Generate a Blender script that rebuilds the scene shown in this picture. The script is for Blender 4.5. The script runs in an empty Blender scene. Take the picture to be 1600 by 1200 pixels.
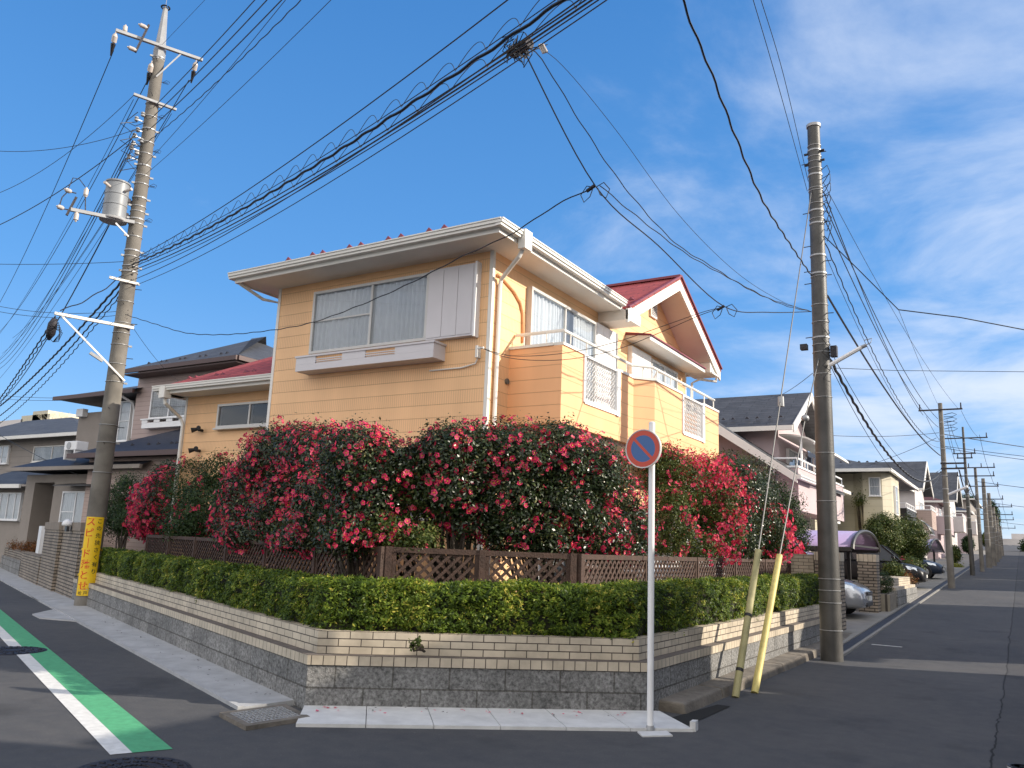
import bpy, math, random
import numpy as np
from mathutils import Vector, Matrix
R_ = math.radians
scene = bpy.context.scene
COL = scene.collection
random.seed(7); RNG = np.random.default_rng(11)

# ------------------------------------------------------------------ camera
FPX = 1280.0; EYE = 1.55
roll = math.atan(.04); th = math.atan(252.8/FPX)
_up = np.array([math.sin(roll)*math.cos(th), -math.cos(roll)*math.cos(th), math.sin(th)])
_v = np.array([800., 285., FPX]); _v = _v-_up*(_v@_up); _Y = _v/np.linalg.norm(_v)
_X = np.cross(_Y, _up)
if _X[0] < 0: _X = -_X
RW = np.array([_X, _Y, _up])
CAM = np.array([0, 0, EYE])
cam = bpy.data.cameras.new('camera'); camo = bpy.data.objects.new('camera', cam); COL.objects.link(camo)
cam.sensor_width = 36; cam.lens = FPX/1600*36; cam.clip_start = .05; cam.clip_end = 3000
m = Matrix.Identity(4)
for i in range(3):
    m[i][0] = RW[i][0]; m[i][1] = -RW[i][1]; m[i][2] = -RW[i][2]; m[i][3] = CAM[i]
camo.matrix_world = m
scene.camera = camo
# survey helpers: where a measured direction meets a real plane of the place
def ray(px, py): return RW@np.array([px-800., py-600., FPX])
def G(px, py, z=0.): d = ray(px, py); return CAM+(z-EYE)/d[2]*d
def PX(px, py, x): d = ray(px, py); return CAM+x/d[0]*d
def PY(px, py, y): d = ray(px, py); return CAM+y/d[1]*d
def PV(px, py, a, b):
    n = np.array([b[1]-a[1], -(b[0]-a[0]), 0.]); d = ray(px, py)
    return CAM+(n[:2]@(np.array(a[:2])-CAM[:2]))/(n@d)*d
def smooth(t): t = min(1, max(0, t)); return t*t*(3-2*t)
def T(x, y): return .033*max(0., y-15)*smooth((x+17)/6.)
def GT(px, py, dz=0.):
    z = 0
    for _ in range(60):
        p = G(px, py, z+dz) if z+dz < EYE-.02 else None
        if p is None: break
        z = z*.5+.5*T(p[0], p[1])
    # march for robustness on the rising part of the street
    d = ray(px, py); d = d/np.linalg.norm(d); t = 3.
    while t < 400:
        q = CAM+d*t
        if q[2] <= T(q[0], q[1])+dz: return q
        t += .02
    return CAM+d*t

# ------------------------------------------------------------------ light
SUN_AZ, SUN_EL = R_(66), R_(24)      # azimuth from +Y towards +X
scene.view_settings.view_transform = 'Standard'; scene.view_settings.look = 'None'
scene.view_settings.gamma = 1; scene.view_settings.exposure = 0.9
w = bpy.data.worlds.new("World"); scene.world = w; w.use_nodes = True
nt = w.node_tree; nt.nodes.clear()
N = nt.nodes.new; L = nt.links.new
out = N('ShaderNodeOutputWorld'); bg = N('ShaderNodeBackground'); sky = N('ShaderNodeTexSky')
sky.sky_type = 'NISHITA'; sky.sun_disc = False; sky.sun_elevation = SUN_EL; sky.sun_rotation = SUN_AZ
sky.air_density = 1.0; sky.dust_density = .25; sky.ozone_density = 2.2; sky.altitude = 50
bg.inputs[1].default_value = .135
tc = N('ShaderNodeTexCoord'); mp = N('ShaderNodeMapping'); mp.inputs['Scale'].default_value = (1, 1, 2.6)
sep = N('ShaderNodeSeparateXYZ'); L(tc.outputs['Generated'], sep.inputs[0])
# stretch the cloud noise towards the horizon as a real flat layer would appear
dv = N('ShaderNodeMath'); dv.operation = 'ADD'; dv.inputs[1].default_value = .13; L(sep.outputs[2], dv.inputs[0])
vx = N('ShaderNodeMath'); vx.operation = 'DIVIDE'; L(sep.outputs[0], vx.inputs[0]); L(dv.outputs[0], vx.inputs[1])
vy = N('ShaderNodeMath'); vy.operation = 'DIVIDE'; L(sep.outputs[1], vy.inputs[0]); L(dv.outputs[0], vy.inputs[1])
cb = N('ShaderNodeCombineXYZ'); L(vx.outputs[0], cb.inputs[0]); L(vy.outputs[0], cb.inputs[1])
nz = N('ShaderNodeTexNoise'); nz.inputs['Scale'].default_value = 1.5; nz.inputs['Detail'].default_value = 10; nz.inputs['Roughness'].default_value = .60; nz.inputs['Distortion'].default_value = .35
L(cb.outputs[0], nz.inputs['Vector'])
nz2 = N('ShaderNodeTexNoise'); nz2.inputs['Scale'].default_value = .33; nz2.inputs['Detail'].default_value = 3
mo = N('ShaderNodeVectorMath'); mo.inputs[1].default_value = (3.1, 1.7, 0); L(cb.outputs[0], mo.inputs[0]); L(mo.outputs[0], nz2.inputs['Vector'])
# cloud cover: strong toward the east of north, clear toward the west
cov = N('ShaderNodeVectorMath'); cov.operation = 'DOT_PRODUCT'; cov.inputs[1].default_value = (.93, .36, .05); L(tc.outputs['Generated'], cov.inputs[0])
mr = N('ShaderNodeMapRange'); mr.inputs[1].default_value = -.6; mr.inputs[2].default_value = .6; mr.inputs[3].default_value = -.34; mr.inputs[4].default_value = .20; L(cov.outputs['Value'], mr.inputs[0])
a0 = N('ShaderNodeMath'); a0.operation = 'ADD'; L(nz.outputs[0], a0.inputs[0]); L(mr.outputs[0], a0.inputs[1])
bs = N('ShaderNodeMapRange'); bs.interpolation_type = 'SMOOTHSTEP'; bs.inputs[1].default_value = .22; bs.inputs[2].default_value = -.4; bs.inputs[4].default_value = .55; L(sep.outputs[1], bs.inputs[0])  # extra cover added out of view to the south, feeding the fill cloud
# a low bank of cloud up the street
bk = N('ShaderNodeMath'); bk.operation = 'SUBTRACT'; bk.inputs[1].default_value = .17; L(sep.outputs[2], bk.inputs[0])
bk2 = N('ShaderNodeMath'); bk2.operation = 'ABSOLUTE'; L(bk.outputs[0], bk2.inputs[0])
bk3 = N('ShaderNodeMapRange'); bk3.interpolation_type = 'SMOOTHSTEP'; bk3.inputs[1].default_value = .09; bk3.inputs[2].default_value = .0; bk3.inputs[4].default_value = .2; L(bk2.outputs[0], bk3.inputs[0])
bk4 = N('ShaderNodeMapRange'); bk4.interpolation_type = 'SMOOTHSTEP'; bk4.inputs[1].default_value = -.5; bk4.inputs[2].default_value = -.12; L(sep.outputs[0], bk4.inputs[0])
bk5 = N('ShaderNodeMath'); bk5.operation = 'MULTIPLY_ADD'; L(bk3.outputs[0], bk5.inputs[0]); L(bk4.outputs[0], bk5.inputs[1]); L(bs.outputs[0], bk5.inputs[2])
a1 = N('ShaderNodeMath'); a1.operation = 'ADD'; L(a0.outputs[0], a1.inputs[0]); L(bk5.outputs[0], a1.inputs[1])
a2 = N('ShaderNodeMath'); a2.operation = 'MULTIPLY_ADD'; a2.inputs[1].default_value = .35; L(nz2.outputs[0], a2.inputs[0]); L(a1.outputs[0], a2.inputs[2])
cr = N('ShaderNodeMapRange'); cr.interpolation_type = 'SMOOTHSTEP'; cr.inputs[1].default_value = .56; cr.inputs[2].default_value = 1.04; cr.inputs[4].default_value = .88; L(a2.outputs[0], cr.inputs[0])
mx = N('ShaderNodeMix'); mx.data_type = 'RGBA'
hs = N('ShaderNodeHueSaturation'); hs.inputs['Saturation'].default_value = 1.22; hs.inputs['Value'].default_value = 1.0; L(sky.outputs[0], hs.inputs['Color'])
gr_ = N('ShaderNodeValToRGB'); L(sep.outputs[2], gr_.inputs[0]); ge_ = gr_.color_ramp.elements
ge_[0].position = 0.; ge_[0].color = (.36, .58, .86, 1); ge_[1].position = .09; ge_[1].color = (.20, .43, .84, 1)
for p_, c_ in ((.28, (.105, .335, .76)), (.6, (.055, .228, .60)), (1., (.035, .13, .42))):
    el_ = ge_.new(p_); el_.color = (*c_, 1)
sc_ = N('ShaderNodeVectorMath'); sc_.operation = 'SCALE'; sc_.inputs['Scale'].default_value = 4.3; L(gr_.outputs[0], sc_.inputs[0])
m2_ = N('ShaderNodeMix'); m2_.data_type = 'RGBA'; m2_.inputs['Factor'].default_value = .8; L(hs.outputs[0], m2_.inputs['A']); L(sc_.outputs[0], m2_.inputs['B'])
L(cr.outputs[0], mx.inputs['Factor']); L(m2_.outputs['Result'], mx.inputs['A']); # bright cloud added behind the camera, unseen, as fill for the shaded front wall
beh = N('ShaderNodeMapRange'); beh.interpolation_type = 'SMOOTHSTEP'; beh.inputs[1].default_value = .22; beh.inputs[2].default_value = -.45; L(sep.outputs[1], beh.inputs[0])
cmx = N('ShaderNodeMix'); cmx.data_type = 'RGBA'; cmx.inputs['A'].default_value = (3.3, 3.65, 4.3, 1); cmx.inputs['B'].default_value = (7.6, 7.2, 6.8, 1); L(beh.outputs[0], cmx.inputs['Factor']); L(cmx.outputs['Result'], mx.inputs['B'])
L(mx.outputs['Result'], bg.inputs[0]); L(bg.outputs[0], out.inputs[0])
sl = bpy.data.lights.new('sun', 'SUN'); sl.energy = 3.6; sl.angle = R_(.5); sl.color = (1, .9, .76)
so = bpy.data.objects.new('sun', sl); COL.objects.link(so)
sd = Vector((math.sin(SUN_AZ)*math.cos(SUN_EL), math.cos(SUN_AZ)*math.cos(SUN_EL), math.sin(SUN_EL)))
so.rotation_euler = sd.to_track_quat('Z', 'Y').to_euler(); so.location = (30, 20, 30)

# ------------------------------------------------------------------ materials
def node_mat(name):
    m = bpy.data.materials.new(name); m.use_nodes = True; t = m.node_tree
    b = t.nodes['Principled BSDF']
    return m, t, b
def mat(name, col, rough=.7, var=.0, scale=3., bump=0., bscale=40., metal=0., coat=0., col2=None, coord='pos', spec=.5):
    m, t, b = node_mat(name)
    b.inputs['Roughness'].default_value = rough; b.inputs['Metallic'].default_value = metal
    b.inputs['Coat Weight'].default_value = coat; b.inputs['Specular IOR Level'].default_value = spec
    if not var and not bump and not col2:
        b.inputs['Base Color'].default_value = (*col, 1); return m
    g = t.nodes.new('ShaderNodeNewGeometry')
    n = t.nodes.new('ShaderNodeTexNoise'); n.inputs['Scale'].default_value = scale; n.inputs['Detail'].default_value = 8; n.inputs['Roughness'].default_value = .6
    t.links.new(g.outputs['Position'], n.inputs['Vector'])
    mr = t.nodes.new('ShaderNodeMapRange'); mr.inputs[1].default_value = .3; mr.inputs[2].default_value = .7
    t.links.new(n.outputs[0], mr.inputs[0])
    mx = t.nodes.new('ShaderNodeMix'); mx.data_type = 'RGBA'
    c2 = col2 or tuple(c*(1+var) for c in col); c1 = col if col2 else tuple(c*(1-var) for c in col)
    mx.inputs['A'].default_value = (*c1, 1); mx.inputs['B'].default_value = (*c2, 1)
    t.links.new(mr.outputs[0], mx.inputs['Factor']); t.links.new(mx.outputs['Result'], b.inputs['Base Color'])
    if bump:
        n2 = t.nodes.new('ShaderNodeTexNoise'); n2.inputs['Scale'].default_value = bscale; n2.inputs['Detail'].default_value = 5
        t.links.new(g.outputs['Position'], n2.inputs['Vector'])
        bp = t.nodes.new('ShaderNodeBump'); bp.inputs['Strength'].default_value = bump; bp.inputs['Distance'].default_value = .02
        t.links.new(n2.outputs[0], bp.inputs['Height']); t.links.new(bp.outputs[0], b.inputs['Normal'])
    return m
def brick_mat(name, c1, c2, mortar, bw, bh, ms=.008, rough=.8, offset=.5, bump=.6, nbump=0., nscale=50., speck=0., freq=2, smoothm=.1):
    m, t, b = node_mat(name); b.inputs['Roughness'].default_value = rough
    uv = t.nodes.new('ShaderNodeUVMap'); br = t.nodes.new('ShaderNodeTexBrick')
    br.inputs['Scale'].default_value = 1; br.inputs['Brick Width'].default_value = bw; br.inputs['Row Height'].default_value = bh
    br.inputs['Mortar Size'].default_value = ms; br.inputs['Mortar Smooth'].default_value = smoothm; br.offset = offset; br.offset_frequency = freq
    br.inputs['Color1'].default_value = (*c1, 1); br.inputs['Color2'].default_value = (*c2, 1); br.inputs['Mortar'].default_value = (*mortar, 1)
    t.links.new(uv.outputs[0], br.inputs['Vector'])
    g = t.nodes.new('ShaderNodeNewGeometry')
    n = t.nodes.new('ShaderNodeTexNoise'); n.inputs['Scale'].default_value = 2.3; n.inputs['Detail'].default_value = 9; n.inputs['Roughness'].default_value = .65
    t.links.new(g.outputs['Position'], n.inputs['Vector'])
    mr = t.nodes.new('ShaderNodeMapRange'); mr.inputs[1].default_value = .35; mr.inputs[2].default_value = .65; mr.inputs[3].default_value = .72; mr.inputs[4].default_value = 1.15
    t.links.new(n.outputs[0], mr.inputs[0])
    mu = t.nodes.new('ShaderNodeMix'); mu.data_type = 'RGBA'; mu.blend_type = 'MULTIPLY'; mu.inputs['Factor'].default_value = 1
    t.links.new(br.outputs['Color'], mu.inputs['A']); t.links.new(mr.outputs[0], mu.inputs['B'])
    src = mu.outputs['Result']
    n2 = t.nodes.new('ShaderNodeTexNoise'); n2.inputs['Scale'].default_value = nscale; n2.inputs['Detail'].default_value = 6; n2.inputs['Roughness'].default_value = .7
    t.links.new(g.outputs['Position'], n2.inputs['Vector'])
    if speck:
        mr2 = t.nodes.new('ShaderNodeMapRange'); mr2.inputs[1].default_value = .35; mr2.inputs[2].default_value = .68; mr2.inputs[3].default_value = 1-speck; mr2.inputs[4].default_value = 1+speck*1.6
        t.links.new(n2.outputs[0], mr2.inputs[0])
        mu2 = t.nodes.new('ShaderNodeMix'); mu2.data_type = 'RGBA'; mu2.blend_type = 'MULTIPLY'; mu2.inputs['Factor'].default_value = 1
        t.links.new(src, mu2.inputs['A']); t.links.new(mr2.outputs[0], mu2.inputs['B']); src = mu2.outputs['Result']
    t.links.new(src, b.inputs['Base Color'])
    inv = t.nodes.new('ShaderNodeMath'); inv.operation = 'SUBTRACT'; inv.inputs[0].default_value = 1; t.links.new(br.outputs['Fac'], inv.inputs[1])
    ad = t.nodes.new('ShaderNodeMath'); ad.operation = 'MULTIPLY_ADD'; ad.inputs[1].default_value = nbump; t.links.new(n2.outputs[0], ad.inputs[0]); t.links.new(inv.outputs[0], ad.inputs[2])
    bp = t.nodes.new('ShaderNodeBump'); bp.inputs['Strength'].default_value = bump; bp.inputs['Distance'].default_value = .012
    t.links.new(ad.outputs[0], bp.inputs['Height']); t.links.new(bp.outputs[0], b.inputs['Normal'])
    return m
def siding_mat(name, col, period=.2, ribs=0., groove=.55, rough=.6, jw=.012, phase=0.):
    """horizontal lap boards (grooves every period) with optional fine vertical flutes"""
    m, t, b = node_mat(name); b.inputs['Roughness'].default_value = rough
    def math(op, a, bb=None, cc=None):
        n = t.nodes.new('ShaderNodeMath'); n.operation = op
        for i, v in enumerate((a, bb, cc)):
            if v is None: continue
            if isinstance(v, (int, float)): n.inputs[i].default_value = v
            else: t.links.new(v, n.inputs[i])
        return n.outputs[0]
    uv = t.nodes.new('ShaderNodeUVMap'); s = t.nodes.new('ShaderNodeSeparateXYZ'); t.links.new(uv.outputs[0], s.inputs[0])
    z = math('DIVIDE', math('ADD', s.outputs[1], phase), period)
    fz = math('FRACT', z)
    g = math('LESS_THAN', fz, jw/period)
    # butt joints every 3.03 m
    h = math('SUBTRACT', 1, g)
    if ribs:
        fu = math('FRACT', math('DIVIDE', s.outputs[0], .042))
        rib = math('LESS_THAN', math('ABSOLUTE', math('SUBTRACT', fu, .5)), .16)
        rowsel = math('LESS_THAN', math('FRACT', math('MULTIPLY', math('FLOOR', z), .5)), .25)
        amt = math('MULTIPLY_ADD', rowsel, .75, .25)
        ribv = math('MULTIPLY', math('MULTIPLY', rib, amt), ribs)
        h = math('SUBTRACT', h, ribv)
    ge = t.nodes.new('ShaderNodeNewGeometry')
    n = t.nodes.new('ShaderNodeTexNoise'); n.inputs['Scale'].default_value = 1.2; n.inputs['Detail'].default_value = 8
    mpp = t.nodes.new('ShaderNodeMapping'); mpp.inputs['Scale'].default_value = (1.6, 1.6, .22); t.links.new(ge.outputs['Position'], mpp.inputs[0]); t.links.new(mpp.outputs[0], n.inputs['Vector'])
    n3 = t.nodes.new('ShaderNodeTexNoise'); n3.inputs['Scale'].default_value = 60; t.links.new(ge.outputs['Position'], n3.inputs['Vector'])
    var = math('MULTIPLY_ADD', n.outputs[0], .34, .83)
    gro = math('MULTIPLY', var, math('MULTIPLY_ADD', g, -groove, 1))
    if ribs: gro = math('MULTIPLY', gro, math('MULTIPLY_ADD', ribv, -.26, 1))
    mu = t.nodes.new('ShaderNodeMix'); mu.data_type = 'RGBA'; mu.blend_type = 'MULTIPLY'; mu.inputs['Factor'].default_value = 1
    mu.inputs['A'].default_value = (*col, 1); t.links.new(gro, mu.inputs['B']); t.links.new(mu.outputs['Result'], b.inputs['Base Color'])
    hh = math('MULTIPLY_ADD', n3.outputs[0], .12, h)
    bp = t.nodes.new('ShaderNodeBump'); bp.inputs['Strength'].default_value = .7; bp.inputs['Distance'].default_value = .008
    t.links.new(hh, bp.inputs['Height']); t.links.new(bp.outputs[0], b.inputs['Normal'])
    return m
def ramp_mat(name, stops, rough=.5, spec=.5, trans=0.):
    """leaf / petal material coloured by a per-face random attribute"""
    m, t, b = node_mat(name); b.inputs['Roughness'].default_value = rough; b.inputs['Specular IOR Level'].default_value = spec
    a = t.nodes.new('ShaderNodeAttribute'); a.attribute_name = 'rnd'
    r = t.nodes.new('ShaderNodeValToRGB'); e = r.color_ramp.elements
    for i, (p, c) in enumerate(stops):
        el = e[i] if i < 2 else e.new(p)
        el.position = p; el.color = (*c, 1)
    t.links.new(a.outputs['Fac'], r.inputs[0]); t.links.new(r.outputs[0], b.inputs['Base Color'])
    if trans:
        tl = t.nodes.new('ShaderNodeBsdfTranslucent'); t.links.new(r.outputs[0], tl.inputs[0])
        ms = t.nodes.new('ShaderNodeMixShader'); ms.inputs[0].default_value = trans
        o = t.nodes['Material Output']; t.links.new(b.outputs[0], ms.inputs[1]); t.links.new(tl.outputs[0], ms.inputs[2]); t.links.new(ms.outputs[0], o.inputs[0])
    return m
def glass_mat(name, tint=(.75, .82, .85), alpha=.25, refl=.35):
    m, t, b = node_mat(name); o = t.nodes['Material Output']
    g = t.nodes.new('ShaderNodeBsdfGlossy'); g.inputs['Roughness'].default_value = .02; tint = (.96, .98, 1.) if name == 'glass' else tint; g.inputs['Color'].default_value = (.9, .95, 1, 1)
    tr = t.nodes.new('ShaderNodeBsdfTransparent'); tr.inputs[0].default_value = (*tint, 1)
    lw = t.nodes.new('ShaderNodeLayerWeight'); lw.inputs[0].default_value = refl
    ms = t.nodes.new('ShaderNodeMixShader'); t.links.new(lw.outputs['Fresnel'], ms.inputs[0]); t.links.new(tr.outputs[0], ms.inputs[1]); t.links.new(g.outputs[0], ms.inputs[2])
    t.links.new(ms.outputs[0], o.inputs[0]); t.nodes.remove(b)
    return m
M = {}
M['siding'] = siding_mat('yellow_siding', (.87, .535, .28), .2, .6, groove=.28, jw=.010)
M['siding2'] = siding_mat('peach_siding', (.87, .47, .235), .2, 0., groove=.28, jw=.010)
M['trim'] = mat('cream_trim', (.74, .72, .67), .5, .05, 2)
M['alu'] = mat('window_frame', (.55, .54, .52), .4, .04, 5)
M['white'] = mat('white_paint', (.78, .78, .78), .45, .05, 3)
M['soffit'] = mat('soffit', (.74, .69, .62), .75, .06, 1.5)
M['redroof'] = brick_mat('red_roof', (.33, .055, .05), (.40, .07, .06), (.12, .02, .02), .9, .16, .012, .75, bump=.5)
M['redmetal'] = mat('red_metal', (.20, .035, .05), .5)
M['shutter'] = mat('shutter_grey', (.60, .58, .60), .5, .03, 2)
M['glass'] = glass_mat('glass', refl=.34)
M['darkglass'] = mat('dark_window', (.03, .035, .04), .06)
M['curtain'] = mat('lace_curtain', (.56, .58, .60), .9, .04, 9)
M['dark'] = mat('dark_interior', (.02, .02, .022), .9)
M['black'] = mat('black_rubber', (.012, .012, .014), .55)
M['cable'] = mat('cable', (.012, .013, .016), .5)
M['greycable'] = mat('grey_cable', (.10, .10, .10), .5)
M['steel'] = mat('galvanised', (.34, .345, .35), .45, .12, 6, metal=.35)
M['concpole'] = mat('pole_concrete', (.165, .152, .132), .85, .3, 2.2, .25, 60)
M['greypole'] = mat('pole_grey', (.070, .068, .064), .5, .4, 2.2, .2, 50, metal=.2)
M['concrete'] = mat('kerb_concrete', (.37, .375, .38), .85, .18, 3.5, .3, 60)
M['oldconc'] = mat('old_concrete', (.16, .14, .115), .9, .4, 4, .7, 35)
M['concdrive'] = mat('drive_concrete', (.24, .23, .21), .9, .15, 2, .3, 40)
M['block'] = brick_mat('split_block', (.20, .20, .195), (.26, .255, .245), (.12, .115, .105), .53, .2, .008, .95, nbump=3.0, nscale=30, bump=1.0, speck=.5)
M['tile'] = brick_mat('tile_band', (.52, .45, .345), (.56, .485, .375), (.07, .055, .045), .212, .0695, .0048, .55, bump=.6, nscale=20)
M['tilehead'] = brick_mat('tile_header', (.50, .43, .33), (.55, .475, .365), (.07, .055, .045), .108, .5, .0045, .55, offset=0, bump=.6, nscale=20)
M['ledge'] = mat('mortar_ledge', (.12, .10, .085), .9, .25, 10, .4, 50)
M['soil'] = mat('soil', (.05, .035, .025), .95, .4, 8, .8, 30)
M['fence'] = mat('fence_wood', (.062, .034, .024), .75, .35, 9, .35, 50)
M['bark'] = mat('bark', (.055, .042, .03), .9, .3, 12, .5, 40)
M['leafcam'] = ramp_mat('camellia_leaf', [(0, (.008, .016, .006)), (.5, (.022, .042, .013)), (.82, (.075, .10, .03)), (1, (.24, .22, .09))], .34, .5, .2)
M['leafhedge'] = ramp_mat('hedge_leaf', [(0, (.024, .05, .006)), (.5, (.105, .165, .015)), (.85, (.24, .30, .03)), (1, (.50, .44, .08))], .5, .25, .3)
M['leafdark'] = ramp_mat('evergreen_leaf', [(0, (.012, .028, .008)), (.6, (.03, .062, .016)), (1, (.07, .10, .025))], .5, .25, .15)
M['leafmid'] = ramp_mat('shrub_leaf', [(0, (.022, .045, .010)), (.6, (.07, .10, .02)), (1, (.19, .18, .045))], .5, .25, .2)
M['leafyel'] = ramp_mat('golden_leaf', [(0, (.10, .12, .01)), (.6, (.25, .26, .02)), (1, (.42, .38, .05))], .5, .35, .25)
M['leafred'] = ramp_mat('autumn_leaf', [(0, (.10, .04, .01)), (.6, (.22, .08, .02)), (1, (.12, .12, .03))], .5, .35, .2)
M['petal'] = ramp_mat('petal', [(0, (.55, .015, .07)), (.5, (.80, .05, .16)), (.85, (.90, .13, .25)), (.97, (.9, .18, .2)), (1, (.85, .5, .05))], .55, .3, .38)
M['signred'] = mat('sign_red', (.52, .055, .025), .35)
M['signblue'] = mat('sign_blue', (.035, .11, .30), .35)
M['signgrey'] = mat('sign_edge', (.62, .58, .56), .4)
M['yellowguard'] = mat('guard_yellow', (.58, .49, .17), .55, .2, 7)
M['oliveguard'] = mat('guard_faded', (.34, .31, .15), .65, .25, 7)
M['banner'] = mat('banner_yellow', (.80, .52, .012), .5, .04, 4)
M['letred'] = mat('letter_red', (.65, .03, .012), .6)
M['letblack'] = mat('letter_black', (.02, .02, .02), .6)
M['green'] = mat('road_green', (.075, .34, .165), .85, .16, 14, .25, 120)
M['roadwhite'] = mat('road_white', (.62, .62, .60), .85, .14, 14, .25, 120)
M['iron'] = mat('cast_iron', (.035, .033, .04), .55, .35, 20, .8, 45, metal=.4)
M['grate'] = mat('grate_steel', (.50, .50, .50), .5, .2, 20, metal=.5)
M['pit'] = mat('drain_pit', (.008, .008, .008), 1)

def asphalt():
    m, t, b = node_mat('asphalt'); b.inputs['Roughness'].default_value = .88; b.inputs['Specular IOR Level'].default_value = .3
    g = t.nodes.new('ShaderNodeNewGeometry')
    def noise(sc, det, ro=.6):
        n = t.nodes.new('ShaderNodeTexNoise'); n.inputs['Scale'].default_value = sc; n.inputs['Detail'].default_value = det; n.inputs['Roughness'].default_value = ro
        t.links.new(g.outputs['Position'], n.inputs['Vector']); return n.outputs[0]
    def mth(op, a, bb=None, cc=None):
        n = t.nodes.new('ShaderNodeMath'); n.operation = op
        for i, v in enumerate((a, bb, cc)):
            if v is None: continue
            if isinstance(v, (int, float)): n.inputs[i].default_value = v
            else: t.links.new(v, n.inputs[i])
        return n.outputs[0]
    big = noise(.5, 6); mid = noise(6, 6); fine = noise(170, 3, .8)
    r = t.nodes.new('ShaderNodeValToRGB'); e = r.color_ramp.elements
    e[0].position = .3; e[0].color = (.046, .049, .056, 1); e[1].position = .72; e[1].color = (.088, .086, .086, 1)
    t.links.new(mth('MULTIPLY_ADD', mid, .45, mth('MULTIPLY', big, .6)), r.inputs[0])
    sp = t.nodes.new('ShaderNodeMapRange'); sp.inputs[1].default_value = .3; sp.inputs[2].default_value = .75; sp.inputs[3].default_value = .7; sp.inputs[4].default_value = 1.6; t.links.new(fine, sp.inputs[0])
    s = t.nodes.new('ShaderNodeSeparateXYZ'); t.links.new(g.outputs['Position'], s.inputs[0])
    wob = noise(1.6, 9, .75)
    # old paving joint running up the street, and a seam across the junction
    d1 = mth('ABSOLUTE', mth('SUBTRACT', mth('MULTIPLY_ADD', mth('SUBTRACT', wob, .5), .16, s.outputs[0]), -.33))
    c1 = mth('LESS_THAN', d1, mth('MULTIPLY', wob, .016))
    tone0 = mth('MULTIPLY_ADD', mth('GREATER_THAN', s.outputs[0], -.33), -.14, 1)
    # oil spots, worn patches and coarse chippings
    sn = t.nodes.new('ShaderNodeMapRange'); sn.inputs[1].default_value = .60; sn.inputs[2].default_value = .72; sn.inputs[3].default_value = 1.; sn.inputs[4].default_value = .72; t.links.new(noise(1.1, 4, .5), sn.inputs[0])
    ch = t.nodes.new('ShaderNodeMapRange'); ch.inputs[1].default_value = .66; ch.inputs[2].default_value = .74; ch.inputs[3].default_value = 1.; ch.inputs[4].default_value = 1.7; t.links.new(noise(48, 2, .5), ch.inputs[0])
    tone = mth('MULTIPLY', tone0, mth('MULTIPLY', sn.outputs[0], ch.outputs[0]))
    seam = mth('ABSOLUTE', mth('SUBTRACT', mth('MULTIPLY_ADD', s.outputs[0], -.62, s.outputs[1]), mth('MULTIPLY_ADD', wob, .05, 6.57)))
    c2 = mth('MULTIPLY', mth('LESS_THAN', seam, .008), mth('GREATER_THAN', s.outputs[0], -2.2))
    c = mth('MAXIMUM', c1, mth('MULTIPLY', c2, .55))
    dark = mth('MULTIPLY', mth('MULTIPLY', sp.outputs[0], tone), mth('MULTIPLY_ADD', c, -.8, 1))
    mu = t.nodes.new('ShaderNodeMix'); mu.data_type = 'RGBA'; mu.blend_type = 'MULTIPLY'; mu.inputs['Factor'].default_value = 1
    t.links.new(r.outputs[0], mu.inputs['A']); t.links.new(dark, mu.inputs['B']); t.links.new(mu.outputs['Result'], b.inputs['Base Color'])
    bp = t.nodes.new('ShaderNodeBump'); bp.inputs['Strength'].default_value = .55; bp.inputs['Distance'].default_value = .006
    t.links.new(mth('SUBTRACT', fine, mth('MULTIPLY', c, 2.)), bp.inputs['Height']); t.links.new(bp.outputs[0], b.inputs['Normal'])
    return m
M['asphalt'] = asphalt()

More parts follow.
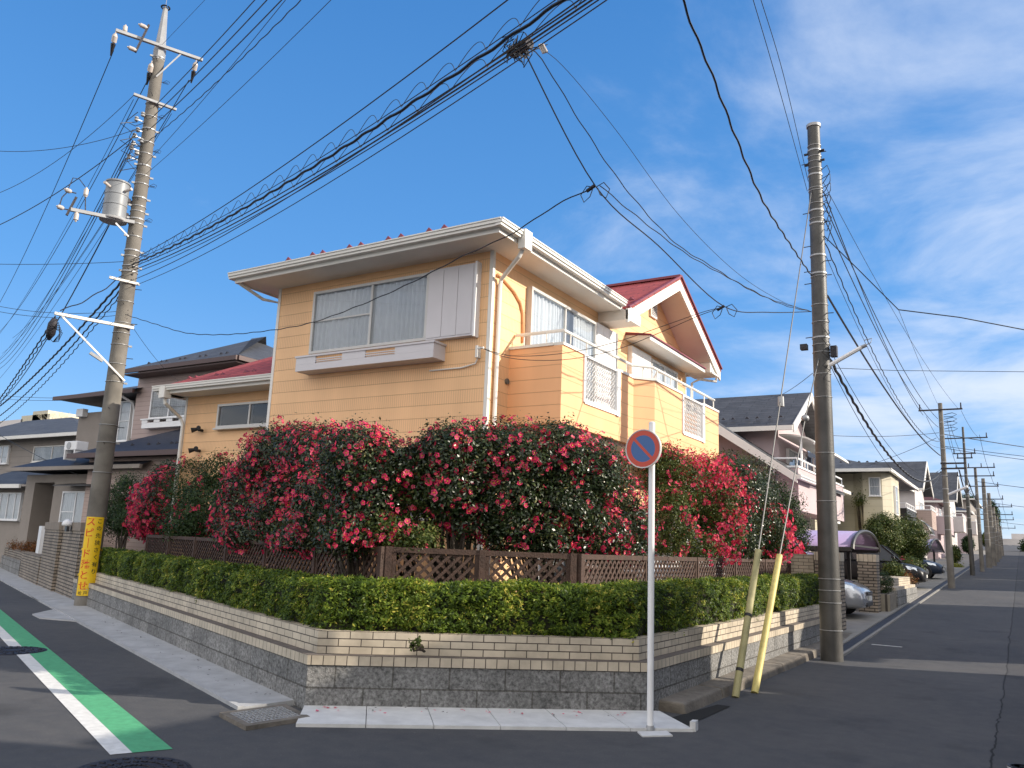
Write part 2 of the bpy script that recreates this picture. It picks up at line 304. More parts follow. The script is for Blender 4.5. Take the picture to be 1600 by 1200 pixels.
# ------------------------------------------------------------------ mesh helpers
BASE = {}
def tag(o, label=None, cat=None, group=None, kind=None):
    if label: o['label'] = label
    if cat: o['category'] = cat
    if group: o['group'] = group
    if kind: o['kind'] = kind
    return o
def thing(name, label, cat, loc=(0, 0, 0), group=None):
    o = bpy.data.objects.new(name, None); COL.objects.link(o); o.empty_display_size = .2
    o.location = loc; BASE[o.name] = Vector(loc)
    return tag(o, label, cat, group)
def copy_tree(o, d, label=None, name=None, parent=None):
    c = o.copy(); COL.objects.link(c)
    if parent: c.parent = parent
    else: c.location = Vector(o.location)+Vector(d)
    if label: c['label'] = label
    for ch in list(o.children): copy_tree(ch, d, parent=c)
    BASE[c.name] = Vector(c.location)
    return c
def worldbase(parent):
    v = Vector((0, 0, 0)); p = parent
    while p is not None: v += Vector(p.location); p = p.parent
    return v
class MB:
    def __init__(s): s.v = []; s.f = []; s.cuts = []
    def cut(s):
        if s.f and (not s.cuts or s.cuts[-1] != (len(s.v), len(s.f))): s.cuts.append((len(s.v), len(s.f)))
        return s
    def add(s, vs, fs):
        n = len(s.v); s.v += [tuple(map(float, p)) for p in vs]; s.f += [tuple(n+i for i in f) for f in fs]; return s
    def quad(s, *p): return s.add(p, [tuple(range(len(p)))])
    def box(s, x0, x1, y0, y1, z0, z1):
        if x1 < x0: x0, x1 = x1, x0
        if y1 < y0: y0, y1 = y1, y0
        return s.add([(x0, y0, z0), (x1, y0, z0), (x1, y1, z0), (x0, y1, z0), (x0, y0, z1), (x1, y0, z1), (x1, y1, z1), (x0, y1, z1)],
                     [(3, 2, 1, 0), (4, 5, 6, 7), (0, 1, 5, 4), (1, 2, 6, 5), (2, 3, 7, 6), (3, 0, 4, 7)])
    def hexa(s, b, t):  # bottom 4 (ccw from above) and top 4
        n = len(b)
        fs = [tuple(range(n-1, -1, -1)), tuple(range(n, 2*n))]+[(i, (i+1) % n, n+(i+1) % n, n+i) for i in range(n)]
        return s.add(list(b)+list(t), fs)
    def prism(s, pts, z0, z1): return s.hexa([(p[0], p[1], z0) for p in pts], [(p[0], p[1], z1) for p in pts])
    def beam(s, a, b, w, h, up=(0, 0, 1)):
        a = Vector(a); b = Vector(b); d = (b-a).normalized(); sx = d.cross(Vector(up))
        if sx.length < 1e-4: sx = d.cross(Vector((1, 0, 0)))
        sx.normalize(); sy = sx.cross(d).normalized()
        sx *= w/2; sy *= h/2
        return s.add([a-sx-sy, a+sx-sy, a+sx+sy, a-sx+sy, b-sx-sy, b+sx-sy, b+sx+sy, b-sx+sy],
                     [(0, 1, 2, 3), (7, 6, 5, 4), (0, 4, 5, 1), (1, 5, 6, 2), (2, 6, 7, 3), (3, 7, 4, 0)])
    def cyl(s, a, b, r0, r1=None, n=12, cap=True):
        r1 = r0 if r1 is None else r1
        a = Vector(a); b = Vector(b); d = (b-a)
        if d.length < 1e-6: return s
        d.normalize(); sx = d.cross(Vector((0, 0, 1)))
        if sx.length < 1e-3: sx = Vector((1, 0, 0))
        sx.normalize(); sy = d.cross(sx)
        vs = []
        for c, r in ((a, r0), (b, r1)):
            for i in range(n):
                t = 2*math.pi*i/n; vs.append(c+sx*(r*math.cos(t))+sy*(r*math.sin(t)))
        fs = [(i, (i+1) % n, n+(i+1) % n, n+i) for i in range(n)]
        if cap: fs += [tuple(range(n-1, -1, -1)), tuple(range(n, 2*n))]
        return s.add(vs, fs)
    def tube(s, pts, r, n=6, cap=True):
        pts = [Vector(p) for p in pts]; vs = []; K = len(pts); ref = None
        for i, p in enumerate(pts):
            d = (pts[min(K-1, i+1)]-pts[max(0, i-1)]).normalized()
            if ref is None:
                ref = d.cross(Vector((0, 0, 1)))
                if ref.length < 1e-2: ref = d.cross(Vector((1, 0, 0)))
            sx = (ref-d*ref.dot(d)).normalized(); ref = sx; sy = d.cross(sx)
            rr = r[i] if isinstance(r, (list, tuple)) else r
            for k in range(n):
                t = 2*math.pi*k/n; vs.append(p+sx*(rr*math.cos(t))+sy*(rr*math.sin(t)))
        fs = [(i*n+k, i*n+(k+1) % n, (i+1)*n+(k+1) % n, (i+1)*n+k) for i in range(K-1) for k in range(n)]
        if cap: fs += [tuple(range(n-1, -1, -1)), tuple((K-1)*n+k for k in range(n))]
        return s.add(vs, fs)
    def lathe(s, c, prof, n=24, axis=None):
        vs = []; 
        for r, z in prof:
            for i in range(n):
                t = 2*math.pi*i/n; vs.append((c[0]+r*math.cos(t), c[1]+r*math.sin(t), c[2]+z))
        fs = [(j*n+i, j*n+(i+1) % n, (j+1)*n+(i+1) % n, (j+1)*n+i) for j in range(len(prof)-1) for i in range(n)]
        fs += [tuple(range(n-1, -1, -1)), tuple((len(prof)-1)*n+i for i in range(n))]
        return s.add(vs, fs)
    def build(s, name, m, parent=None, smooth=False, loc=None, bevel=0, auto=None):
        if s.cuts:
            b = [(0, 0)]+[c for c in s.cuts if c != (len(s.v), len(s.f))]+[(len(s.v), len(s.f))]; o = None
            for (v0, f0), (v1, f1) in zip(b, b[1:]):
                k = MB(); k.v = s.v[v0:v1]; k.f = [tuple(i-v0 for i in f) for f in s.f[f0:f1]]
                o = k.build(name, m, parent, smooth, loc, bevel, auto)
                if parent is None: struct(o)
            return o
        base = worldbase(parent) if parent is not None else Vector(loc if loc is not None else s.v[0])
        me = bpy.data.meshes.new(name)
        me.from_pydata([tuple(Vector(p)-base) for p in s.v], [], s.f)
        uvl = me.uv_layers.new(name='UVMap')
        P = s.v
        for poly, f in zip(me.polygons, s.f):
            n = Vector((0, 0, 0)); k = len(f)
            for i in range(k):
                a = P[f[i]]; b = P[f[(i+1) % k]]
                n.x += (a[1]-b[1])*(a[2]+b[2]); n.y += (a[2]-b[2])*(a[0]+b[0]); n.z += (a[0]-b[0])*(a[1]+b[1])
            if n.length > 1e-12: n.normalize()
            hl = math.hypot(n.x, n.y)
            if hl > .12: tx, ty = -n.y/hl, n.x/hl
            else: tx, ty = 1, 0
            vdir = n.cross(Vector((tx, ty, 0)))
            for li, vi in zip(poly.loop_indices, f):
                p = P[vi]; u = p[0]*tx+p[1]*ty; vv = p[0]*vdir.x+p[1]*vdir.y+p[2]*vdir.z
                if hl > .95: vv = p[2]
                uvl.data[li].uv = (u, vv)
        me.materials.append(m)
        if smooth: 
            for poly in me.polygons: poly.use_smooth = True
        me.update()
        o = bpy.data.objects.new(name, me); COL.objects.link(o)
        if parent is not None: o.parent = parent
        else: o.location = base
        if bevel:
            md = o.modifiers.new('bevel', 'BEVEL'); md.width = bevel; md.segments = 2; md.limit_method = 'ANGLE'
        if smooth and auto:
            me.set_sharp_from_angle(angle=R_(auto))
        return o
def struct(o): o['kind'] = 'structure'; return o

class Face:
    """a wall plane: u runs along it, d stands out from it, z is up"""
    def __init__(s, o, u, n): s.o = Vector((o[0], o[1])); s.u = Vector(u).normalized(); s.n = Vector(n).normalized()
    def p(s, u, d, z): q = s.o+s.u*u+s.n*d; return (q.x, q.y, z)
    def box(s, mb, u0, u1, d0, d1, z0, z1):
        b = [s.p(u0, d0, z0), s.p(u1, d0, z0), s.p(u1, d1, z0), s.p(u0, d1, z0)]; t = [(q[0], q[1], z1) for q in b]
        if s.u.x*s.n.y-s.u.y*s.n.x < 0: b = b[::-1]; t = t[::-1]
        return mb.hexa(b, t)

def leaf_mesh(name, m, cen, nrm, size, parent, rnd, aspect=.5, loc=None, kind='leaf'):
    """thousands of small real leaves (folded diamonds) or five-petalled flowers as one mesh"""
    n = len(cen); a = RNG.normal(size=(n, 3)); nrm = nrm/np.linalg.norm(nrm, axis=1)[:, None]
    t = np.cross(nrm, a); t /= np.linalg.norm(t, axis=1)[:, None]; b = np.cross(nrm, t)
    s = size[:, None]
    base = np.array(worldbase(parent)) if parent is not None else np.array(loc)
    c = cen-base
    if kind == 'leaf':
        V = np.stack([c-t*s, c+b*s*aspect-nrm*s*.18, c+t*s, c-b*s*aspect-nrm*s*.18], 1).reshape(-1, 3)
        k = 4; nf = n; col = rnd
    else:
        vs = []; 
        for i in range(5):
            an = 2*math.pi*i/5
            d0 = t*math.cos(an)+b*math.sin(an)
            d1 = t*math.cos(an+.62)+b*math.sin(an+.62); d2 = t*math.cos(an-.62)+b*math.sin(an-.62)
            vs.append(np.stack([c+d0*s*.12, c+d1*s*.78+nrm*s*.22, c+d0*s*1.0+nrm*s*.42, c+d2*s*.78+nrm*s*.22], 1))
        # stamens
        vs.append(np.stack([c+t*s*.24+nrm*s*.3, c+b*s*.24+nrm*s*.3, c-t*s*.24+nrm*s*.3, c-b*s*.24+nrm*s*.3], 1))
        V = np.stack(vs, 1).reshape(-1, 3); k = 4; nf = n*6
        col = np.repeat(rnd[:, None], 6, 1); col[:, 5] = 1.0; col = col.reshape(-1)
    me = bpy.data.meshes.new(name); me.vertices.add(len(V)); me.vertices.foreach_set('co', V.astype(np.float32).ravel())
    me.loops.add(nf*4); me.loops.foreach_set('vertex_index', np.arange(nf*4, dtype=np.int32))
    me.polygons.add(nf); me.polygons.foreach_set('loop_start', np.arange(0, nf*4, 4, dtype=np.int32)); me.polygons.foreach_set('loop_total', np.full(nf, 4, dtype=np.int32))
    me.update(calc_edges=True)
    at = me.attributes.new('rnd', 'FLOAT', 'FACE'); at.data.foreach_set('value', col.astype(np.float32))
    me.materials.append(m)
    o = bpy.data.objects.new(name, me); COL.objects.link(o)
    if parent is not None: o.parent = parent
    else: o.location = loc
    return o
def crown_points(lobes, n, clump=.13, shell=(.62, 1.05), per=26):
    """clumped leaf positions through the outer volume of a set of ellipsoid lobes"""
    A = np.array([l[3]*l[4]+l[4]*l[5]+l[3]*l[5] for l in lobes]); A = A/A.sum()
    nc = max(4, n//per); which = RNG.choice(len(lobes), nc, p=A)
    L_ = np.array(lobes)[which]
    d = RNG.normal(size=(nc, 3)); d /= np.linalg.norm(d, axis=1)[:, None]
    r = RNG.uniform(shell[0], shell[1], nc)**.7
    C_ = L_[:, :3]+d*r[:, None]*L_[:, 3:6]
    nn = np.repeat(d/L_[:, 3:6], per, 0); nn /= np.linalg.norm(nn, axis=1)[:, None]
    bright = np.repeat(RNG.uniform(-.22, .22, nc), per)
    P = np.repeat(C_, per, 0)+RNG.normal(size=(nc*per, 3))*clump*.55
    return P, nn, bright

# ================================================================== SETTING
D3 = np.array([-.926, .378]); N3 = np.array([.378, .926])
D3b = np.array([-.9286, .3711])
A0 = np.array([-5.708, 5.809]); B0 = np.array([-3.198, 7.839])
WEND = 18.05
# ground: one asphalt sheet following the gentle rise of the street
xs = sorted(set([-900, -300, -120, -60, -40, -30, -24]+[x for x in np.arange(-20, 6.1, 1.)]+[8, 12, 20, 40, 120, 300, 900]))
ys = sorted(set([-600, -200, -60, -20, -8, -4, 0, 4, 8, 12, 14, 15, 16, 18, 20, 24, 28]+[y for y in range(32, 170, 8)]+[200, 260, 400, 900]))
def TG(x, y): return T(x, min(y, 170))
mb = MB(); nx = len(xs)
mb.add([(x, y, TG(x, y)) for y in ys for x in xs], [(j*nx+i, j*nx+i+1, (j+1)*nx+i+1, (j+1)*nx+i) for j in range(len(ys)-1) for i in range(nx-1)])
struct(mb.build('road', M['asphalt'], loc=(0, 0, 0)))

def offset_line(pts, t):
    """offset an open polyline to its left-hand side by t, mitred"""
    out = []
    for i, p in enumerate(pts):
        ns = []
        for a, b in ((i-1, i), (i, i+1)):
            if a < 0 or b >= len(pts): continue
            d = pts[b]-pts[a]; d = d/np.linalg.norm(d); ns.append(np.array([-d[1], d[0]]))
        if len(ns) == 1: out.append(p+ns[0]*t)
        else:
            mm = ns[0]+ns[1]; mm /= np.linalg.norm(mm); out.append(p+mm*t/(mm@ns[0]))
    return out
LW = 12.9
WALL = [A0+D3*LW, A0, B0, np.array([B0[0], WEND])]
def strip(mb, line, t0, t1, z0, z1, segs=None):
    a = offset_line(line, t0); b = offset_line(line, t1)
    for i in range(len(line)-1):
        if segs and i not in segs: continue
        f = z1 if callable(z1) else (lambda x, y: z1)
        g = z0 if callable(z0) else (lambda x, y: z0)
        P = [a[i], a[i+1], b[i+1], b[i]]
        mb.hexa([(p[0], p[1], g(p[0], p[1])) for p in P], [(p[0], p[1], f(p[0], p[1])) for p in P])
    return mb

# gutters
mb = MB()
c0 = np.array([-6.074, 5.387]); 
def wl(t): return A0+D3*t
for (a, b) in ((.25, 9.7), (9.705, 14.), (14.005, 22.), (22.005, 40.)):
    i0, i1 = wl(a), wl(b)
    o0, o1 = c0+D3b*(a-.18), c0+D3b*(b-.18)
    lip0, lip1 = o0+N3*.055, o1+N3*.055
    mb.cut(); mb.hexa([(*o0, 0), (*lip0, 0), (*lip1, 0), (*o1, 0)][::-1], [(*o0, .034), (*lip0, .034), (*lip1, .034), (*o1, .034)][::-1])
    mb.hexa([(*lip0, 0), (*i0, 0), (*i1, 0), (*lip1, 0)][::-1], [(*lip0, .024), (*i0, .05), (*i1, .05), (*lip1, .024)][::-1])
    if b > 12.9: break
struct(mb.build('gutter', M['concrete'], loc=(-6, 5.4, 0))); mb = MB()
# gutter in front of the chamfer, in slabs
fo0 = G(462, 1136)[:2]; fo1 = G(1083, 1144)[:2]
K = 6
for i in range(K):
    s0, s1 = i/K, (i+1)/K
    q0 = A0+(B0+np.array([.1, .08])-A0)*s0; q1 = A0+(B0+np.array([.1, .08])-A0)*s1
    r0 = fo0+(fo1-fo0)*s0; r1 = fo0+(fo1-fo0)*s1
    if i: q0 = q0+(q1-q0)*.012; r0 = r0+(r1-r0)*.012
    mb.hexa([(*r0, 0), (*r1, 0), (*q1, 0), (*q0, 0)], [(*r0, .028), (*r1, .028), (*q1, .045), (*q0, .045)])
# end block of the white gutter and the pad under the sign post
e = fo1; mb.hexa([(e[0]-.03, e[1], 0), (e[0]+.015, e[1]+.02, 0), (e[0]+.005, e[1]+.12, 0), (e[0]-.04, e[1]+.1, 0)], [(e[0]-.03, e[1], .085), (e[0]+.015, e[1]+.02, .085), (e[0]+.005, e[1]+.12, .085), (e[0]-.04, e[1]+.1, .085)])
pd = [G(*p)[:2] for p in ((996, 1145), (1042, 1144), (1051, 1151), (1004, 1152))]
mb.prism([pd[3], pd[2], pd[1], pd[0]], 0, .012)
pd = [G(*p)[:2] for p in ((50, 961), (62, 967), (122, 972), (146, 962), (86, 953))]
struct(mb.build('gutter', mat('pale_concrete', (.60, .60, .59), .85, .13, 5, .3, 60), loc=(-5, 5.4, 0)))
struct(MB().prism([tuple(p) for p in pd], 0, .02).build('gutter', M['concrete'], loc=(-15, 9, 0)))
# far left gutter past the neighbour's gate
mb = MB()
i0, i1 = wl(12.95), wl(45); o0, o1 = c0+D3b*12.8, c0+D3b*45
mb.hexa([(*o1, 0), (*o0, 0), (*i0, 0), (*i1, 0)], [(*o1, .03), (*o0, .03), (*i0, .04), (*i1, .04)])
struct(mb.build('gutter', M['concrete'], loc=(-18, 10, 0)))

# road paint
def stripe(nm, m, a, b, t0, t1, z):
    s0 = np.array([-5.559, 3.804]); mb = MB()
    # a,b offsets across; end cut follows the painted end line
    e0 = np.array([-5.559, 3.804]); e1 = np.array([-5.378, 4.179]); w_ = .416
    p = e0+(e1-e0)*(a/w_); q = e0+(e1-e0)*(b/w_)
    pts = []
    for k in range(0, 9):
        t = t0+(t1-t0)*k/8; pts.append((p+D3b*t, q+D3b*t))
    for k in range(8):
        mb.quad((*pts[k][0], z), (*pts[k][1], z), (*pts[k+1][1], z), (*pts[k+1][0], z))
    return struct(mb.build(nm, m, loc=(*p, 0)))
stripe('road_marking', M['roadwhite'], 0, .144, 0, 45, .004)
stripe('road_marking', M['green'], .1445, .416, 0, 45, .004)
# stop-bar dashes and stray paint further up the street
mb = MB()
for i in range(3):
    a = GT(1320+i*14, 1008-i*.3); 
mb.box(-2.45, -1.95, 16.6, 16.68, T(-2, 16.6)+.004, T(-2, 16.6)+.006)
struct(mb.build('road_marking', M['roadwhite'], loc=(-2.4, 16.6, 0)))

def manhole(cx, cy, r, label, z=.006, ring=None):
    t = thing('manhole_cover', label, 'manhole cover', (cx, cy, 0))
    mb = MB()
    mb.lathe((cx, cy, 0), [(r*1.06, 0), (r*1.06, z), (r, z+.002), (r, z-.001)], 48)
    mb.build('frame_ring', ring or M['iron'], t)
    mb = MB(); mb.lathe((cx, cy, 0), [(r*.98, 0), (r*.98, z+.004)], 48)
    for a in range(24):
        an = a*math.pi/12
        for rr in (.35, .6, .85):
            x, y = cx+r*rr*math.cos(an+rr), cy+r*rr*math.sin(an+rr)
            mb.beam((x-.02, y, z+.008), (x+.02, y+.008, z+.008), .02, .006)
    mb.build('lid', M['iron'], t)
    return t
g = G(205, 1206); manhole(g[0], g[1], .35, 'round dark iron manhole cover at the bottom left, below the end of the green stripe')
g = G(57, 1021); manhole(g[0]-.40, g[1]-.1, .38, 'round dark iron manhole cover lying across the white and green stripes', .007)
g = G(1569, 1196); manhole(g[0]+.12, g[1]-.03, .095, 'small round valve lid with a white painted ring in the street', .006, M['roadwhite'])

# drain grate at the corner
qc = [G(*p) for p in ((342, 1120), (445, 1106), (484, 1126), (384, 1142))]
t = thing('drain_grate', 'steel drain grate in a concrete frame at the wall corner', 'drain grate', tuple(qc[3]))
def bil(u, v): 
    a = qc[3]+(qc[2]-qc[3])*u; b = qc[0]+(qc[1]-qc[0])*u; return a+(b-a)*v
mb = MB()
for (u0, u1, v0, v1) in ((0, 1, 0, .13), (0, 1, .87, 1), (0, .1, .13, .87), (.9, 1, .13, .87)):
    P = [bil(u0, v0), bil(u1, v0), bil(u1, v1), bil(u0, v1)]
    mb.hexa([(p[0], p[1], 0) for p in P], [(p[0], p[1], .036) for p in P])
mb.build('frame', M['oldconc'], t)
mb = MB(); P = [bil(.1, .13), bil(.9, .13), bil(.9, .87), bil(.1, .87)]; mb.add([(p[0], p[1], .008) for p in P], [(0, 1, 2, 3)]); mb.build('pit', M['pit'], t)
mb = MB()
for i in range(14):
    u = .11+.78*i/13; a = bil(u, .13); b = bil(u, .87); mb.beam((a[0], a[1], .026), (b[0], b[1], .026), .008, .016)
for i in range(7):
    v = .14+.72*i/6; a = bil(.1, v); b = bil(.9, v); mb.beam((a[0], a[1], .028), (b[0], b[1], .028), .009, .018)
mb.build('bars', M['grate'], t)

# ------------------------------------------------------------------ retaining wall
t = thing('retaining_wall', 'low garden wall of grey split blocks under a cream tiled band', 'garden wall', (*A0, 0))
strip(MB(), WALL, 0, .22, -.1, .40).build('block_course', M['block'], t)
strip(MB(), WALL, -.012, .12, .402, .485).build('header_course', M['tilehead'], t)
strip(MB(), WALL, -.012+.004, .12, .4855, .489).build('ledge', M['ledge'], t)
strip(MB(), WALL, .105, .22, .4895, .695).build('tile_band', M['tile'], t)
mb = strip(MB(), WALL, .222, .9, .3, .63)
struct(mb.build('garden_soil', M['soil'], loc=(*A0, .6)))
# footing along the right-hand road
t = thing('wall_footing', 'rough mossy concrete footing along the right side of the garden wall', 'footing', (-3, 9, 0))
yy = [8.15, 9.35, 10.75, 12.1, 13.3, 14.6, 16, 17.3, 18.05]
for i in range(8):
    y0, y1 = yy[i]+.008, yy[i+1]-.006; dz = .01*math.sin(i*2.1)
    MB().hexa([(-3.3, y0, -.02), (-2.91+.01*math.sin(i*3), y0, -.02), (-2.91+.012*math.sin(i*3), y1, -.02), (-3.3, y1, -.02)],
              [(-3.3, y0, .105+dz), (-2.94, y0, .10+dz), (-2.935, y1, .105+dz), (-3.3, y1, .11+dz)]).build('footing_block', M['oldconc'], t, bevel=.02)
# dark drain slot between the sign corner and the footing
mb = MB(); mb.quad((-3.0, 7.62, .006), (-2.72, 7.55, .006), (-2.70, 8.9, .006), (-2.84, 8.9, .006)); struct(mb.build('gutter', M['pit'], loc=(-3, 7.6, 0)))
# street drain channel along the driveways
mb = MB()
for (x0, x1, h) in ((-2.98, -2.86, .028), (-2.66, -2.60, .03)):
    for y in np.arange(14.4, 60, 1.2):
        mb.hexa([(x0, y, T(x0, y)-.02), (x1, y, T(x1, y)-.02), (x1, y+1.19, T(x1, y+1.19)-.02), (x0, y+1.19, T(x0, y+1.19)-.02)],
                [(x0, y, T(x0, y)+h), (x1, y, T(x1, y)+h), (x1, y+1.19, T(x1, y+1.19)+h), (x0, y+1.19, T(x0, y+1.19)+h)])
struct(mb.build('gutter', M['concdrive'], loc=(-2.9, 18, 0)))
mb = MB()
for y in np.arange(14.4, 60, 1.2):
    for (x0, x1, h) in ((-2.86, -2.66, .006),):
        mb.quad((x0, y, T(x0, y)+h), (x1, y, T(x1, y)+h), (x1, y+1.2, T(x1, y+1.2)+h), (x0, y+1.2, T(x0, y+1.2)+h))
struct(mb.build('gutter', M['iron'], loc=(-2.8, 18, 0)))
# driveway aprons on the right-hand side
mb = MB()
for y in range(18, 110, 2):
    mb.quad((-9, y, T(-9, y)+.02), (-2.98, y, T(-2.98, y)+.02), (-2.98, y+2, T(-2.98, y+2)+.02), (-9, y+2, T(-9, y+2)+.02))
struct(mb.build('driveway', M['concdrive'], loc=(-4, 20, 0)))
# yard behind the planter
mb = MB(); yard = offset_line(WALL, .9)
yard = [(p[0], p[1]) for p in yard]
mb.prism(yard+[(-18, 18.05), (-20, 15)], .2, .60); struct(mb.build('garden_soil', M['soil'], loc=(-8, 12, .5)))

# ------------------------------------------------------------------ lattice fence
def lattice_fence(label, line, t0, ztop, seg, spans, zb=.72, lat=(.035, .012)):
    """spans: list of (u0,u1) along the segment"""
    a, b = line[seg], line[seg+1]; L_ = np.linalg.norm(b-a); d = (b-a)/L_; n = np.array([d[1], -d[0]])
    F = Face(a, d, n)
    th_ = thing('lattice_fence', label, 'fence', (*(a+d*spans[0][0]), .6), 'lattice fences behind the hedge')
    first = True
    for (u0, u1) in spans:
        for u in ([u0] if first else [])+[u1]:
            mb = MB(); F.box(mb, u-.035, u+.035, -.035, .035, .55, ztop(u)+.03); mb.build('post', M['fence'], th_)
        first = False
        mb = MB()
        z0 = zb; z1 = ztop(u0)-.02
        F.box(mb, u0+.036, u1-.036, -.02, .025, z1-.012, z1+.045); F.box(mb, u0+.036, u1-.036, -.018, .02, z0-.05, z0)
        F.box(mb, u0+.036, u0+.08, -.018, .018, z0, z1-.012); F.box(mb, u1-.08, u1-.036, -.018, .018, z0, z1-.012)
        mb.build('rail', M['fence'], th_)
        mb = MB(); W = u1-u0-.16; H_ = z1-z0-.012; pitch = .118
        for sgn, dd in ((1, .0065), (-1, -.0065)):
            k = -H_
            while k < W:
                s0 = max(0, -k); s1 = min(H_, W-k)
                if s1-s0 > .03:
                    if sgn > 0: p = (u0+.08+k+s0, z0+s0); q = (u0+.08+k+s1, z0+s1)
                    else: p = (u1-.08-k-s0, z0+s0); q = (u1-.08-k-s1, z0+s1)
                    A_ = F.p(p[0], dd, p[1]); B_ = F.p(q[0], dd, q[1])
                    mb.beam(A_, B_, .011, .03, (0, 0, 1)) if False else mb.beam(A_, B_, .032, .011, tuple((*n, 0)))
                k += pitch
        mb.build('lattice_panel', M['fence'], th_)
    return th_
FL = offset_line(WALL, 1.0)
FL = [np.array(p) for p in FL]
Lleft = np.linalg.norm(FL[1]-FL[0])
lattice_fence('dark brown lattice fence running left behind the long hedge', FL, 0, lambda u: 1.46, 0, [(Lleft-1.75*(i+1), Lleft-1.75*i) for i in range(6)][::-1])
Lf = np.linalg.norm(FL[2]-FL[1])
lattice_fence('dark brown lattice fence facing the corner behind the front hedge', FL, 0, lambda u: 1.465, 1, [(.07, Lf/2), (Lf/2, Lf-.07)], lat=(.04, .014))
Lr = 18.0-FL[2][1]
lattice_fence('dark brown lattice fence running back along the right-hand street', FL, 0, lambda u: 1.465, 2, [(.02+Lr/5*i, .02+Lr/5*(i+1)) for i in range(5)])

# ------------------------------------------------------------------ clipped hedge
M['hedgecore'] = mat('hedge_twigs', (.022, .024, .010), .95, .5, 25, .6, 60)
def hedge(label, line, seg, t0, t1, z0, z1f, n, ext=(0, 0)):
    a = offset_line(line, t0); b = offset_line(line, t1)
    P = [np.array(a[seg]), np.array(a[seg+1]), np.array(b[seg+1]), np.array(b[seg])]
    root = thing('hedge', label, 'hedge', (*(P[0]+P[1])/2, z0), 'clipped hedges on the planter wall')
    d = (P[1]-P[0]); L_ = np.linalg.norm(d); d /= L_; nn = np.array([d[1], -d[0]])
    # twiggy dark core
    mb = MB(); k = max(3, int(L_/.25))
    w_ = t1-t0
    pts0 = []
    for i in range(k+1):
        s = i/k; f = P[0]+(P[1]-P[0])*s; g_ = P[3]+(P[2]-P[3])*s; hh = z1f(s)-.07+RNG.uniform(-.015, .015)
        fi = f+(g_-f)*.12; bi = f+(g_-f)*.9
        pts0.append([(*fi, z0), (*(f+(g_-f)*.10), z0+.2), (*(f+(g_-f)*.16), hh-.04), (*(f+(g_-f)*.3), hh), (*(f+(g_-f)*.8), hh), (*bi, z0)])
    vs = [p for r_ in pts0 for p in r_]
    mb.add(vs, [(i*6+j, (i+1)*6+j, (i+1)*6+(j+1) % 6, i*6+(j+1) % 6) for i in range(k) for j in range(6)]+[(5, 4, 3, 2, 1, 0), tuple(k*6+j for j in range(6))])
    mb.build('stems', M['hedgecore'], root)
    # leaves over front, top and back in small clumps
    nc = n//14; s = RNG.uniform(0, 1, nc); side = RNG.choice(3, nc, p=[.5, .40, .10])
    C_ = np.zeros((nc, 3)); NN = np.zeros((nc, 3))
    for i in range(nc):
        f = P[0]+(P[1]-P[0])*s[i]; g_ = P[3]+(P[2]-P[3])*s[i]; H_ = z1f(s[i])-z0
        bump = .022*math.sin(s[i]*L_*4.1)+.018*math.sin(s[i]*L_*9.7+1)
        if side[i] == 0:
            v = RNG.uniform(-.02, 1)**.9 if True else 0
            v = abs(v); inset = .06*max(0, (v-.75)/.25)**2+RNG.uniform(-.02, .035)+bump
            if v < .18: inset += RNG.uniform(0, .08)
            if math.sin(s[i]*L_*3.7+v*5)+math.sin(s[i]*L_*8.3-v*9+2) > 1.25: inset += .05
            q = f+(g_-f)/w_*inset; C_[i] = (*q, z0+v*H_); NN[i] = (*(nn), .35+.5*v)
        elif side[i] == 1:
            v = RNG.uniform(.03, .97); q = f+(g_-f)*v
            C_[i] = (*q, z0+H_+bump*.7-.04*(abs(v-.5)*2)**3+RNG.normal()*.012); NN[i] = (*(nn*.25), 1)
        else:
            v = RNG.uniform(.3, 1); q = g_; C_[i] = (*q, z0+v*H_); NN[i] = (*(-nn), .4)
    low = np.clip((C_[:, 2]-z0)/.45, 0, 1)
    patch = .13*np.sin(C_[:, 0]*5.1+C_[:, 1]*3.3)+.1*np.sin(C_[:, 0]*13+2+C_[:, 1]*7)
    PP = np.repeat(C_, 14, 0)+RNG.normal(size=(nc*14, 3))*.017
    N2 = np.repeat(NN, 14, 0)+RNG.normal(size=(nc*14, 3))*.55
    rnd = np.clip(.42+np.repeat(patch+RNG.normal(size=nc)*.17, 14)+RNG.normal(size=nc*14)*.2, 0, 1)
    leaf_mesh('foliage', M['leafhedge'], PP, N2, RNG.uniform(.013, .025, nc*14), root, rnd, .40)
    return root
hedge('clipped yellow green hedge along the left wall, in shade', WALL, 0, .16, .74, .66, lambda s: 1.12, 86000)
hedge('clipped yellow green hedge on the corner wall facing the camera', WALL, 1, .16, .74, .66, lambda s: 1.13+.03*s, 38000)
hedge('bright sunlit clipped hedge along the right-hand street', WALL, 2, .16, .74, .66, lambda s: 1.17+.03*s, 62000)

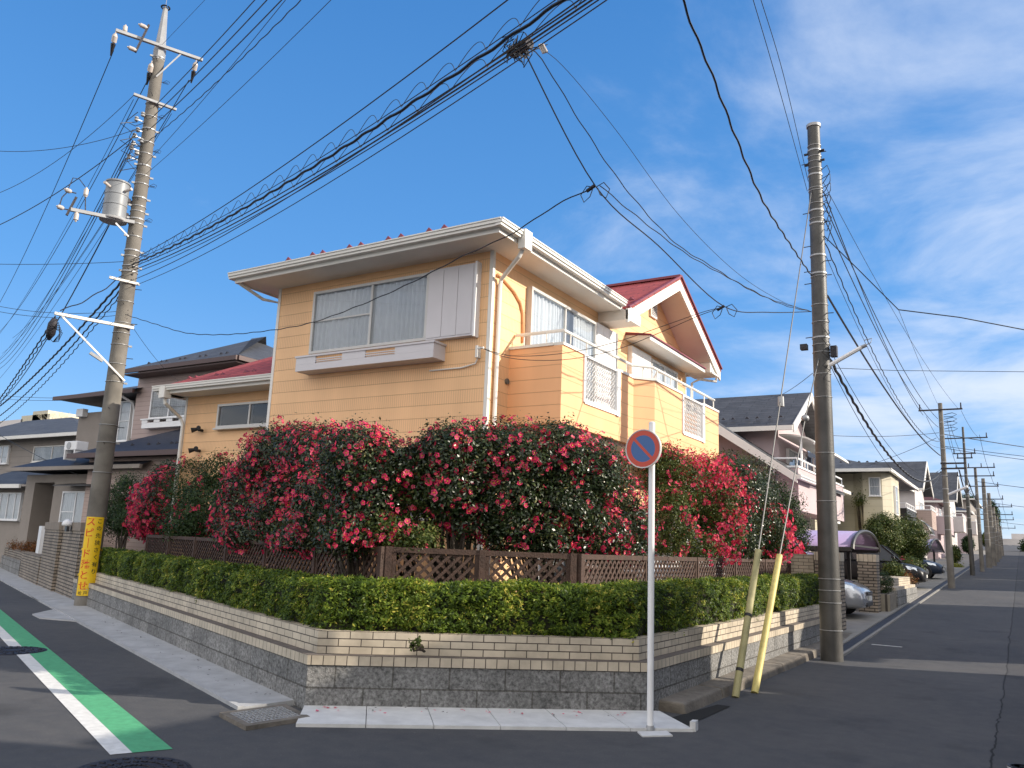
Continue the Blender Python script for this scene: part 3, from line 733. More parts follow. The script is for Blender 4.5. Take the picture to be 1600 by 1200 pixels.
# ------------------------------------------------------------------ camellias
def bush(name, label, cat, lobes, n, leaf='leafcam', size=(.016, .033), flowers=0, flow_lobes=None, trunk=None, group=None, clump=.13, shell=(.55, 1.05), fsize=(.022, .036), stems=None, aspect=.46):
    if 'camellia' in name: lobes = [(l[0], l[1], l[2]-.03, l[3]*1.12, l[4]*1.12, l[5]*1.12) for l in lobes]; n = int(n*1.45)
    lo = np.array(lobes, float)
    bx, by = (trunk[0], trunk[1]) if trunk else (lo[:, 0].mean(), lo[:, 1].mean())
    zb = trunk[2] if trunk else .6
    root = thing(name, label, cat, (bx, by, zb), group)
    mb = MB()
    for i, l in enumerate(lobes):
        for k in range(3 if stems is None else stems):
            e = (l[0]+RNG.uniform(-.5, .5)*l[3], l[1]+RNG.uniform(-.5, .5)*l[4], l[2]+RNG.uniform(-.2, .5)*l[5])
            s = (bx+RNG.uniform(-.05, .05), by+RNG.uniform(-.05, .05), zb)
            mid = ((s[0]*.55+e[0]*.45)+RNG.uniform(-.1, .1), (s[1]*.55+e[1]*.45)+RNG.uniform(-.1, .1), s[2]*.5+e[2]*.5-.05)
            mb.tube([s, ((s[0]+mid[0])/2+RNG.uniform(-.03, .03), (s[1]+mid[1])/2, (s[2]+mid[2])/2), mid, ((mid[0]+e[0])/2+RNG.uniform(-.05, .05), (mid[1]+e[1])/2, (mid[2]+e[2])/2+.03), e], [.03, .022, .016, .01, .004], 6)
    mb.build('trunk', M['bark'], root, smooth=True)
    P, nn, br = crown_points(lobes, n, clump, shell)
    if 'camellia' in name:
        kp = P[:, 2] > 1.36+RNG.normal(size=len(P))*.07; P, nn, br = P[kp], nn[kp], br[kp]
    k = len(P); N2 = nn*1.1+RNG.normal(size=(k, 3))*.6+np.array([0, 0, .35])
    rnd = np.clip(.45+br+RNG.normal(size=k)*.2, 0, 1)
    leaf_mesh('foliage', M[leaf], P, N2, RNG.uniform(size[0], size[1], k), root, rnd, aspect)
    if flowers:
        fl = flow_lobes or lobes
        P, nn, br = crown_points(fl, int(flowers*3.), .10, (.93, 1.12), per=4)
        kp = P[:, 2] > 1.28; P, nn = P[kp], nn[kp]; k = len(P)
        # flowers sit towards the light side and on top more than at the back
        leaf_mesh('flowers', M['petal'], P, nn+RNG.normal(size=(k, 3))*.45, RNG.uniform(fsize[0]*1.08, fsize[1]*1.22, k), root, np.clip(RNG.uniform(0, .9, k), 0, .93), 1, kind='flower')
    return root
# planting line: 1.45 m behind the wall face (left), the corner, then the right-hand street
LB = [np.array(p) for p in offset_line(WALL, 1.42)]
def onrow(px, py, seg, off=0.):
    ln = [np.array(p) for p in offset_line(WALL, 1.42+off)]
    return PV(px, py, ln[seg], ln[seg+1])
def mpp(p):  # metres per photo pixel at a point
    v = RW.T@(np.array(p)-CAM); return v[2]/FPX
def lobe(px, py, rx, ry, seg, off=0., dep=None):
    p = onrow(px, py, seg, off); s = mpp(p)
    return (p[0], p[1], p[2], rx*s, (dep or min(rx, 90)*.8)*s, ry*s)
CG = 'red flowering camellia bushes behind the lattice fence'
bush('evergreen_shrub', 'plain dark green shrub behind the far left end of the lattice fence', 'shrub', [lobe(190, 785, 36, 45, 0, .2), lobe(180, 808, 30, 34, 0, .2), lobe(205, 775, 30, 35, 0, .3), lobe(200, 812, 30, 25, 0, .2)], 19000, 'leafdark', (.02, .032), trunk=(*onrow(190, 850, 0)[:2], .6))
bush('camellia_bush', 'small camellia thick with pink flowers at the left end of the row', 'flowering shrub', [lobe(248, 790, 38, 38, 0), lobe(236, 812, 32, 26, 0), lobe(262, 765, 32, 30, 0), lobe(225, 790, 22, 36, 0)], 10000, 'leafcam', (.02, .032), 700, trunk=(*onrow(250, 850, 0)[:2], .6), group=CG, fsize=(.03, .045))
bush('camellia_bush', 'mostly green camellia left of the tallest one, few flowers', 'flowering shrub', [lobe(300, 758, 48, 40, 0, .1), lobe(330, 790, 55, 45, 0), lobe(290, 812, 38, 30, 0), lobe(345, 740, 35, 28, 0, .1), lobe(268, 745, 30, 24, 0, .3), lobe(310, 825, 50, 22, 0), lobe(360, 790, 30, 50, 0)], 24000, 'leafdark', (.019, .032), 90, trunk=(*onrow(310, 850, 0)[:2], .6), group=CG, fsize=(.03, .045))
bush('camellia_bush', 'tall camellia with pink blooms on its crown, left of the middle', 'flowering shrub', [lobe(428, 718, 48, 48, 0, -.1), lobe(405, 770, 55, 60, 0, -.1), lobe(470, 700, 40, 34, 0, -.1), lobe(380, 815, 45, 36, 0, -.15), lobe(450, 800, 55, 52, 0, -.2), lobe(400, 835, 50, 22, 0, -.25), lobe(470, 840, 40, 20, 0, -.3)], 32000, 'leafcam', (.018, .030), 620, trunk=(*onrow(430, 870, 0)[:2], .6), group=CG, fsize=(.028, .042))
LBc = LB[1]
bush('camellia_bush', 'broad camellia covered in red flowers in front of the yellow wall', 'flowering shrub', [lobe(500, 715, 52, 46, 0, -.15), lobe(556, 712, 58, 46, 1, .15), lobe(600, 735, 50, 42, 1, .1), lobe(520, 790, 62, 62, 0, -.25), lobe(575, 790, 50, 55, 1, .1), lobe(500, 835, 40, 30, 0, -.3), lobe(545, 830, 45, 26, 1, -.1)], 36000, 'leafcam', (.017, .029), 560, trunk=(*onrow(560, 870, 1)[:2], .6), group=CG)
bush('camellia_bush', 'thin low camellia with bare twigs in the gap showing the window', 'flowering shrub', [lobe(640, 835, 42, 20, 1, -.1), lobe(600, 825, 36, 24, 1, -.1), lobe(645, 765, 30, 40, 1, .1), lobe(625, 740, 26, 24, 1, .1)], 6500, 'leafmid', (.016, .027), 60, trunk=(*onrow(640, 880, 1)[:2], .6), group=CG, stems=4)
bush('camellia_bush', 'vase shaped camellia on dark upright stems, right of the gap', 'flowering shrub', [lobe(700, 708, 48, 38, 1, 0), lobe(742, 712, 48, 44, 1, .05), lobe(700, 760, 46, 44, 1, 0), lobe(725, 800, 34, 34, 1, .05), lobe(655, 720, 22, 26, 1, .1)], 20000, 'leafcam', (.017, .029), 240, trunk=(*onrow(706, 880, 1)[:2], .6), group=CG, stems=7)
bush('camellia_bush', 'large rounded camellia left of the round traffic sign', 'flowering shrub', [lobe(800, 712, 62, 46, 1, .1), lobe(862, 715, 62, 48, 1, .2), lobe(915, 740, 56, 50, 1, .3), lobe(795, 775, 52, 46, 1, 0), lobe(865, 780, 48, 38, 1, .1), lobe(790, 825, 38, 32, 1, 0), lobe(850, 835, 40, 26, 1, 0), lobe(900, 800, 40, 36, 1, .1)], 40000, 'leafcam', (.017, .029), 420, trunk=(*onrow(840, 880, 1)[:2], .6), group=CG)
bush('camellia_bush', 'loose camellia behind the white sign post, white showing through', 'flowering shrub', [lobe(960, 775, 44, 36, 2, .25, 40), lobe(930, 832, 50, 40, 2, .1, 40), lobe(985, 830, 34, 36, 2, 0, 40), lobe(965, 862, 38, 18, 2, 0, 30)], 12000, 'leafcam', (.017, .029), 150, trunk=(*onrow(960, 880, 2)[:2], .6), group=CG, stems=5)
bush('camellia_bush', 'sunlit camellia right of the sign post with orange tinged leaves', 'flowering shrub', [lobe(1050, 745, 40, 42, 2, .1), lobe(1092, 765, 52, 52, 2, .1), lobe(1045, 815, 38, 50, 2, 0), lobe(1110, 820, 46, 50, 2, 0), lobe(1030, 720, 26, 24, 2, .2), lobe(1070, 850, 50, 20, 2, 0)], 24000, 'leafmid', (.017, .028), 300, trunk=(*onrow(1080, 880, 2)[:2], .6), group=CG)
bush('camellia_bush', 'big camellia with hanging trails of red flowers, near the olive pole guard', 'flowering shrub', [lobe(1140, 770, 46, 52, 2, .1), lobe(1165, 795, 48, 52, 2, 0), lobe(1140, 840, 46, 40, 2, -.05), lobe(1180, 760, 30, 38, 2, .2)], 22000, 'leafcam', (.018, .030), 330, flow_lobes=[lobe(1137, 780, 26, 46, 2, -.35, 14), lobe(1165, 765, 15, 34, 2, -.25, 14), lobe(1130, 850, 26, 30, 2, -.45, 14), lobe(1150, 820, 14, 22, 2, -.45, 10), lobe(1085, 735, 60, 20, 2, 0)], trunk=(*onrow(1150, 880, 2)[:2], .6), group=CG)
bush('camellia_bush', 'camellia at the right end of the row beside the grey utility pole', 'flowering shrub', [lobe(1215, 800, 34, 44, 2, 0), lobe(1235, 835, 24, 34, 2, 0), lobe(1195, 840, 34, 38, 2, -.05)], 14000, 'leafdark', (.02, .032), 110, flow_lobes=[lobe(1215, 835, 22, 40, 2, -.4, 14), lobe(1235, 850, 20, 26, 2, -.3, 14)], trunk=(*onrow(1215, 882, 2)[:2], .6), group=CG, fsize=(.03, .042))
bush('evergreen_shrub', 'dark rounded evergreen peeping above the right camellias', 'shrub', [lobe(1135, 722, 36, 16, 2, .8), lobe(1110, 725, 24, 14, 2, .8), lobe(1160, 750, 30, 30, 2, .7)], 5000, 'leafmid', (.02, .03), trunk=(*onrow(1135, 860, 2, .8)[:2], .6))
# little weed growing from the wall joint, fallen petals
p = PV(655, 1005, WALL[1]-0, WALL[2]); bush('weed', 'small green weed growing out of the cream tiles', 'plant', [(p[0]+.0, p[1]-.07, p[2]+.01, .055, .035, .045), (p[0]+.01, p[1]-.07, p[2]-.02, .04, .03, .03)], 110, 'leafmid', (.012, .022), trunk=(p[0], p[1]+.02, .585), clump=.03, stems=1, aspect=.7)

# ================================================================== MAIN HOUSE
XH, YH, YE, XL = -6.517, 9.81, 18.25, -11.09
YW = 11.0; XWL = -14.97
house = thing('house', 'yellow two-storey house with cream eaves and a peach balcony on the corner', 'house', (XH, YH, .6))
FF = Face((XL, YH), (1, 0), (0, -1))       # front
FR = Face((XH, YH), (0, 1), (1, 0))        # street side
FW = Face((XWL, YW), (1, 0), (0, -1))      # low wing
SOF = 5.95
mb = MB(); mb.box(XL, XH, YH, YE, .58, SOF)
mb.add([(XH, 13.6, SOF), (XH, 18.7, SOF), (XH, 16.16, 7.2), (XL, 13.6, SOF), (XL, 18.7, SOF), (XL, 16.16, 7.2)], [(0, 1, 2), (5, 4, 3), (0, 2, 5, 3), (2, 1, 4, 5)])
mb.build('wall', M['siding'], house)
MB().box(XWL, XL, YW, 16.5, .58, 4.38).build('wall', M['siding'], house)
mb = MB()   # corner boards
for (x, y, z1) in ((XH, YH, SOF), (XL, YH, SOF)):
    mb.cut(); mb.box(x-.05 if x == XH else x-.012, x+.012 if x == XH else x+.05, y-.012, y+.05, .6, z1-.002)
mb.cut(); mb.box(XWL-.012, XWL+.05, YW-.012, YW+.05, .6, 4.37); mb.cut(); mb.box(XH-.05, XH+.012, YE-.05, YE+.012, .6, 5.9)
mb.build('corner_board', M['trim'], house)

def hip(mb, x0, x1, y0, y1, z, s, th_=.06):
    w_ = min(x1-x0, y1-y0)/2; h = z+s*w_
    if x1-x0 >= y1-y0: r0, r1 = (x0+w_, (y0+y1)/2, h), (x1-w_, (y0+y1)/2, h)
    else: r0, r1 = ((x0+x1)/2, y0+w_, h), ((x0+x1)/2, y1-w_, h)
    c = [(x0, y0, z), (x1, y0, z), (x1, y1, z), (x0, y1, z)]; b = [(p[0], p[1], z-th_) for p in c]
    if x1-x0 >= y1-y0: fs = [(0, 1, 5, 4), (1, 2, 5), (2, 3, 4, 5), (3, 0, 4)]
    else: fs = [(0, 1, 4), (1, 2, 5, 4), (2, 3, 5), (3, 0, 4, 5)]
    mb.add(c+[r0, r1]+b, fs+[(6, 7, 1, 0), (7, 8, 2, 1), (8, 9, 3, 2), (9, 6, 0, 3), (9, 8, 7, 6)])
    return mb
def slab(mb, a, b, c, d, t=.07):
    """roof slab from eave a-b up to ridge d-c"""
    P = [Vector(a), Vector(b), Vector(c), Vector(d)]
    return mb.hexa([p-Vector((0, 0, t)) for p in P], P)
EX0, EX1, EY0 = -11.56, -5.95, 9.1
mb = hip(MB(), EX0+.03, EX1-.03, EY0+.03, 13.44, 6.04, .2, .05)
gy0, gy1, ga, gz = 13.42, 18.92, 16.16, 7.36
slab(mb, (-12, gy0, 5.93), (-5.9, gy0, 5.93), (-5.9, ga, gz), (-12, ga, gz)) if False else None
def gslab(mb, y0, z0, t=.045, x0=-12., x1=-5.88):
    P = [(x0, y0, z0), (x1, y0, z0), (x1, ga, gz), (x0, ga, gz)]
    if y0 > ga: P = [P[1], P[0], P[3], P[2]]
    return mb.hexa([(p[0], p[1], p[2]-t) for p in P], P)
gslab(mb, 13.6, 6.02); gslab(mb, gy1+.03, 5.88)
mb.build('roof', M['redroof'], house)
mb = MB()  # ridge cap and red verge trim
mb.beam((-12, ga, gz+.02), (-5.86, ga, gz+.02), .16, .05)
mb.beam((-5.87, gy0-.02, 5.94), (-5.87, ga, gz+.03), .05, .035); mb.beam((-5.87, gy1+.03, 5.91), (-5.87, ga, gz+.03), .05, .035)
mb.build('verge_trim', M['redmetal'], house)
# soffit and fascia of the front block
mb = MB(); mb.box(EX0+.08, EX1-.08, EY0+.08, YH, SOF-.03, SOF); mb.box(XH, EX1-.08, YH, 13.9, SOF-.03, SOF); mb.box(EX0+.08, XL, YH, 15, SOF-.03, SOF)
# gable soffits and boxed return
mb.box(XH, -5.93, 18.26, 18.9, 5.70, 5.93); mb.box(XH, -5.945, 13.46, 14.0, 5.73, 5.915)
for (ya, za, yb, zb) in ((13.9, 5.99, ga, gz-.09), (18.3, 5.96, ga, gz-.09)):
    P = [(XH, ya, za-.0), (-5.93, ya, za), (-5.93, yb, zb), (XH, yb, zb)]
    if ya > yb: P = P[::-1]
    mb.hexa([(p[0], p[1], p[2]-.03) for p in P], P)
mb.build('soffit', M['soffit'], house)
mb = MB()
mb.box(EX0+.05, EX1-.05, EY0+.05, EY0+.08, SOF-.06, 6.0); mb.box(EX1-.08, EX1-.05, EY0+.08, 13.4, SOF-.06, 6.0); mb.box(EX0+.05, EX0+.08, EY0+.08, 15, SOF-.06, 6.0)
# white barge boards of the gable, left one ending in a broad vertical cut
X0, X1 = -5.93, -5.89
def barge(y0, z0, y1, z1, h):
    mb.hexa([(X0, y0, z0-h), (X1, y0, z0-h), (X1, y1, z1-h), (X0, y1, z1-h)] if y1 > y0 else [(X1, y0, z0-h), (X0, y0, z0-h), (X0, y1, z1-h), (X1, y1, z1-h)],
            [(X0, y0, z0), (X1, y0, z0), (X1, y1, z1), (X0, y1, z1)] if y1 > y0 else [(X1, y0, z0), (X0, y0, z0), (X0, y1, z1), (X1, y1, z1)])
sl1 = (gz-5.90)/(ga-gy0+.05)
barge(13.42, 5.90, ga, gz-.05, .24); barge(18.92, 5.86, ga, gz-.05, .24)
mb.box(X0-.002, X1-.002, 13.42, 14.02, 5.72, 5.93); mb.box(X0-.002, X1-.002, 18.3, 18.92, 5.68, 5.72)
mb.build('fascia', M['trim'], house)
# gutters: stacked profile with open lip
def gutter(mb, a, b, w_=.11, h=.10, out=(0, -1)):
    mb.cut()
    a = Vector(a); b = Vector(b); o = Vector((*out, 0)).normalized()
    for (d0, d1, z0, z1) in ((0, w_*.8, 0, h*.4), (0, w_, h*.405, h*.85), (w_*.86, w_*1.12, h*.86, h*1.05)):
        c0 = a+o*((d0+d1)/2)+Vector((0, 0, (z0+z1)/2)); c1 = b+o*((d0+d1)/2)+Vector((0, 0, (z0+z1)/2))
        mb.beam(c0, c1, d1-d0, z1-z0)
mb = MB(); gutter(mb, (EX0-.02, EY0+.05, 5.955), (EX1+.04, EY0+.05, 5.955)); gutter(mb, (EX1-.05, EY0-.05, 5.957), (EX1-.05, 13.38, 5.957), out=(1, 0))
gutter(mb, (EX0+.05, EY0-.02, 5.956), (EX0+.05, 15, 5.956), out=(-1, 0)); gutter(mb, (-7.5, 18.95, 5.80), (-5.95, 18.95, 5.80), out=(0, 1))
gutter(mb, (XWL-.28, YW-.55, 4.42), (XL-.01, YW-.55, 4.42))
mb.build('gutter', M['trim'], house)
mb = MB(); mb.box(EX1-.02, EX1+.10, 9.62, 9.82, 5.80, 6.09)
mb.tube([(EX1+.0, 9.72, 5.82), (EX1-.05, 9.72, 5.72), (XH+.07, 9.95, 5.50), (XH+.045, 9.96, 5.42), (XH+.045, 9.96, .6)], .032, 8)
mb.cut(); mb.tube([(-6.0, 18.99, 5.8), (-6.02, 18.98, 5.62), (XH+.25, 18.5, 5.60), (XH+.10, 18.40, 5.5), (XH+.06, 18.38, .6)], .03, 8)
mb.cut(); mb.box(XWL-.02, XWL+.16, YW-.67, YW-.50, 4.26, 4.50)
mb.tube([(XWL+.05, YW-.58, 4.3), (XWL+.07, YW-.56, 4.16), (XWL+.0, YW-.10, 3.92), (XWL+.02, YW-.045, 3.8), (XWL+.02, YW-.045, .6)], .035, 8)
mb.cut(); mb.tube([(EX0+.1, EY0+.1, 5.9), (XL-.25, YH-.15, 5.72), (XL-.07, YH+.15, 5.7), (XL-.06, YH+.2, 4.3)], .03, 8)
mb.build('downpipe', M['trim'], house)
# wing roof (hipped at the left)
mb = MB(); e = (XWL-.30, YW-.58, 4.50)
k = 3.9; s = .55
mb.add([e, (XL, e[1], 4.5), (XL, e[1]+k, 4.5+s*k), (e[0]+k, e[1]+k, 4.5+s*k), (e[0], 17, 4.5), (e[0]+k, 13, 4.5+s*k), (XL, 13, 4.5+s*k)],
       [(0, 1, 2, 3), (0, 3, 5, 4)])
mb.add([(e[0], e[1], 4.46), (XL, e[1], 4.46), (XL, 17, 4.46), (e[0], 17, 4.46)], [(3, 2, 1, 0)])
mb.build('roof', M['redroof'], house)
mb = MB(); mb.box(XWL-.26, XL-.01, YW-.55, YW-.52, 4.36, 4.48); mb.box(XWL-.26, XL-.01, YW-.52, YW, 4.38, 4.41); mb.box(XWL-.26, XWL-.23, YW-.52, 16.5, 4.36, 4.48); mb.box(XWL-.23, XWL, YW-.5, 16.5, 4.38, 4.41)
mb.build('fascia', M['trim'], house)
def snow_guard(mb, x, y, z, s=.05):
    mb.cut()
    mb.add([(x-s, y, z), (x+s, y, z), (x, y, z+s*1.1), (x-s, y+.10, z+.02), (x+s, y+.10, z+.02)], [(0, 1, 2), (1, 4, 2), (4, 3, 2), (3, 0, 2)])
mb = MB()
for px in (447, 485, 501, 543, 561, 604, 624, 668, 692):
    q = PY(px, 362+(783-px)*.21, 9.25); snow_guard(mb, q[0], 9.25, 6.11, .115)
for px, py in ((295, 588), (305, 589), (337, 583), (347, 584), (383, 578), (396, 578)):
    q = PY(px, py, YW-.1); snow_guard(mb, q[0], YW-.1, 4.5+s*.48, .055)
for px, py in ((976, 458), (990, 459)):
    snow_guard(mb, -6.35 if px < 980 else -6.05, 13.9, 6.24, .06)
mb.build('snow_guard', M['redmetal'], house)

def window(root, F, u0, u1, z0, z1, stiles=(.5,), bars=(), curtain='curtain', d=.0, fw=.045, frame='alu', name='window', depth=.10, sill=True, glass='glass'):
    mb = MB(); f = fw
    F.box(mb, u0, u1, d, d+depth, z0, z0+f); F.box(mb, u0, u1, d, d+depth, z1-f, z1)
    F.box(mb, u0, u0+f, d, d+depth-.002, z0+f, z1-f); F.box(mb, u1-f, u1, d, d+depth-.002, z0+f, z1-f)
    W = u1-u0
    for s_ in stiles: u = u0+W*s_; F.box(mb, u-f*.45, u+f*.45, d, d+depth-.012, z0+f, z1-f)
    for (a, b, zf) in bars: z = z0+(z1-z0)*zf; F.box(mb, u0+W*a+f*.5, u0+W*b-f*.5, d, d+depth-.02, z-.012, z+.012)
    fr = mb.build(name, M[frame], root)
    mb = MB(); g = f*.6
    P = [F.p(u0+g, d+.07, z0+g), F.p(u1-g, d+.07, z0+g), F.p(u1-g, d+.07, z1-g), F.p(u0+g, d+.07, z1-g)]
    if F.u.x*F.n.y-F.u.y*F.n.x > 0: P = P[::-1]
    mb.quad(*P); mb.build('pane', M[glass], fr)
    if curtain:
        mb = MB(); n = max(10, int(W/.018)); vs = []
        for i in range(n+1):
            u = u0+g+(W-2*g)*i/n; dd = d+.033+.017*math.sin(i*1.05+math.sin(i*.11)*2)+.006*math.sin(i*.31)
            vs += [F.p(u, dd, z0+g), F.p(u, dd, z1-g)]
        mb.add(vs, [(2*i, 2*i+2, 2*i+3, 2*i+1) if F.u.x*F.n.y-F.u.y*F.n.x < 0 else (2*i+1, 2*i+3, 2*i+2, 2*i) for i in range(n)])
        mb.build('curtain', M[curtain], fr)
    else:
        mb = MB(); P = [F.p(u0+g, d+.01, z0+g), F.p(u1-g, d+.01, z0+g), F.p(u1-g, d+.01, z1-g), F.p(u0+g, d+.01, z1-g)]
        mb.quad(*P); mb.build('dark_room', M['dark'], fr)
    if sill:
        mb = MB(); F.box(mb, u0-.03, u1+.03, d+.003, d+depth+.04, z0-.035, z0-.003); mb.build('sill', M[frame], fr)
    return fr
uw0, uw1 = PY(497, 458, YH)[0]-XL, PY(677, 432, YH)[0]-XL
window(house, FF, uw0, uw1, 4.61, 5.71, (.53,), ((0, .53, .52),), sill=False)
# ground floor window glimpsed through the camellias, and one on the street side
a = PY(610, 745, YH); b = PY(700, 745, YH)
window(house, FF, a[0]-XL, b[0]-XL, 1.9, 2.95, (.5,), (), frame='white')
window(house, FR, 1.5, 3.2, .75, 2.9, (.5,), (), frame='white'); 
# shutter box of the front window
us0, us1 = uw1+.01, PY(750, 416, YH)[0]-XL
mb = MB(); FF.box(mb, us0, us1, 0, .11, 4.60, 5.73); sb = mb.build('shutter_box', M['shutter'], house)
mb = MB(); W = (us1-us0-.04)/3
for i in range(3): FF.box(mb, us0+.012+W*i+.006, us0+.012+W*(i+1)-.006, .111, .119, 4.63, 5.70)
mb.build('shutter_panel', M['shutter'], sb)
mb = MB(); FF.box(mb, us1+.001, us1+.035, 0, .125, 4.58, 5.75); mb.build('shutter_edge', M['white'], sb)
# slatted ledge box under the window
ub0, ub1 = PY(462, 563, 9.5)[0]-XL, PY(677, 540, 9.5)[0]-XL
mb = MB(); FF.box(mb, ub0, ub1, 0, .30, 4.27, 4.38); FF.box(mb, ub0+.03, ub1-.03, .0, .27, 4.381, 4.40)
lb = mb.build('window_ledge', M['shutter'], house)
mb = MB(); W = ub1-ub0
FF.box(mb, ub0-.02, ub1+.02, .27, .315, 4.50, 4.53); FF.box(mb, ub0-.02, ub0+.025, 0, .27, 4.50, 4.53); FF.box(mb, ub1-.025, ub1+.02, 0, .27, 4.50, 4.53)
for (a, b) in ((0, .155), (.36, .53), (.74, 1)): FF.box(mb, ub0+W*a, ub0+W*b, .275, .30, 4.381, 4.499)
for (a, b) in ((.155, .36), (.53, .74)):
    for k in range(2): FF.box(mb, ub0+W*a, ub0+W*b, .28, .30, 4.405+.034*k, 4.42+.034*k)
for k in (ub0, ub1-.02): FF.box(mb, k, k+.02, .0, .275, 4.381, 4.499)
mb.build('ledge_rail', M['shutter'], lb)
# wing window
u0, u1 = PY(348, 620, YW)[0]-XWL, PY(424, 612, YW)[0]-XWL+.3
window(house, FW, u0, min(u1, XL-XWL-.08), 3.66, 4.15, (.55,), (), curtain=None)
mb = MB()
for (px, py) in ((309, 670), (305, 702)):
    mb.cut(); q = PY(px, py, YW-.12); mb.cyl((q[0], YW, q[2]-.02), (q[0], YW-.1, q[2]-.02), .03, n=10)
    mb.cyl((q[0]-.02, YW-.1, q[2]), (q[0]-.10, YW-.2, q[2]-.04), .03, .055, 12); mb.cyl((q[0]+.03, YW-.1, q[2]+.02), (q[0]+.10, YW-.18, q[2]+.01), .025, .045, 12)
mb.build('floodlight', M['black'], house)
# street side windows upstairs
window(house, FR, 1.02, 3.40, 3.85, 5.65, (.5,), ())
mb = MB(); FR.box(mb, 3.42, 4.28, 0, .09, 3.83, 5.67); sb = mb.build('shutter_box', M['white'], house)
mb = MB()
for i in range(3): FR.box(mb, 3.44+.275*i, 3.44+.275*i+.255, .09, .098, 3.87, 5.63)
mb.build('shutter_panel', M['white'], sb)
mb = MB(); FR.box(mb, 4.30, 4.34, 0, .1, 3.83, 5.67); mb.build('shutter_edge', M['steel'], sb)
window(house, FR, 6.10, 7.65, 3.85, 5.56, (.5,), ())
mb = MB(); FR.box(mb, 5.05, 6.08, 0, .09, 3.83, 5.60); sb = mb.build('shutter_box', M['white'], house)
mb = MB()
for i in range(4): FR.box(mb, 5.07+.25*i, 5.07+.25*i+.235, .09, .098, 3.87, 5.56)
mb.build('shutter_panel', M['white'], sb)
# little canopy over the second window
mb = MB(); y0, y1 = 14.75, 18.1
mb.hexa([(XH, y0, 5.70), (XH+.52, y0, 5.66), (XH+.52, y1, 5.66), (XH, y1, 5.70)], [(XH, y0, 5.80), (XH+.52, y0, 5.74), (XH+.52, y1, 5.74), (XH, y1, 5.80)])
cn = mb.build('window_canopy', M['trim'], house)
MB().hexa([(XH, y0-.02, 5.801), (XH+.55, y0-.02, 5.741), (XH+.55, y1+.02, 5.741), (XH, y1+.02, 5.801)], [(XH, y0-.02, 5.86), (XH+.55, y0-.02, 5.77), (XH+.55, y1+.02, 5.77), (XH, y1+.02, 5.86)]).build('canopy_top', M['redmetal'], cn)
# gable louvre
mb = MB(); FR.box(mb, 6.15, 6.50, 0, .05, 6.52, 6.93); lv = mb.build('gable_vent', M['trim'], house)
mb = MB()
for k in range(8): FR.box(mb, 6.20, 6.45, .05, .06, 6.57+.04*k, 6.59+.04*k)
mb.build('louvre', M['steel'], lv)
# conduit swelling and round vent
mb = MB(); q = [PX(*p, XH+.02) for p in ((777, 430), (783, 432), (803, 455), (813, 473), (817, 490), (817, 535))]
mb.tube([(XH+.02, p[1], p[2]) for p in q], .028, 8); mb.build('conduit', M['siding2'], house, smooth=True)
mb = MB(); q = PX(791, 596, XH); mb.cyl((XH, q[1], q[2]), (XH+.03, q[1], q[2]), .045, n=18); mb.build('round_vent', M['oldconc'], house)
# cable bracket on the corner
q = PY(745, 546, YH-.08); mb = MB(); mb.box(q[0]-.02, q[0]+.02, YH-.09, YH, q[2]-.12, q[2]+.06); mb.cyl((q[0]+.05, YH-.12, q[2]), (q[0]+.16, YH-.14, q[2]), .015)
mb.tube([(q[0]+.02, YH-.03, q[2]-.05), (q[0]-.05, YH-.03, q[2]-.2), (q[0]-.3, YH-.02, q[2]-.24), (q[0]-.9, YH-.02, q[2]-.24)], .012, 6)
mb.build('cable_bracket', M['trim'], house)
BR = np.array([q[0]+.12, YH-.14, q[2]])

# balcony: peach siding panels with cream caps, mesh inserts, rail
X1b, X2b = -5.6, -5.33; Y0b, Y1b, Y2b, Y3b = 10.38, 13.03, 13.34, 16.95
zb0, zb1 = 3.335, 4.50
prof = [(XH, Y0b), (X1b, Y0b), (X1b, Y1b), (X2b, Y2b), (X2b, Y3b), (XH, Y3b)]
def wallrun(mb, p, q, t, z0, z1, s0=0., s1=1.):
    p = np.array(p, float); q = np.array(q, float); d = q-p; l = np.linalg.norm(d); d /= l; n = np.array([-d[1], d[0]])*t
    a = p+d*l*s0; b = p+d*l*s1
    mb.hexa([(*a, z0), (*b, z0), (*(b+n), z0), (*(a+n), z0)], [(*a, z1), (*b, z1), (*(b+n), z1), (*(a+n), z1)])
bal = thing  # alias guard
mbw = MB()
wallrun(mbw, prof[0], prof[1], .12, zb0, zb1, 0, 1-.1205/(X1b-XH))
l1 = Y1b-Y0b; w0, w1 = (11.08-Y0b)/l1, (12.42-Y0b)/l1
zo = 3.76
wallrun(mbw, prof[1], prof[2], .12, zb0, zb1, 0, w0); wallrun(mbw, prof[1], prof[2], .12, zb0, zb1, w1, 1); wallrun(mbw, prof[1], prof[2], .12, zb0, zo, w0, w1)
wallrun(mbw, prof[2], prof[3], .12, zb0, zb1)
l2 = Y3b-Y2b; v0, v1 = (14.72-Y2b)/l2, (15.98-Y2b)/l2
wallrun(mbw, prof[3], prof[4], .12, zb0, zb1, 0, v0); wallrun(mbw, prof[3], prof[4], .12, zb0, zb1, v1, 1); wallrun(mbw, prof[3], prof[4], .12, zb0, zo, v0, v1)
wallrun(mbw, prof[4], prof[5], .12, zb0, zb1, .1205/(X2b-XH), 1)
bw = mbw.build('balcony', M['siding2'], house)
mb = MB()
mb.prism([(XH, Y0b+.13), (X1b-.13, Y0b+.13), (X1b-.13, Y1b), (X2b-.13, Y2b), (X2b-.13, Y3b-.13), (XH, Y3b-.13)], zb0+.01, 3.8); mb.build('floor_slab', M['soffit'], bw)
mb = MB()
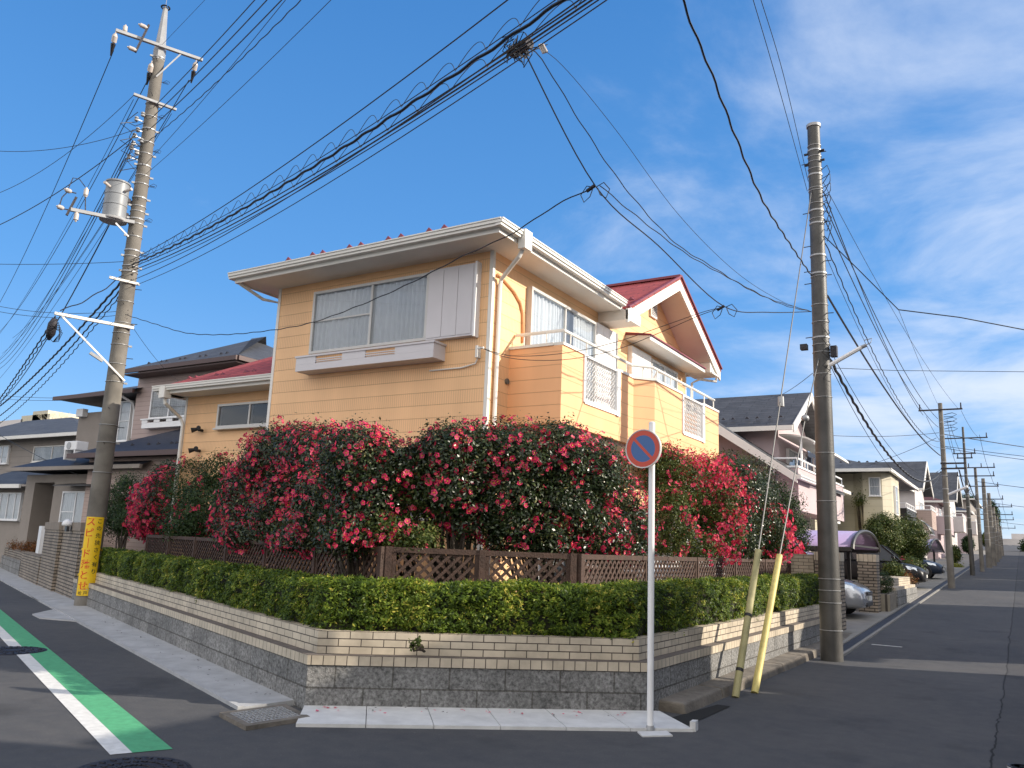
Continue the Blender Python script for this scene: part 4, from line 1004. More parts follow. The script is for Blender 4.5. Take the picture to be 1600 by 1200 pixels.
def caprun(p, q, s0, s1): 
    p = np.array(p, float); q = np.array(q, float); d = q-p; d /= np.linalg.norm(d); n = np.array([d[1], -d[0]])*.02; mb.cut()
    wallrun(mb, p+n, q+n, .16, zb1+.001, zb1+.045, s0, s1)
caprun(prof[0], prof[1], 0, .845); caprun(prof[1], prof[2], 0, w0); caprun(prof[1], prof[2], w1, 1); caprun(prof[2], prof[3], 0, 1); caprun(prof[3], prof[4], 0, v0); caprun(prof[3], prof[4], v1, 1); caprun(prof[4], prof[5], 0, 1)
mb.build('coping', M['trim'], bw)
for (X, ya, yb) in ((X1b, 11.08, 12.42), (X2b, 14.72, 15.98)):
    mb = MB()
    mb.box(X-.10, X+.025, ya, ya+.05, zo, zb1+.02); mb.box(X-.10, X+.03, yb-.12, yb, zo-.03, zb1+.03); mb.box(X-.10, X+.02, ya+.05, yb-.12, zo-.02, zo+.05); mb.box(X-.10, X+.02, ya+.05, yb-.12, zb1-.02, zb1+.015)
    fr = mb.build('mesh_frame', M['white'], bw)
    mb = MB(); H_ = zb1-zo-.07; W = yb-ya-.17; pit = .085
    # expanded lattice: wavy vertical bars crossing
    nb = int(W/pit*2)
    for i in range(nb+1):
        y = ya+.05+W*i/nb; sg = 1 if i % 2 else -1; pts = []
        for k in range(17):
            z = zo+.05+H_*k/16; pts.append((X-.02+.004*sg, min(max(y+sg*.02*(1 if k % 2 else -1), ya+.05), yb-.12), z))
        mb.tube(pts, .0075, 4)
    mb.build('mesh_grille', M['white'], fr)
mb = MB(); zr = 4.76
rp = [(XH+.02, Y0b+.14), (X1b-.06, Y0b+.14), (X1b-.06, Y1b+.06), (X2b-.06, Y2b+.06), (X2b-.06, 14.35), ]
mb.tube([(*p, zr) for p in rp], .026, 8)
mb.tube([(X2b-.06, 14.35, zr), (X2b-.06, Y3b-.1, zr)], .026, 8); mb.tube([(X2b-.06, 14.15, zr), (X2b-.3, 14.2, zr+.1), (X2b-.45, 14.25, zr-.15)], .018, 6)
for (x, y) in ((X1b-.35, Y0b+.14), (X1b-.75, Y0b+.14), (X1b-.06, 10.75), (X1b-.06, 11.3), (X1b-.06, 12.3), (X1b-.06, 12.85), (X2b-.2, Y2b-.05), (X2b-.06, 13.6), (X2b-.06, 14.3), (X2b-.06, 15.4), (X2b-.06, 16.2), (X2b-.06, 16.8)):
    mb.cyl((x, y, zb1+.04), (x, y, zr), .013, n=6)
mb.build('handrail', M['trim'], bw)
MB().box(XH+.1, X1b-.1, 10.6, 16.6, 3.29, 3.333).build('balcony_soffit', M['soffit'], bw)

# ================================================================== TRAFFIC SIGN
sg = thing('traffic_sign', 'round blue and red no-parking sign on a white post at the wall corner', 'road sign', (-2.902, 7.2, 0))
SX, SY = -2.902, 7.2
mb = MB(); mb.cyl((SX, SY, .01), (SX, SY, 2.74), .029, n=20); mb.cyl((SX, SY, 2.74), (SX, SY, 2.75), .031, .02, 20); mb.build('post', M['white'], sg, smooth=True, auto=40)
MB().cyl((SX, SY, .012), (SX, SY, .05), .04, .033, 20).build('base_collar', M['steel'], sg)
cd = G(1000, 703, 2.49)
vdir = Vector((0-SX, 0-SY, 0)).normalized(); 
nrm = Matrix.Rotation(R_(-27), 3, 'Z')@vdir
ctr = Vector((SX, SY, 2.487))+nrm*.055+Vector((-.853, -.52, 0))*.055
def disc(mb, r0, r1, d0, d1, n=48):
    q = nrm.cross(Vector((0, 0, 1))).normalized(); z = Vector((0, 0, 1)); vs = []
    for (r, d) in ((r0, d0), (r1, d0), (r1, d1), (r0, d1)):
        for i in range(n):
            t = 2*math.pi*i/n; vs.append(ctr+nrm*d+q*(r*math.cos(t))+z*(r*math.sin(t)))
    fs = []
    for j in range(4):
        for i in range(n): fs.append((j*n+i, j*n+(i+1) % n, ((j+1) % 4)*n+(i+1) % n, ((j+1) % 4)*n+i))
    return mb.add(vs, fs)
RD = .178
mb = disc(MB(), .001, RD, -.006, .004); disc(mb, RD-.004, RD+.004, -.016, .010); mb.build('disc_plate', M['signgrey'], sg)
disc(MB(), .001, RD-.052, .0045, .0055).build('blue_field', M['signblue'], sg)
mb = disc(MB(), RD-.053, RD-.008, .0045, .0065)
q = nrm.cross(Vector((0, 0, 1))).normalized()
# slash from upper left to lower right as seen from the road
right = -q if (q.dot(Vector((.853, .52, 0))) < 0) else q
a_ = ctr+nrm*.0062+(-right+Vector((0, 0, 1)))*(RD-.045)*.7071; b_ = ctr+nrm*.0062+(right-Vector((0, 0, 1)))*(RD-.045)*.7071
mb.beam(a_, b_, .026, .002, nrm); mb.build('red_ring', M['signred'], sg)
mb = MB(); mb.beam(ctr-nrm*.012+Vector((0, 0, .05)), Vector((SX, SY, 2.54)), .03, .02); mb.cyl((SX, SY, 2.52), (SX, SY, 2.56), .035, n=16); mb.cyl((SX, SY, 2.42), (SX, SY, 2.45), .035, n=16); mb.build('bracket', M['steel'], sg)

# ================================================================== UTILITY POLES
def zline(x, y, py):
    lo, hi = -1, 20
    for _ in range(50):
        m_ = (lo+hi)/2; v = RW.T@(np.array([x, y, m_])-CAM); yy_ = 600+FPX*v[1]/v[2]
        if yy_ > py: lo = m_
        else: hi = m_
    return lo
def poleR(z, H_, r0, r1): return r0+(r1-r0)*z/H_
PLx, PLy = -16.16, 10.07
PLtop = zline(PLx, PLy, 80); PLH = PLtop
def rL(z): return poleR(z, PLtop, .195, .125)
polL = thing('utility_pole', 'tall concrete utility pole with crossarms and a yellow banner on the left', 'utility pole', (PLx, PLy, 0), 'utility poles')
mb = MB(); ks = 24
mb.tube([(PLx, PLy, PLtop*i/ks) for i in range(ks+1)], [rL(PLtop*i/ks) for i in range(ks+1)], 28); mb.build('shaft', M['concpole'], polL, smooth=True, auto=40)
zt = zline(PLx, PLy, 12)
mb = MB(); mb.tube([(PLx, PLy, PLtop-.25), (PLx, PLy, PLtop+.02), (PLx, PLy, PLtop+.1), (PLx, PLy, zt-.06), (PLx, PLy, zt)], [.135, .14, .12, .055, .05], 8); mb.cyl((PLx, PLy, zt), (PLx, PLy, zt+.22), .006, n=5)
mb.build('pole_top', M['steel'], polL)
mb = MB(); mb.tube([(PLx+.09*math.cos(a/2), PLy+.09*math.sin(a/2), zt+.0) for a in range(13)], .02, 5); mb.build('top_ring', M['black'], polL)
UP = tuple(N3)
def pl(px, py): return PV(px, py, (PLx, PLy), (PLx+N3[0], PLy+N3[1]))
off = np.array([-.9286, .3711, 0])*-.17   # arms are clamped to the near face of the shaft
def arm(px0, py0, px1, py1, w_=.075, mtl='steel', name='crossarm', parent=polL):
    a = pl(px0, py0)+off; b = pl(px1, py1)+off; z = (a[2]+b[2])/2
    mb = MB(); mb.beam((a[0], a[1], a[2]), (b[0], b[1], b[2]), w_, w_); return mb.build(name, M[mtl], parent, bevel=.006), a, b
ca1, A1a, A1b = arm(178, 53, 313, 99, .072)
ca2, A2a, A2b = arm(206, 152, 272, 176, .06)
ca3, A3a, A3b = arm(83, 492, 206, 515, .062, 'trim')
ca4, A4a, A4b = arm(168, 436, 214, 447, .055, 'trim')
def brace(p, q, w_=.03, m_='steel'):
    a = pl(*p)+off; b = pl(*q)+off; mb = MB(); mb.beam(a, b, w_, w_); mb.build('arm_brace', M[m_], polL)
brace((280, 89), (241, 125)); brace((95, 497), (192, 597), .035, 'trim'); brace((138, 553), (158, 566), .06, 'steel')
def insul(mb, c, d, r=.045, l=.16, n=10):
    c = Vector(c); d = Vector(d).normalized()
    mb.cyl(c, c+d*l*.25, r*.5, r, n); mb.cyl(c+d*l*.25, c+d*l*.8, r, r*.95, n); mb.cyl(c+d*l*.8, c+d*l, r*.6, r*.3, n)
M['porcelain'] = mat('porcelain', (.50, .45, .41), .25, .06, 12)
dl = Vector((*D3b, 0))
for (px, py, m_) in ((178, 62, 0), (303, 106, 0), (234, 108, 0)):
    c = pl(px, py-4)+off; mb = MB(); mb.cyl(Vector(c)+Vector((0, 0, .06)), c, .012, n=6); insul(mb, c, dl*.5+Vector((0, 0, -.9)), .06, .24); mb.build('insulator', M['porcelain'], polL, smooth=True, auto=40)
    mb = MB(); e_ = Vector(c)+(dl*.5+Vector((0, 0, -.9))).normalized()*.22; mb.cyl(e_, e_+dl*.13+Vector((0, 0, -.24)), .055, .015, 8); mb.build('insulator_cover', M['black'], polL)
for (px, py) in ((192, 57), (226, 53), (209, 88)):
    c = pl(px, py)+off*(1 if px == 192 else 1.6); mb = MB(); insul(mb, c, (0, 0, 1) if px == 192 else (-N3[0], -N3[1], .1), .05, .2); mb.build('insulator', M['porcelain'], polL, smooth=True, auto=40)
mb = MB(); a = pl(228, 48)+off*1.6; b = pl(207, 90)+off*1.6; mb.beam(a, b, .05, .05); mb.build('switch_bar', M['iron'], polL)
# clamp bands, step bolts, spools
bands = [93, 165, 185, 205, 225, 243, 262, 277, 290, 312, 325, 333, 345, 352, 372, 394, 403, 418, 427, 443, 473, 506, 522, 540, 570, 598, 665, 692, 739]
mb = MB()
for i, py in enumerate(bands):
    mb.cut(); z = zline(PLx, PLy, py); r = rL(z); h = .018 if i % 3 else .03
    if py > 460: h = .012
    mb.lathe((PLx, PLy, z), [(r, 0), (r+.014, .004), (r+.014, h), (r, h+.004)], 24)
    if py < 460 or i % 2:
        s_ = 1 if i % 2 else -1
        mb.beam((PLx+N3[0]*s_*(r+.0)-D3[0]*.04, PLy+N3[1]*s_*r-D3[1]*.04, z+h/2), (PLx+N3[0]*s_*(r+.07)-D3[0]*.04, PLy+N3[1]*s_*(r+.07)-D3[1]*.04, z+h/2), .03, .04)
mb.build('clamp_band', M['steel'], polL)
mb = MB()
for i, py in enumerate(range(100, 700, 27)):
    mb.cut(); z = zline(PLx, PLy, py); r = rL(z); s_ = 1 if i % 2 else -.15
    d = Vector((N3[0]*s_-D3[0]*.4, N3[1]*s_-D3[1]*.4, 0)).normalized(); c = Vector((PLx, PLy, z))
    mb.cyl(c+d*r*.9, c+d*(r+.13), .008, n=5)
    if py < 420 and i % 2: mb.tube([c+d*(r+.02), c+d*(r+.1)+Vector((0, 0, .06)), c+d*(r+.17)+Vector((0, 0, .03)), c+d*(r+.15)+Vector((0, 0, -.03)), c+d*(r+.03)+Vector((0, 0, -.02))], .005, 4)
mb.build('step_bolt', M['iron'], polL)
mb = MB(); mb2 = MB()
for i, (px, py) in enumerate(((212, 188), (222, 181), (214, 205), (209, 214), (220, 222), (204, 233), (212, 240), (200, 247), (207, 226))):
    mb.cut(); mb2.cut(); c = pl(px, py)+off*.5; mb.lathe(tuple(c), [(.03, -.05), (.045, -.04), (.045, -.02), (.025, 0), (.045, .02), (.045, .04), (.03, .05)], 10)
    mb.beam(c, (PLx, PLy, c[2]), .012, .02)
    q_ = [Vector(c)+Vector((RNG.uniform(-.1, .1), RNG.uniform(-.15, .1), -.02)), Vector(c)+Vector((RNG.uniform(-.25, .1), RNG.uniform(-.35, -.1), -.25)), Vector(c)+Vector((RNG.uniform(-.1, .2), RNG.uniform(-.2, .1), -.4)), Vector((PLx, PLy-.1, c[2]-.15))]
    mb2.tube(q_, .009, 5)
mb.build('spool_rack', M['steel'], polL); mb2.build('jumper_wire', M['cable'], polL)
# striped tape near the base
for (zc, h) in ((.62, .05), (1.12, .05)):
    mb = MB(); r = rL(zc)+.004; n = 36
    for i in range(n):
        if i % 3 == 2: continue
        a0, a1 = 2*math.pi*i/n, 2*math.pi*(i+1)/n; sh = .12
        mb.quad((PLx+r*math.cos(a0), PLy+r*math.sin(a0), zc), (PLx+r*math.cos(a1), PLy+r*math.sin(a1), zc), (PLx+r*math.cos(a1+sh), PLy+r*math.sin(a1+sh), zc+h), (PLx+r*math.cos(a0+sh), PLy+r*math.sin(a0+sh), zc+h))
    mb.build('hazard_tape', M['banner'], polL); 
    mb = MB(); mb.lathe((PLx, PLy, zc-.008), [(r-.003, 0), (r-.002, 0), (r-.002, h+.016), (r-.003, h+.016)], 36); mb.build('tape_backing', M['black'], polL)
# banner wrapped round the shaft, lettering raised off it
bz0, bz1 = zline(PLx, PLy, 930), zline(PLx, PLy, 808)
ban = thing('warning_banner', 'yellow vertical banner with red Japanese lettering strapped to the left utility pole', 'banner', (PLx, PLy, bz0))
bc = math.atan2(0-PLy, 0-PLx)-.10     # faces the street and the camera
bw_ = .36
def bpt(u, z, lift): # u metres across (right positive as seen)
    r = rL((bz0+bz1)/2)+.02+lift; an = bc+u/ (rL(1.5)+.02); return (PLx+r*math.cos(an), PLy+r*math.sin(an), z)
mb = MB(); n = 12; vs = []
for k in range(2):
    for i in range(n+1): vs.append(bpt(-bw_/2+bw_*i/n, bz0 if k == 0 else bz1, 0))
mb.add(vs, [(i, i+1, n+2+i, n+1+i) for i in range(n)]); mb.build('cloth', M['banner'], ban)
mb = MB()
for z in (bz1-.03, (bz0+bz1)/2, bz0+.12):
    mb.cut(); mb.lathe((PLx, PLy, z), [(rL(z), 0), (rL(z)+.017, 0), (rL(z)+.017, .012), (rL(z), .012)], 24)
mb.build('tie_strap', M['steel'], ban)
def glyphs(name, items, m_, parent, ptf, bold=0):
    """items: (char, centre u, centre z, size)"""
    mb = MB()
    for ch, u, z, sz in items:
        c = bpy.data.curves.new('glyph', 'FONT'); c.body = ch; c.size = sz; c.offset = bold*sz; c.resolution_u = 3
        o = bpy.data.objects.new('glyph', c); COL.objects.link(o)
        dg = bpy.context.evaluated_depsgraph_get(); me = o.evaluated_get(dg).to_mesh()
        X = [v.co.x for v in me.vertices]; Y = [v.co.y for v in me.vertices]
        if X:
            cx, cy = (min(X)+max(X))/2, (min(Y)+max(Y))/2
            mb.add([ptf(u+v.co.x-cx, z+v.co.y-cy) for v in me.vertices], [tuple(p.vertices) for p in me.polygons])
        o.evaluated_get(dg).to_mesh_clear(); bpy.data.objects.remove(o); bpy.data.curves.remove(c)
    return mb.build(name, m_, parent)
H_ = bz1-bz0; zt_ = bz1
red = []
for i, ch in enumerate('スピード落とせ'):
    red.append((ch if ch != 'ー' else '｜', -.065, zt_-.10-(H_-.30)*i/6.0, .19))
glyphs('red_lettering', red, M['letred'], ban, lambda u, z: bpt(u, z, .004), .007)
blk = [(ch, .10, zt_-.085-.142*i, .105) for i, ch in enumerate('この先狭さく有り')]
blk += [('松', -.10, bz0+.055, .075), ('戸', .0, bz0+.055, .075), ('市', .10, bz0+.055, .075)]
glyphs('black_lettering', blk, M['letblack'], ban, lambda u, z: bpt(u, z, .004), .008)

# transformer hung on the pole
tc_ = pl(181, 315)+off*0; ztop, zbot = pl(181, 284)[2], pl(181, 342)[2]
tr = thing('transformer', 'grey drum transformer hung on the tall left utility pole', 'transformer', (tc_[0], tc_[1], zbot))
rr = .245
mb = MB(); mb.lathe((tc_[0], tc_[1], zbot), [(rr*.96, 0), (rr*.96, .26), (rr*1.0, .27), (rr*1.0, .29), (rr*.96, .30), (rr*.96, .5), (rr*1., .51), (rr*1., .53), (rr*.96, .54), (rr*.96, ztop-zbot-.06), (rr*1.04, ztop-zbot-.05), (rr*1.04, ztop-zbot-.02), (rr*.9, ztop-zbot)], 36)
mb.build('tank', mat('transformer_paint', (.22, .235, .25), .45, .08, 5), tr, smooth=True, auto=35)
mb = MB(); mb.lathe((tc_[0], tc_[1], zbot-.07), [(rr*1.12, 0), (rr*1.15, .02), (rr*1.15, .05), (rr*.9, .065)], 36); mb.build('base_plate', M['concrete'], tr)
mb = MB()
for (dx, dz) in ((-.8, .6), (.4, .55)):
    c = Vector((tc_[0], tc_[1], zbot+dz)); d = Vector((D3[0]*-1*.6-N3[0]*.8*(-dx), D3[1]*-1*.6+N3[1]*dx, .15)).normalized(); mb.cyl(c+d*rr*.9, c+d*(rr+.16), .03, .035, 10)
mb.build('bushing', M['porcelain'], tr)
mb = MB()
for dz in (.12, .46):
    mb.beam((tc_[0], tc_[1], zbot+dz), (PLx, PLy, zbot+dz), .06, .06); c = Vector((tc_[0]+N3[0]*rr*.9, tc_[1]+N3[1]*rr*.9, zbot+dz)); mb.box(c.x-.05, c.x+.05, c.y-.05, c.y+.05, c.z-.06, c.z+.06)
mb.build('mount', M['iron'], tr)
a = pl(108, 331)+off; b = pl(207, 351)+off; mb = MB(); mb.beam(a, b, .07, .07); mb.build('crossarm', M['steel'], polL)
brace((178, 352), (198, 373), .03, 'white')
mb = MB(); mb.beam(pl(131, 336)+off, pl(131, 305)+off, .02, .02); mb.cut(); mb.beam(pl(117, 306)+off, pl(104, 303)+off, .02, .02); mb.cut(); mb.beam(pl(106, 332)+off, pl(92, 329)+off, .02, .02); mb.build('insulator_pin', M['iron'], polL)
for (px, py, dz) in ((131, 312, 1), (110, 304, 0), (98, 330, 0), (118, 335, -1)):
    c = pl(px, py)+off; mb = MB(); insul(mb, c, (0, 0, 1) if dz > 0 else ((-N3[0], -N3[1], .15) if dz == 0 else (0, 0, -1)), .05, .22 if dz else .15); mb.build('insulator', M['porcelain'], polL, smooth=True, auto=40)
mb = MB(); mb.beam(pl(117, 312)+off, pl(102, 340)+off, .045, .05); mb.tube([pl(104, 303)+off, pl(95, 312)+off, pl(90, 328)+off], .012, 5); mb.tube([pl(131, 296)+off, pl(122, 284)+off, pl(112, 282)+off, pl(104, 300)+off], .01, 5); mb.build('fuse_link', M['iron'], polL)

# near right-hand pole
P1x, P1y = -2.64, 13.98
P1top = zline(P1x, P1y, 198)
pol1 = thing('utility_pole', 'dark grey utility pole without crossarms at the kerb on the right', 'utility pole', (P1x, P1y, 0), 'utility poles')
def r1(z): return poleR(z, P1top, .168, .104)
mb = MB(); mb.tube([(P1x, P1y, P1top*i/24) for i in range(25)], [r1(P1top*i/24) for i in range(25)], 28); mb.build('shaft', M['greypole'], pol1, smooth=True, auto=40)
MB().lathe((P1x, P1y, P1top-.02), [(.12, 0), (.122, .02), (.122, .05), (.08, .07)], 24).build('pole_cap', M['steel'], pol1)
mb = MB()
for i, py in enumerate([230, 238, 247, 255, 266, 276, 296, 300, 320, 332, 344, 352, 402, 430, 434, 478, 505, 530, 540, 552, 586, 622, 709, 784, 905, 923, 942, 985]):
    mb.cut(); z = zline(P1x, P1y, py); r = r1(z); h = .03 if py in (238, 276, 332, 352, 402, 430, 530) else .01
    mb.lathe((P1x, P1y, z), [(r, 0), (r+.01, .003), (r+.01, h), (r, h+.003)], 24)
mb.build('clamp_band', M['steel'], pol1)
mb = MB()
for i, py in enumerate((242, 256, 310, 333, 351, 385, 411, 424, 433, 443, 492, 527)):
    mb.cut(); z = zline(P1x, P1y, py); s_ = -1 if i % 2 else 1; r = r1(z)
    mb.cyl((P1x+s_*r*.8, P1y-.06, z), (P1x+s_*(r+.10), P1y-.06, z-.005), .008, n=5)
mb.build('step_bolt', M['iron'], pol1)
mb = MB()
for py, s_ in ((238, 1), (240, -1), (253, 1), (257, -1)):
    mb.cut(); z = zline(P1x, P1y, py); mb.cyl((P1x+s_*.1, P1y-.02, z), (P1x+s_*.17, P1y-.02, z), .022, n=8)
mb.cut(); c = zline(P1x, P1y, 543); mb.box(P1x-.30, P1x-.19, P1y-.2, P1y-.08, c-.05, c+.04); mb.cut(); c = zline(P1x, P1y, 550); mb.box(P1x+.15, P1x+.25, P1y-.06, P1y+.06, c-.1, c+.08)
mb.build('junction_box', M['iron'], pol1)
mb = MB()
for i in range(7):
    mb.cut(); z0 = zline(P1x, P1y, 270+i*14); mb.tube([(P1x+.1, P1y-.05, z0), (P1x+.22+.05*math.sin(i), P1y-.1, z0+.05), (P1x+.26, P1y-.1, z0-.08), (P1x+.17, P1y-.06, z0-.2-.02*i), (P1x+.12, P1y-.04, z0-.25)], .007, 5)
for i in range(5):
    mb.cut(); z0 = zline(P1x, P1y, 500+i*18); mb.tube([(P1x+.13, P1y-.07, z0), (P1x+.17, P1y-.14, z0-.08), (P1x+.05, P1y-.2, z0-.14-.03*i), (P1x+.14, P1y-.12, z0-.3)], .006, 5)
mb.build('jumper_wire', M['cable'], pol1)
# white strip lamp angled off the pole
c = zline(P1x, P1y, 572); 
lamp = thing('street_lamp', 'small white tube street lamp angled off the dark utility pole', 'street lamp', (P1x+.15, P1y-.05, c))
a = Vector((P1x+.14, P1y-.10, c-.02)); b = a+Vector((.52, -.0, .27)); mb = MB(); mb.tube([a, a+(b-a)*.96], .035, 8); mb.build('lamp_body', M['white'], lamp)
mb = MB(); mb.tube([a+(b-a)*.95, b+Vector((.06, 0, .02))], .03, 8); mb.tube([b, b+Vector((.12, 0, .05)), b+Vector((.14, 0, .12)), b+Vector((.02, 0, .1))], .008, 5); mb.build('lamp_end', M['steel'], lamp)
# guy wires with yellow plastic guards
def guy(label, gb, gt, wt, ball, m_):
    b = G(*gb, 0.) if False else np.array(gb); 
    root = thing('guy_wire', label, 'guy wire', tuple(b), None)
    t_ = np.array(gt); mb = MB(); mb.cyl(b, t_, .042, .040, 14); 
    mb.build('guard_tube', M[m_], root, smooth=True, auto=40)
    mb = MB(); mb.tube([t_, ball, wt], .009, 5); mb.build('wire', M['greycable'], root)
    return root, t_
top1 = np.array([P1x-.05, P1y-.1, zline(P1x, P1y, 300)])
b1 = G(1149, 1090, 0); 
# guard direction follows the photographed line within the plane through the pole foot and the anchor
def inplane(px, py, b): return PV(px, py, (b[0], b[1]), (P1x, P1y))
t1 = inplane(1185, 860, b1); q1 = inplane(1220, 622, b1)
r_, _ = guy('faded olive guard tube and guy wire with black bands, left of the pair', b1, t1, top1, q1, 'oliveguard')
mb = MB()
for (s0, s1) in ((.16, .18), (.52, .54)): mb.cut(); mb.cyl(b1+(t1-b1)*s0, b1+(t1-b1)*s1, .044, n=14)
mb.build('black_band', M['black'], r_)
MB().cyl(q1+np.array([0, 0, -.12]), q1+np.array([0, 0, .02]), .045, .04, 10).build('strain_insulator', M['steel'], r_)
b2 = G(1179, 1083, 0); t2 = inplane(1218, 868, b2); q2 = inplane(1258, 654, b2)
r_, _ = guy('bright yellow guard tube and guy wire with a grey ball, right of the pair', b2, t2, np.array([P1x-.02, P1y-.1, zline(P1x, P1y, 560)]), q2, 'yellowguard')
mb = MB(); mb.lathe(tuple(q2-np.array([0, 0, .05])), [(.01, 0), (.05, .02), (.062, .05), (.05, .09), (.01, .11)], 16); mb.build('strain_insulator', M['steel'], r_, smooth=True)

# ================================================================== NEIGHBOURING HOUSES
M['grey_stucco'] = siding_mat('grey_brown_siding', (.27, .235, .205), .3, 0, .25)
M['grey_plain'] = mat('grey_stucco', (.28, .245, .215), .85, .08, 2, .3, 60)
M['pinksid'] = siding_mat('pink_siding', (.40, .305, .275), .16, 0, .35)
M['lilac'] = mat('lilac_render', (.49, .39, .40), .8, .05, 1.5, .2, 60)
M['duskpink'] = siding_mat('dusky_pink_siding', (.42, .315, .27), .12, 0, .3)
M['creamwall'] = siding_mat('cream_siding', (.52, .475, .355), .3, 0, .2)
M['whitewall'] = mat('pale_render', (.58, .54, .52), .8, .06, 2)
M['roseroof'] = brick_mat('maroon_slate', (.10, .035, .035), (.13, .045, .045), (.04, .02, .02), .9, .2, .01, .7)
M['slate'] = brick_mat('dark_slate', (.055, .058, .066), (.075, .078, .086), (.025, .026, .03), .9, .19, .012, .65, bump=.6)
M['slateblue'] = brick_mat('navy_slate', (.022, .026, .042), (.030, .034, .052), (.012, .013, .02), .9, .19, .012, .6, bump=.6)
M['brownfascia'] = mat('brown_fascia', (.075, .04, .036), .5)
M['brick'] = brick_mat('taupe_brick', (.27, .225, .175), (.33, .275, .215), (.055, .045, .038), .24, .075, .012, .8, nbump=.5, bump=.8, nscale=30)
M['cap'] = mat('stucco_cap', (.24, .20, .16), .85, .12, 6, .4, 70)
M['purple'] = mat('purple_polycarbonate', (.30, .22, .38), .25, .06, 3, spec=.6)
M['frameblack'] = mat('dark_bronze', (.03, .028, .028), .45)
M['roller'] = brick_mat('roller_shutter', (.42, .42, .42), (.44, .44, .44), (.25, .25, .25), 9, .06, .006, .5)
M['cloth1'] = mat('dark_laundry', (.03, .035, .06), .9); M['cloth2'] = mat('pale_laundry', (.55, .5, .5), .9)
GH = 'neighbouring houses'

def roofdots(mb, pts):
    for (x, y, z) in pts: snow_guard(mb, x, y, z, .07)

# --- pink house behind the wing, left
Yp = 17.0
pkL = thing('house', 'pink sided house with dark slate roofs behind the low wing, left', 'house', (-22, Yp, .3), GH)
FP = Face((0, Yp), (1, 0), (0, -1))
q0 = PY(217, 590, Yp)[0]; zE = PY(217, 590, Yp)[2]
MB().box(q0, -12, Yp, 25, .3, zE).build('wall', M['pinksid'], pkL)
eg = PY(195, 575, Yp-.6); eg2 = PY(372, 556, Yp-.6)
xa, xb = eg[0], eg2[0]; ze = (eg[2]+eg2[2])/2
mb = MB(); apex = PY(393, 529, Yp+2.6)
sl = (apex[2]-ze)/3.2
mb.add([(xa, Yp-.6, ze), (xb, Yp-.6, ze), (apex[0], Yp+2.6, apex[2]), (xa+3.2, Yp+2.6, apex[2]), (xb, Yp+5.8, ze), (xa, Yp+5.8, ze)],
       [(0, 1, 2, 3), (1, 4, 2), (4, 5, 3, 2), (5, 0, 3), (5, 4, 1, 0)]); mb.build('roof', M['slate'], pkL)
mb = MB(); mb.box(xa, xb, Yp-.68, Yp-.6, ze-.16, ze-.02); mb.box(xb, xb+.06, Yp-.6, Yp+5.8, ze-.16, ze-.02); mb.box(xa, xb-.05, Yp-.6, Yp+.01, ze-.22, ze-.17); mb.build('fascia', M['brownfascia'], pkL)
mb = MB()
for px, py in ((232, 566), (252, 563), (260, 562), (281, 560), (289, 559), (312, 557), (321, 555), (345, 552), (354, 551)):
    q = PY(px, py, Yp-.1); snow_guard(mb, q[0], Yp-.1, ze+sl*.5, .07)
mb.build('snow_guard', M['iron'], pkL)
# roller-shuttered window with ledge
a, b = PY(241, 612, Yp), PY(300, 612, Yp); z0, z1 = PY(241, 655, Yp)[2], PY(244, 607, Yp)[2]
window(pkL, FP, a[0], b[0], z0, z1, (.5,), (), curtain='roller', frame='white', sill=False)
mb = MB(); c0_, c1_ = PY(221, 664, Yp-.3), PY(300, 655, Yp-.3); mb.box(c0_[0], c1_[0], Yp-.3, Yp, c0_[2]-.12, c0_[2]+.06); mb.box(c0_[0]-.05, c1_[0], Yp-.34, Yp, c0_[2]+.16, c0_[2]+.2)
for k in range(5): x = c0_[0]+(c1_[0]-c0_[0])*k/4; mb.box(x, x+.3, Yp-.31, Yp-.28, c0_[2]+.061, c0_[2]+.159)
mb.build('window_ledge', M['white'], pkL)
# recessed left bay: tall window, downpipe, gable bit
xr0, xr1 = PY(125, 640, Yp+.4)[0], q0
MB().box(xr0, xr1, Yp+.4, 24, .3, zE-1.0).build('wall', M['grey_plain'], pkL)
zr_ = PY(120, 618, Yp-.2)[2]
mb = MB(); mb.add([(xr0-.5, Yp-.3, zr_), (xr1+.3, Yp-.3, zr_), (xr1+.3, Yp+3, zr_+1.1), (xr0+2.4, Yp+3, zr_+1.1), (xr0-.5, Yp+6, zr_)], [(0, 1, 2, 3), (0, 3, 4)]); mb.add([(xr0-.5, Yp-.3, zr_-.1), (xr1+.3, Yp-.3, zr_-.1), (xr1+.3, Yp+3, zr_-.1), (xr0-.5, Yp+3, zr_-.1)], [(3, 2, 1, 0)]); mb.build('roof', M['slate'], pkL)
mb = MB(); mb.box(xr0-.55, xr1+.3, Yp-.38, Yp-.3, zr_-.14, zr_-.0); mb.build('fascia', M['brownfascia'], pkL)
FP2 = Face((0, Yp+.4), (1, 0), (0, -1))
window(pkL, FP2, PY(190, 650, Yp+.4)[0], PY(207, 650, Yp+.4)[0], PY(190, 690, Yp+.4)[2], PY(190, 628, Yp+.4)[2], (), ((0, 1, .5),), curtain='curtain', frame='white')
mb = MB(); q = PY(212, 640, Yp+.3); mb.tube([PY(189, 618, Yp-.2), PY(208, 630, Yp+.2), PY(210, 640, Yp+.3), PY(206, 685, Yp+.3)], .045, 8); mb.build('downpipe', M['white'], pkL)
q = PY(120, 638, Yp+.2); MB().box(q[0]-.0, q[0]+.42, Yp+.2, Yp+.4, q[2]-.32, q[2]-.03).build('vent_hood', M['white'], pkL)
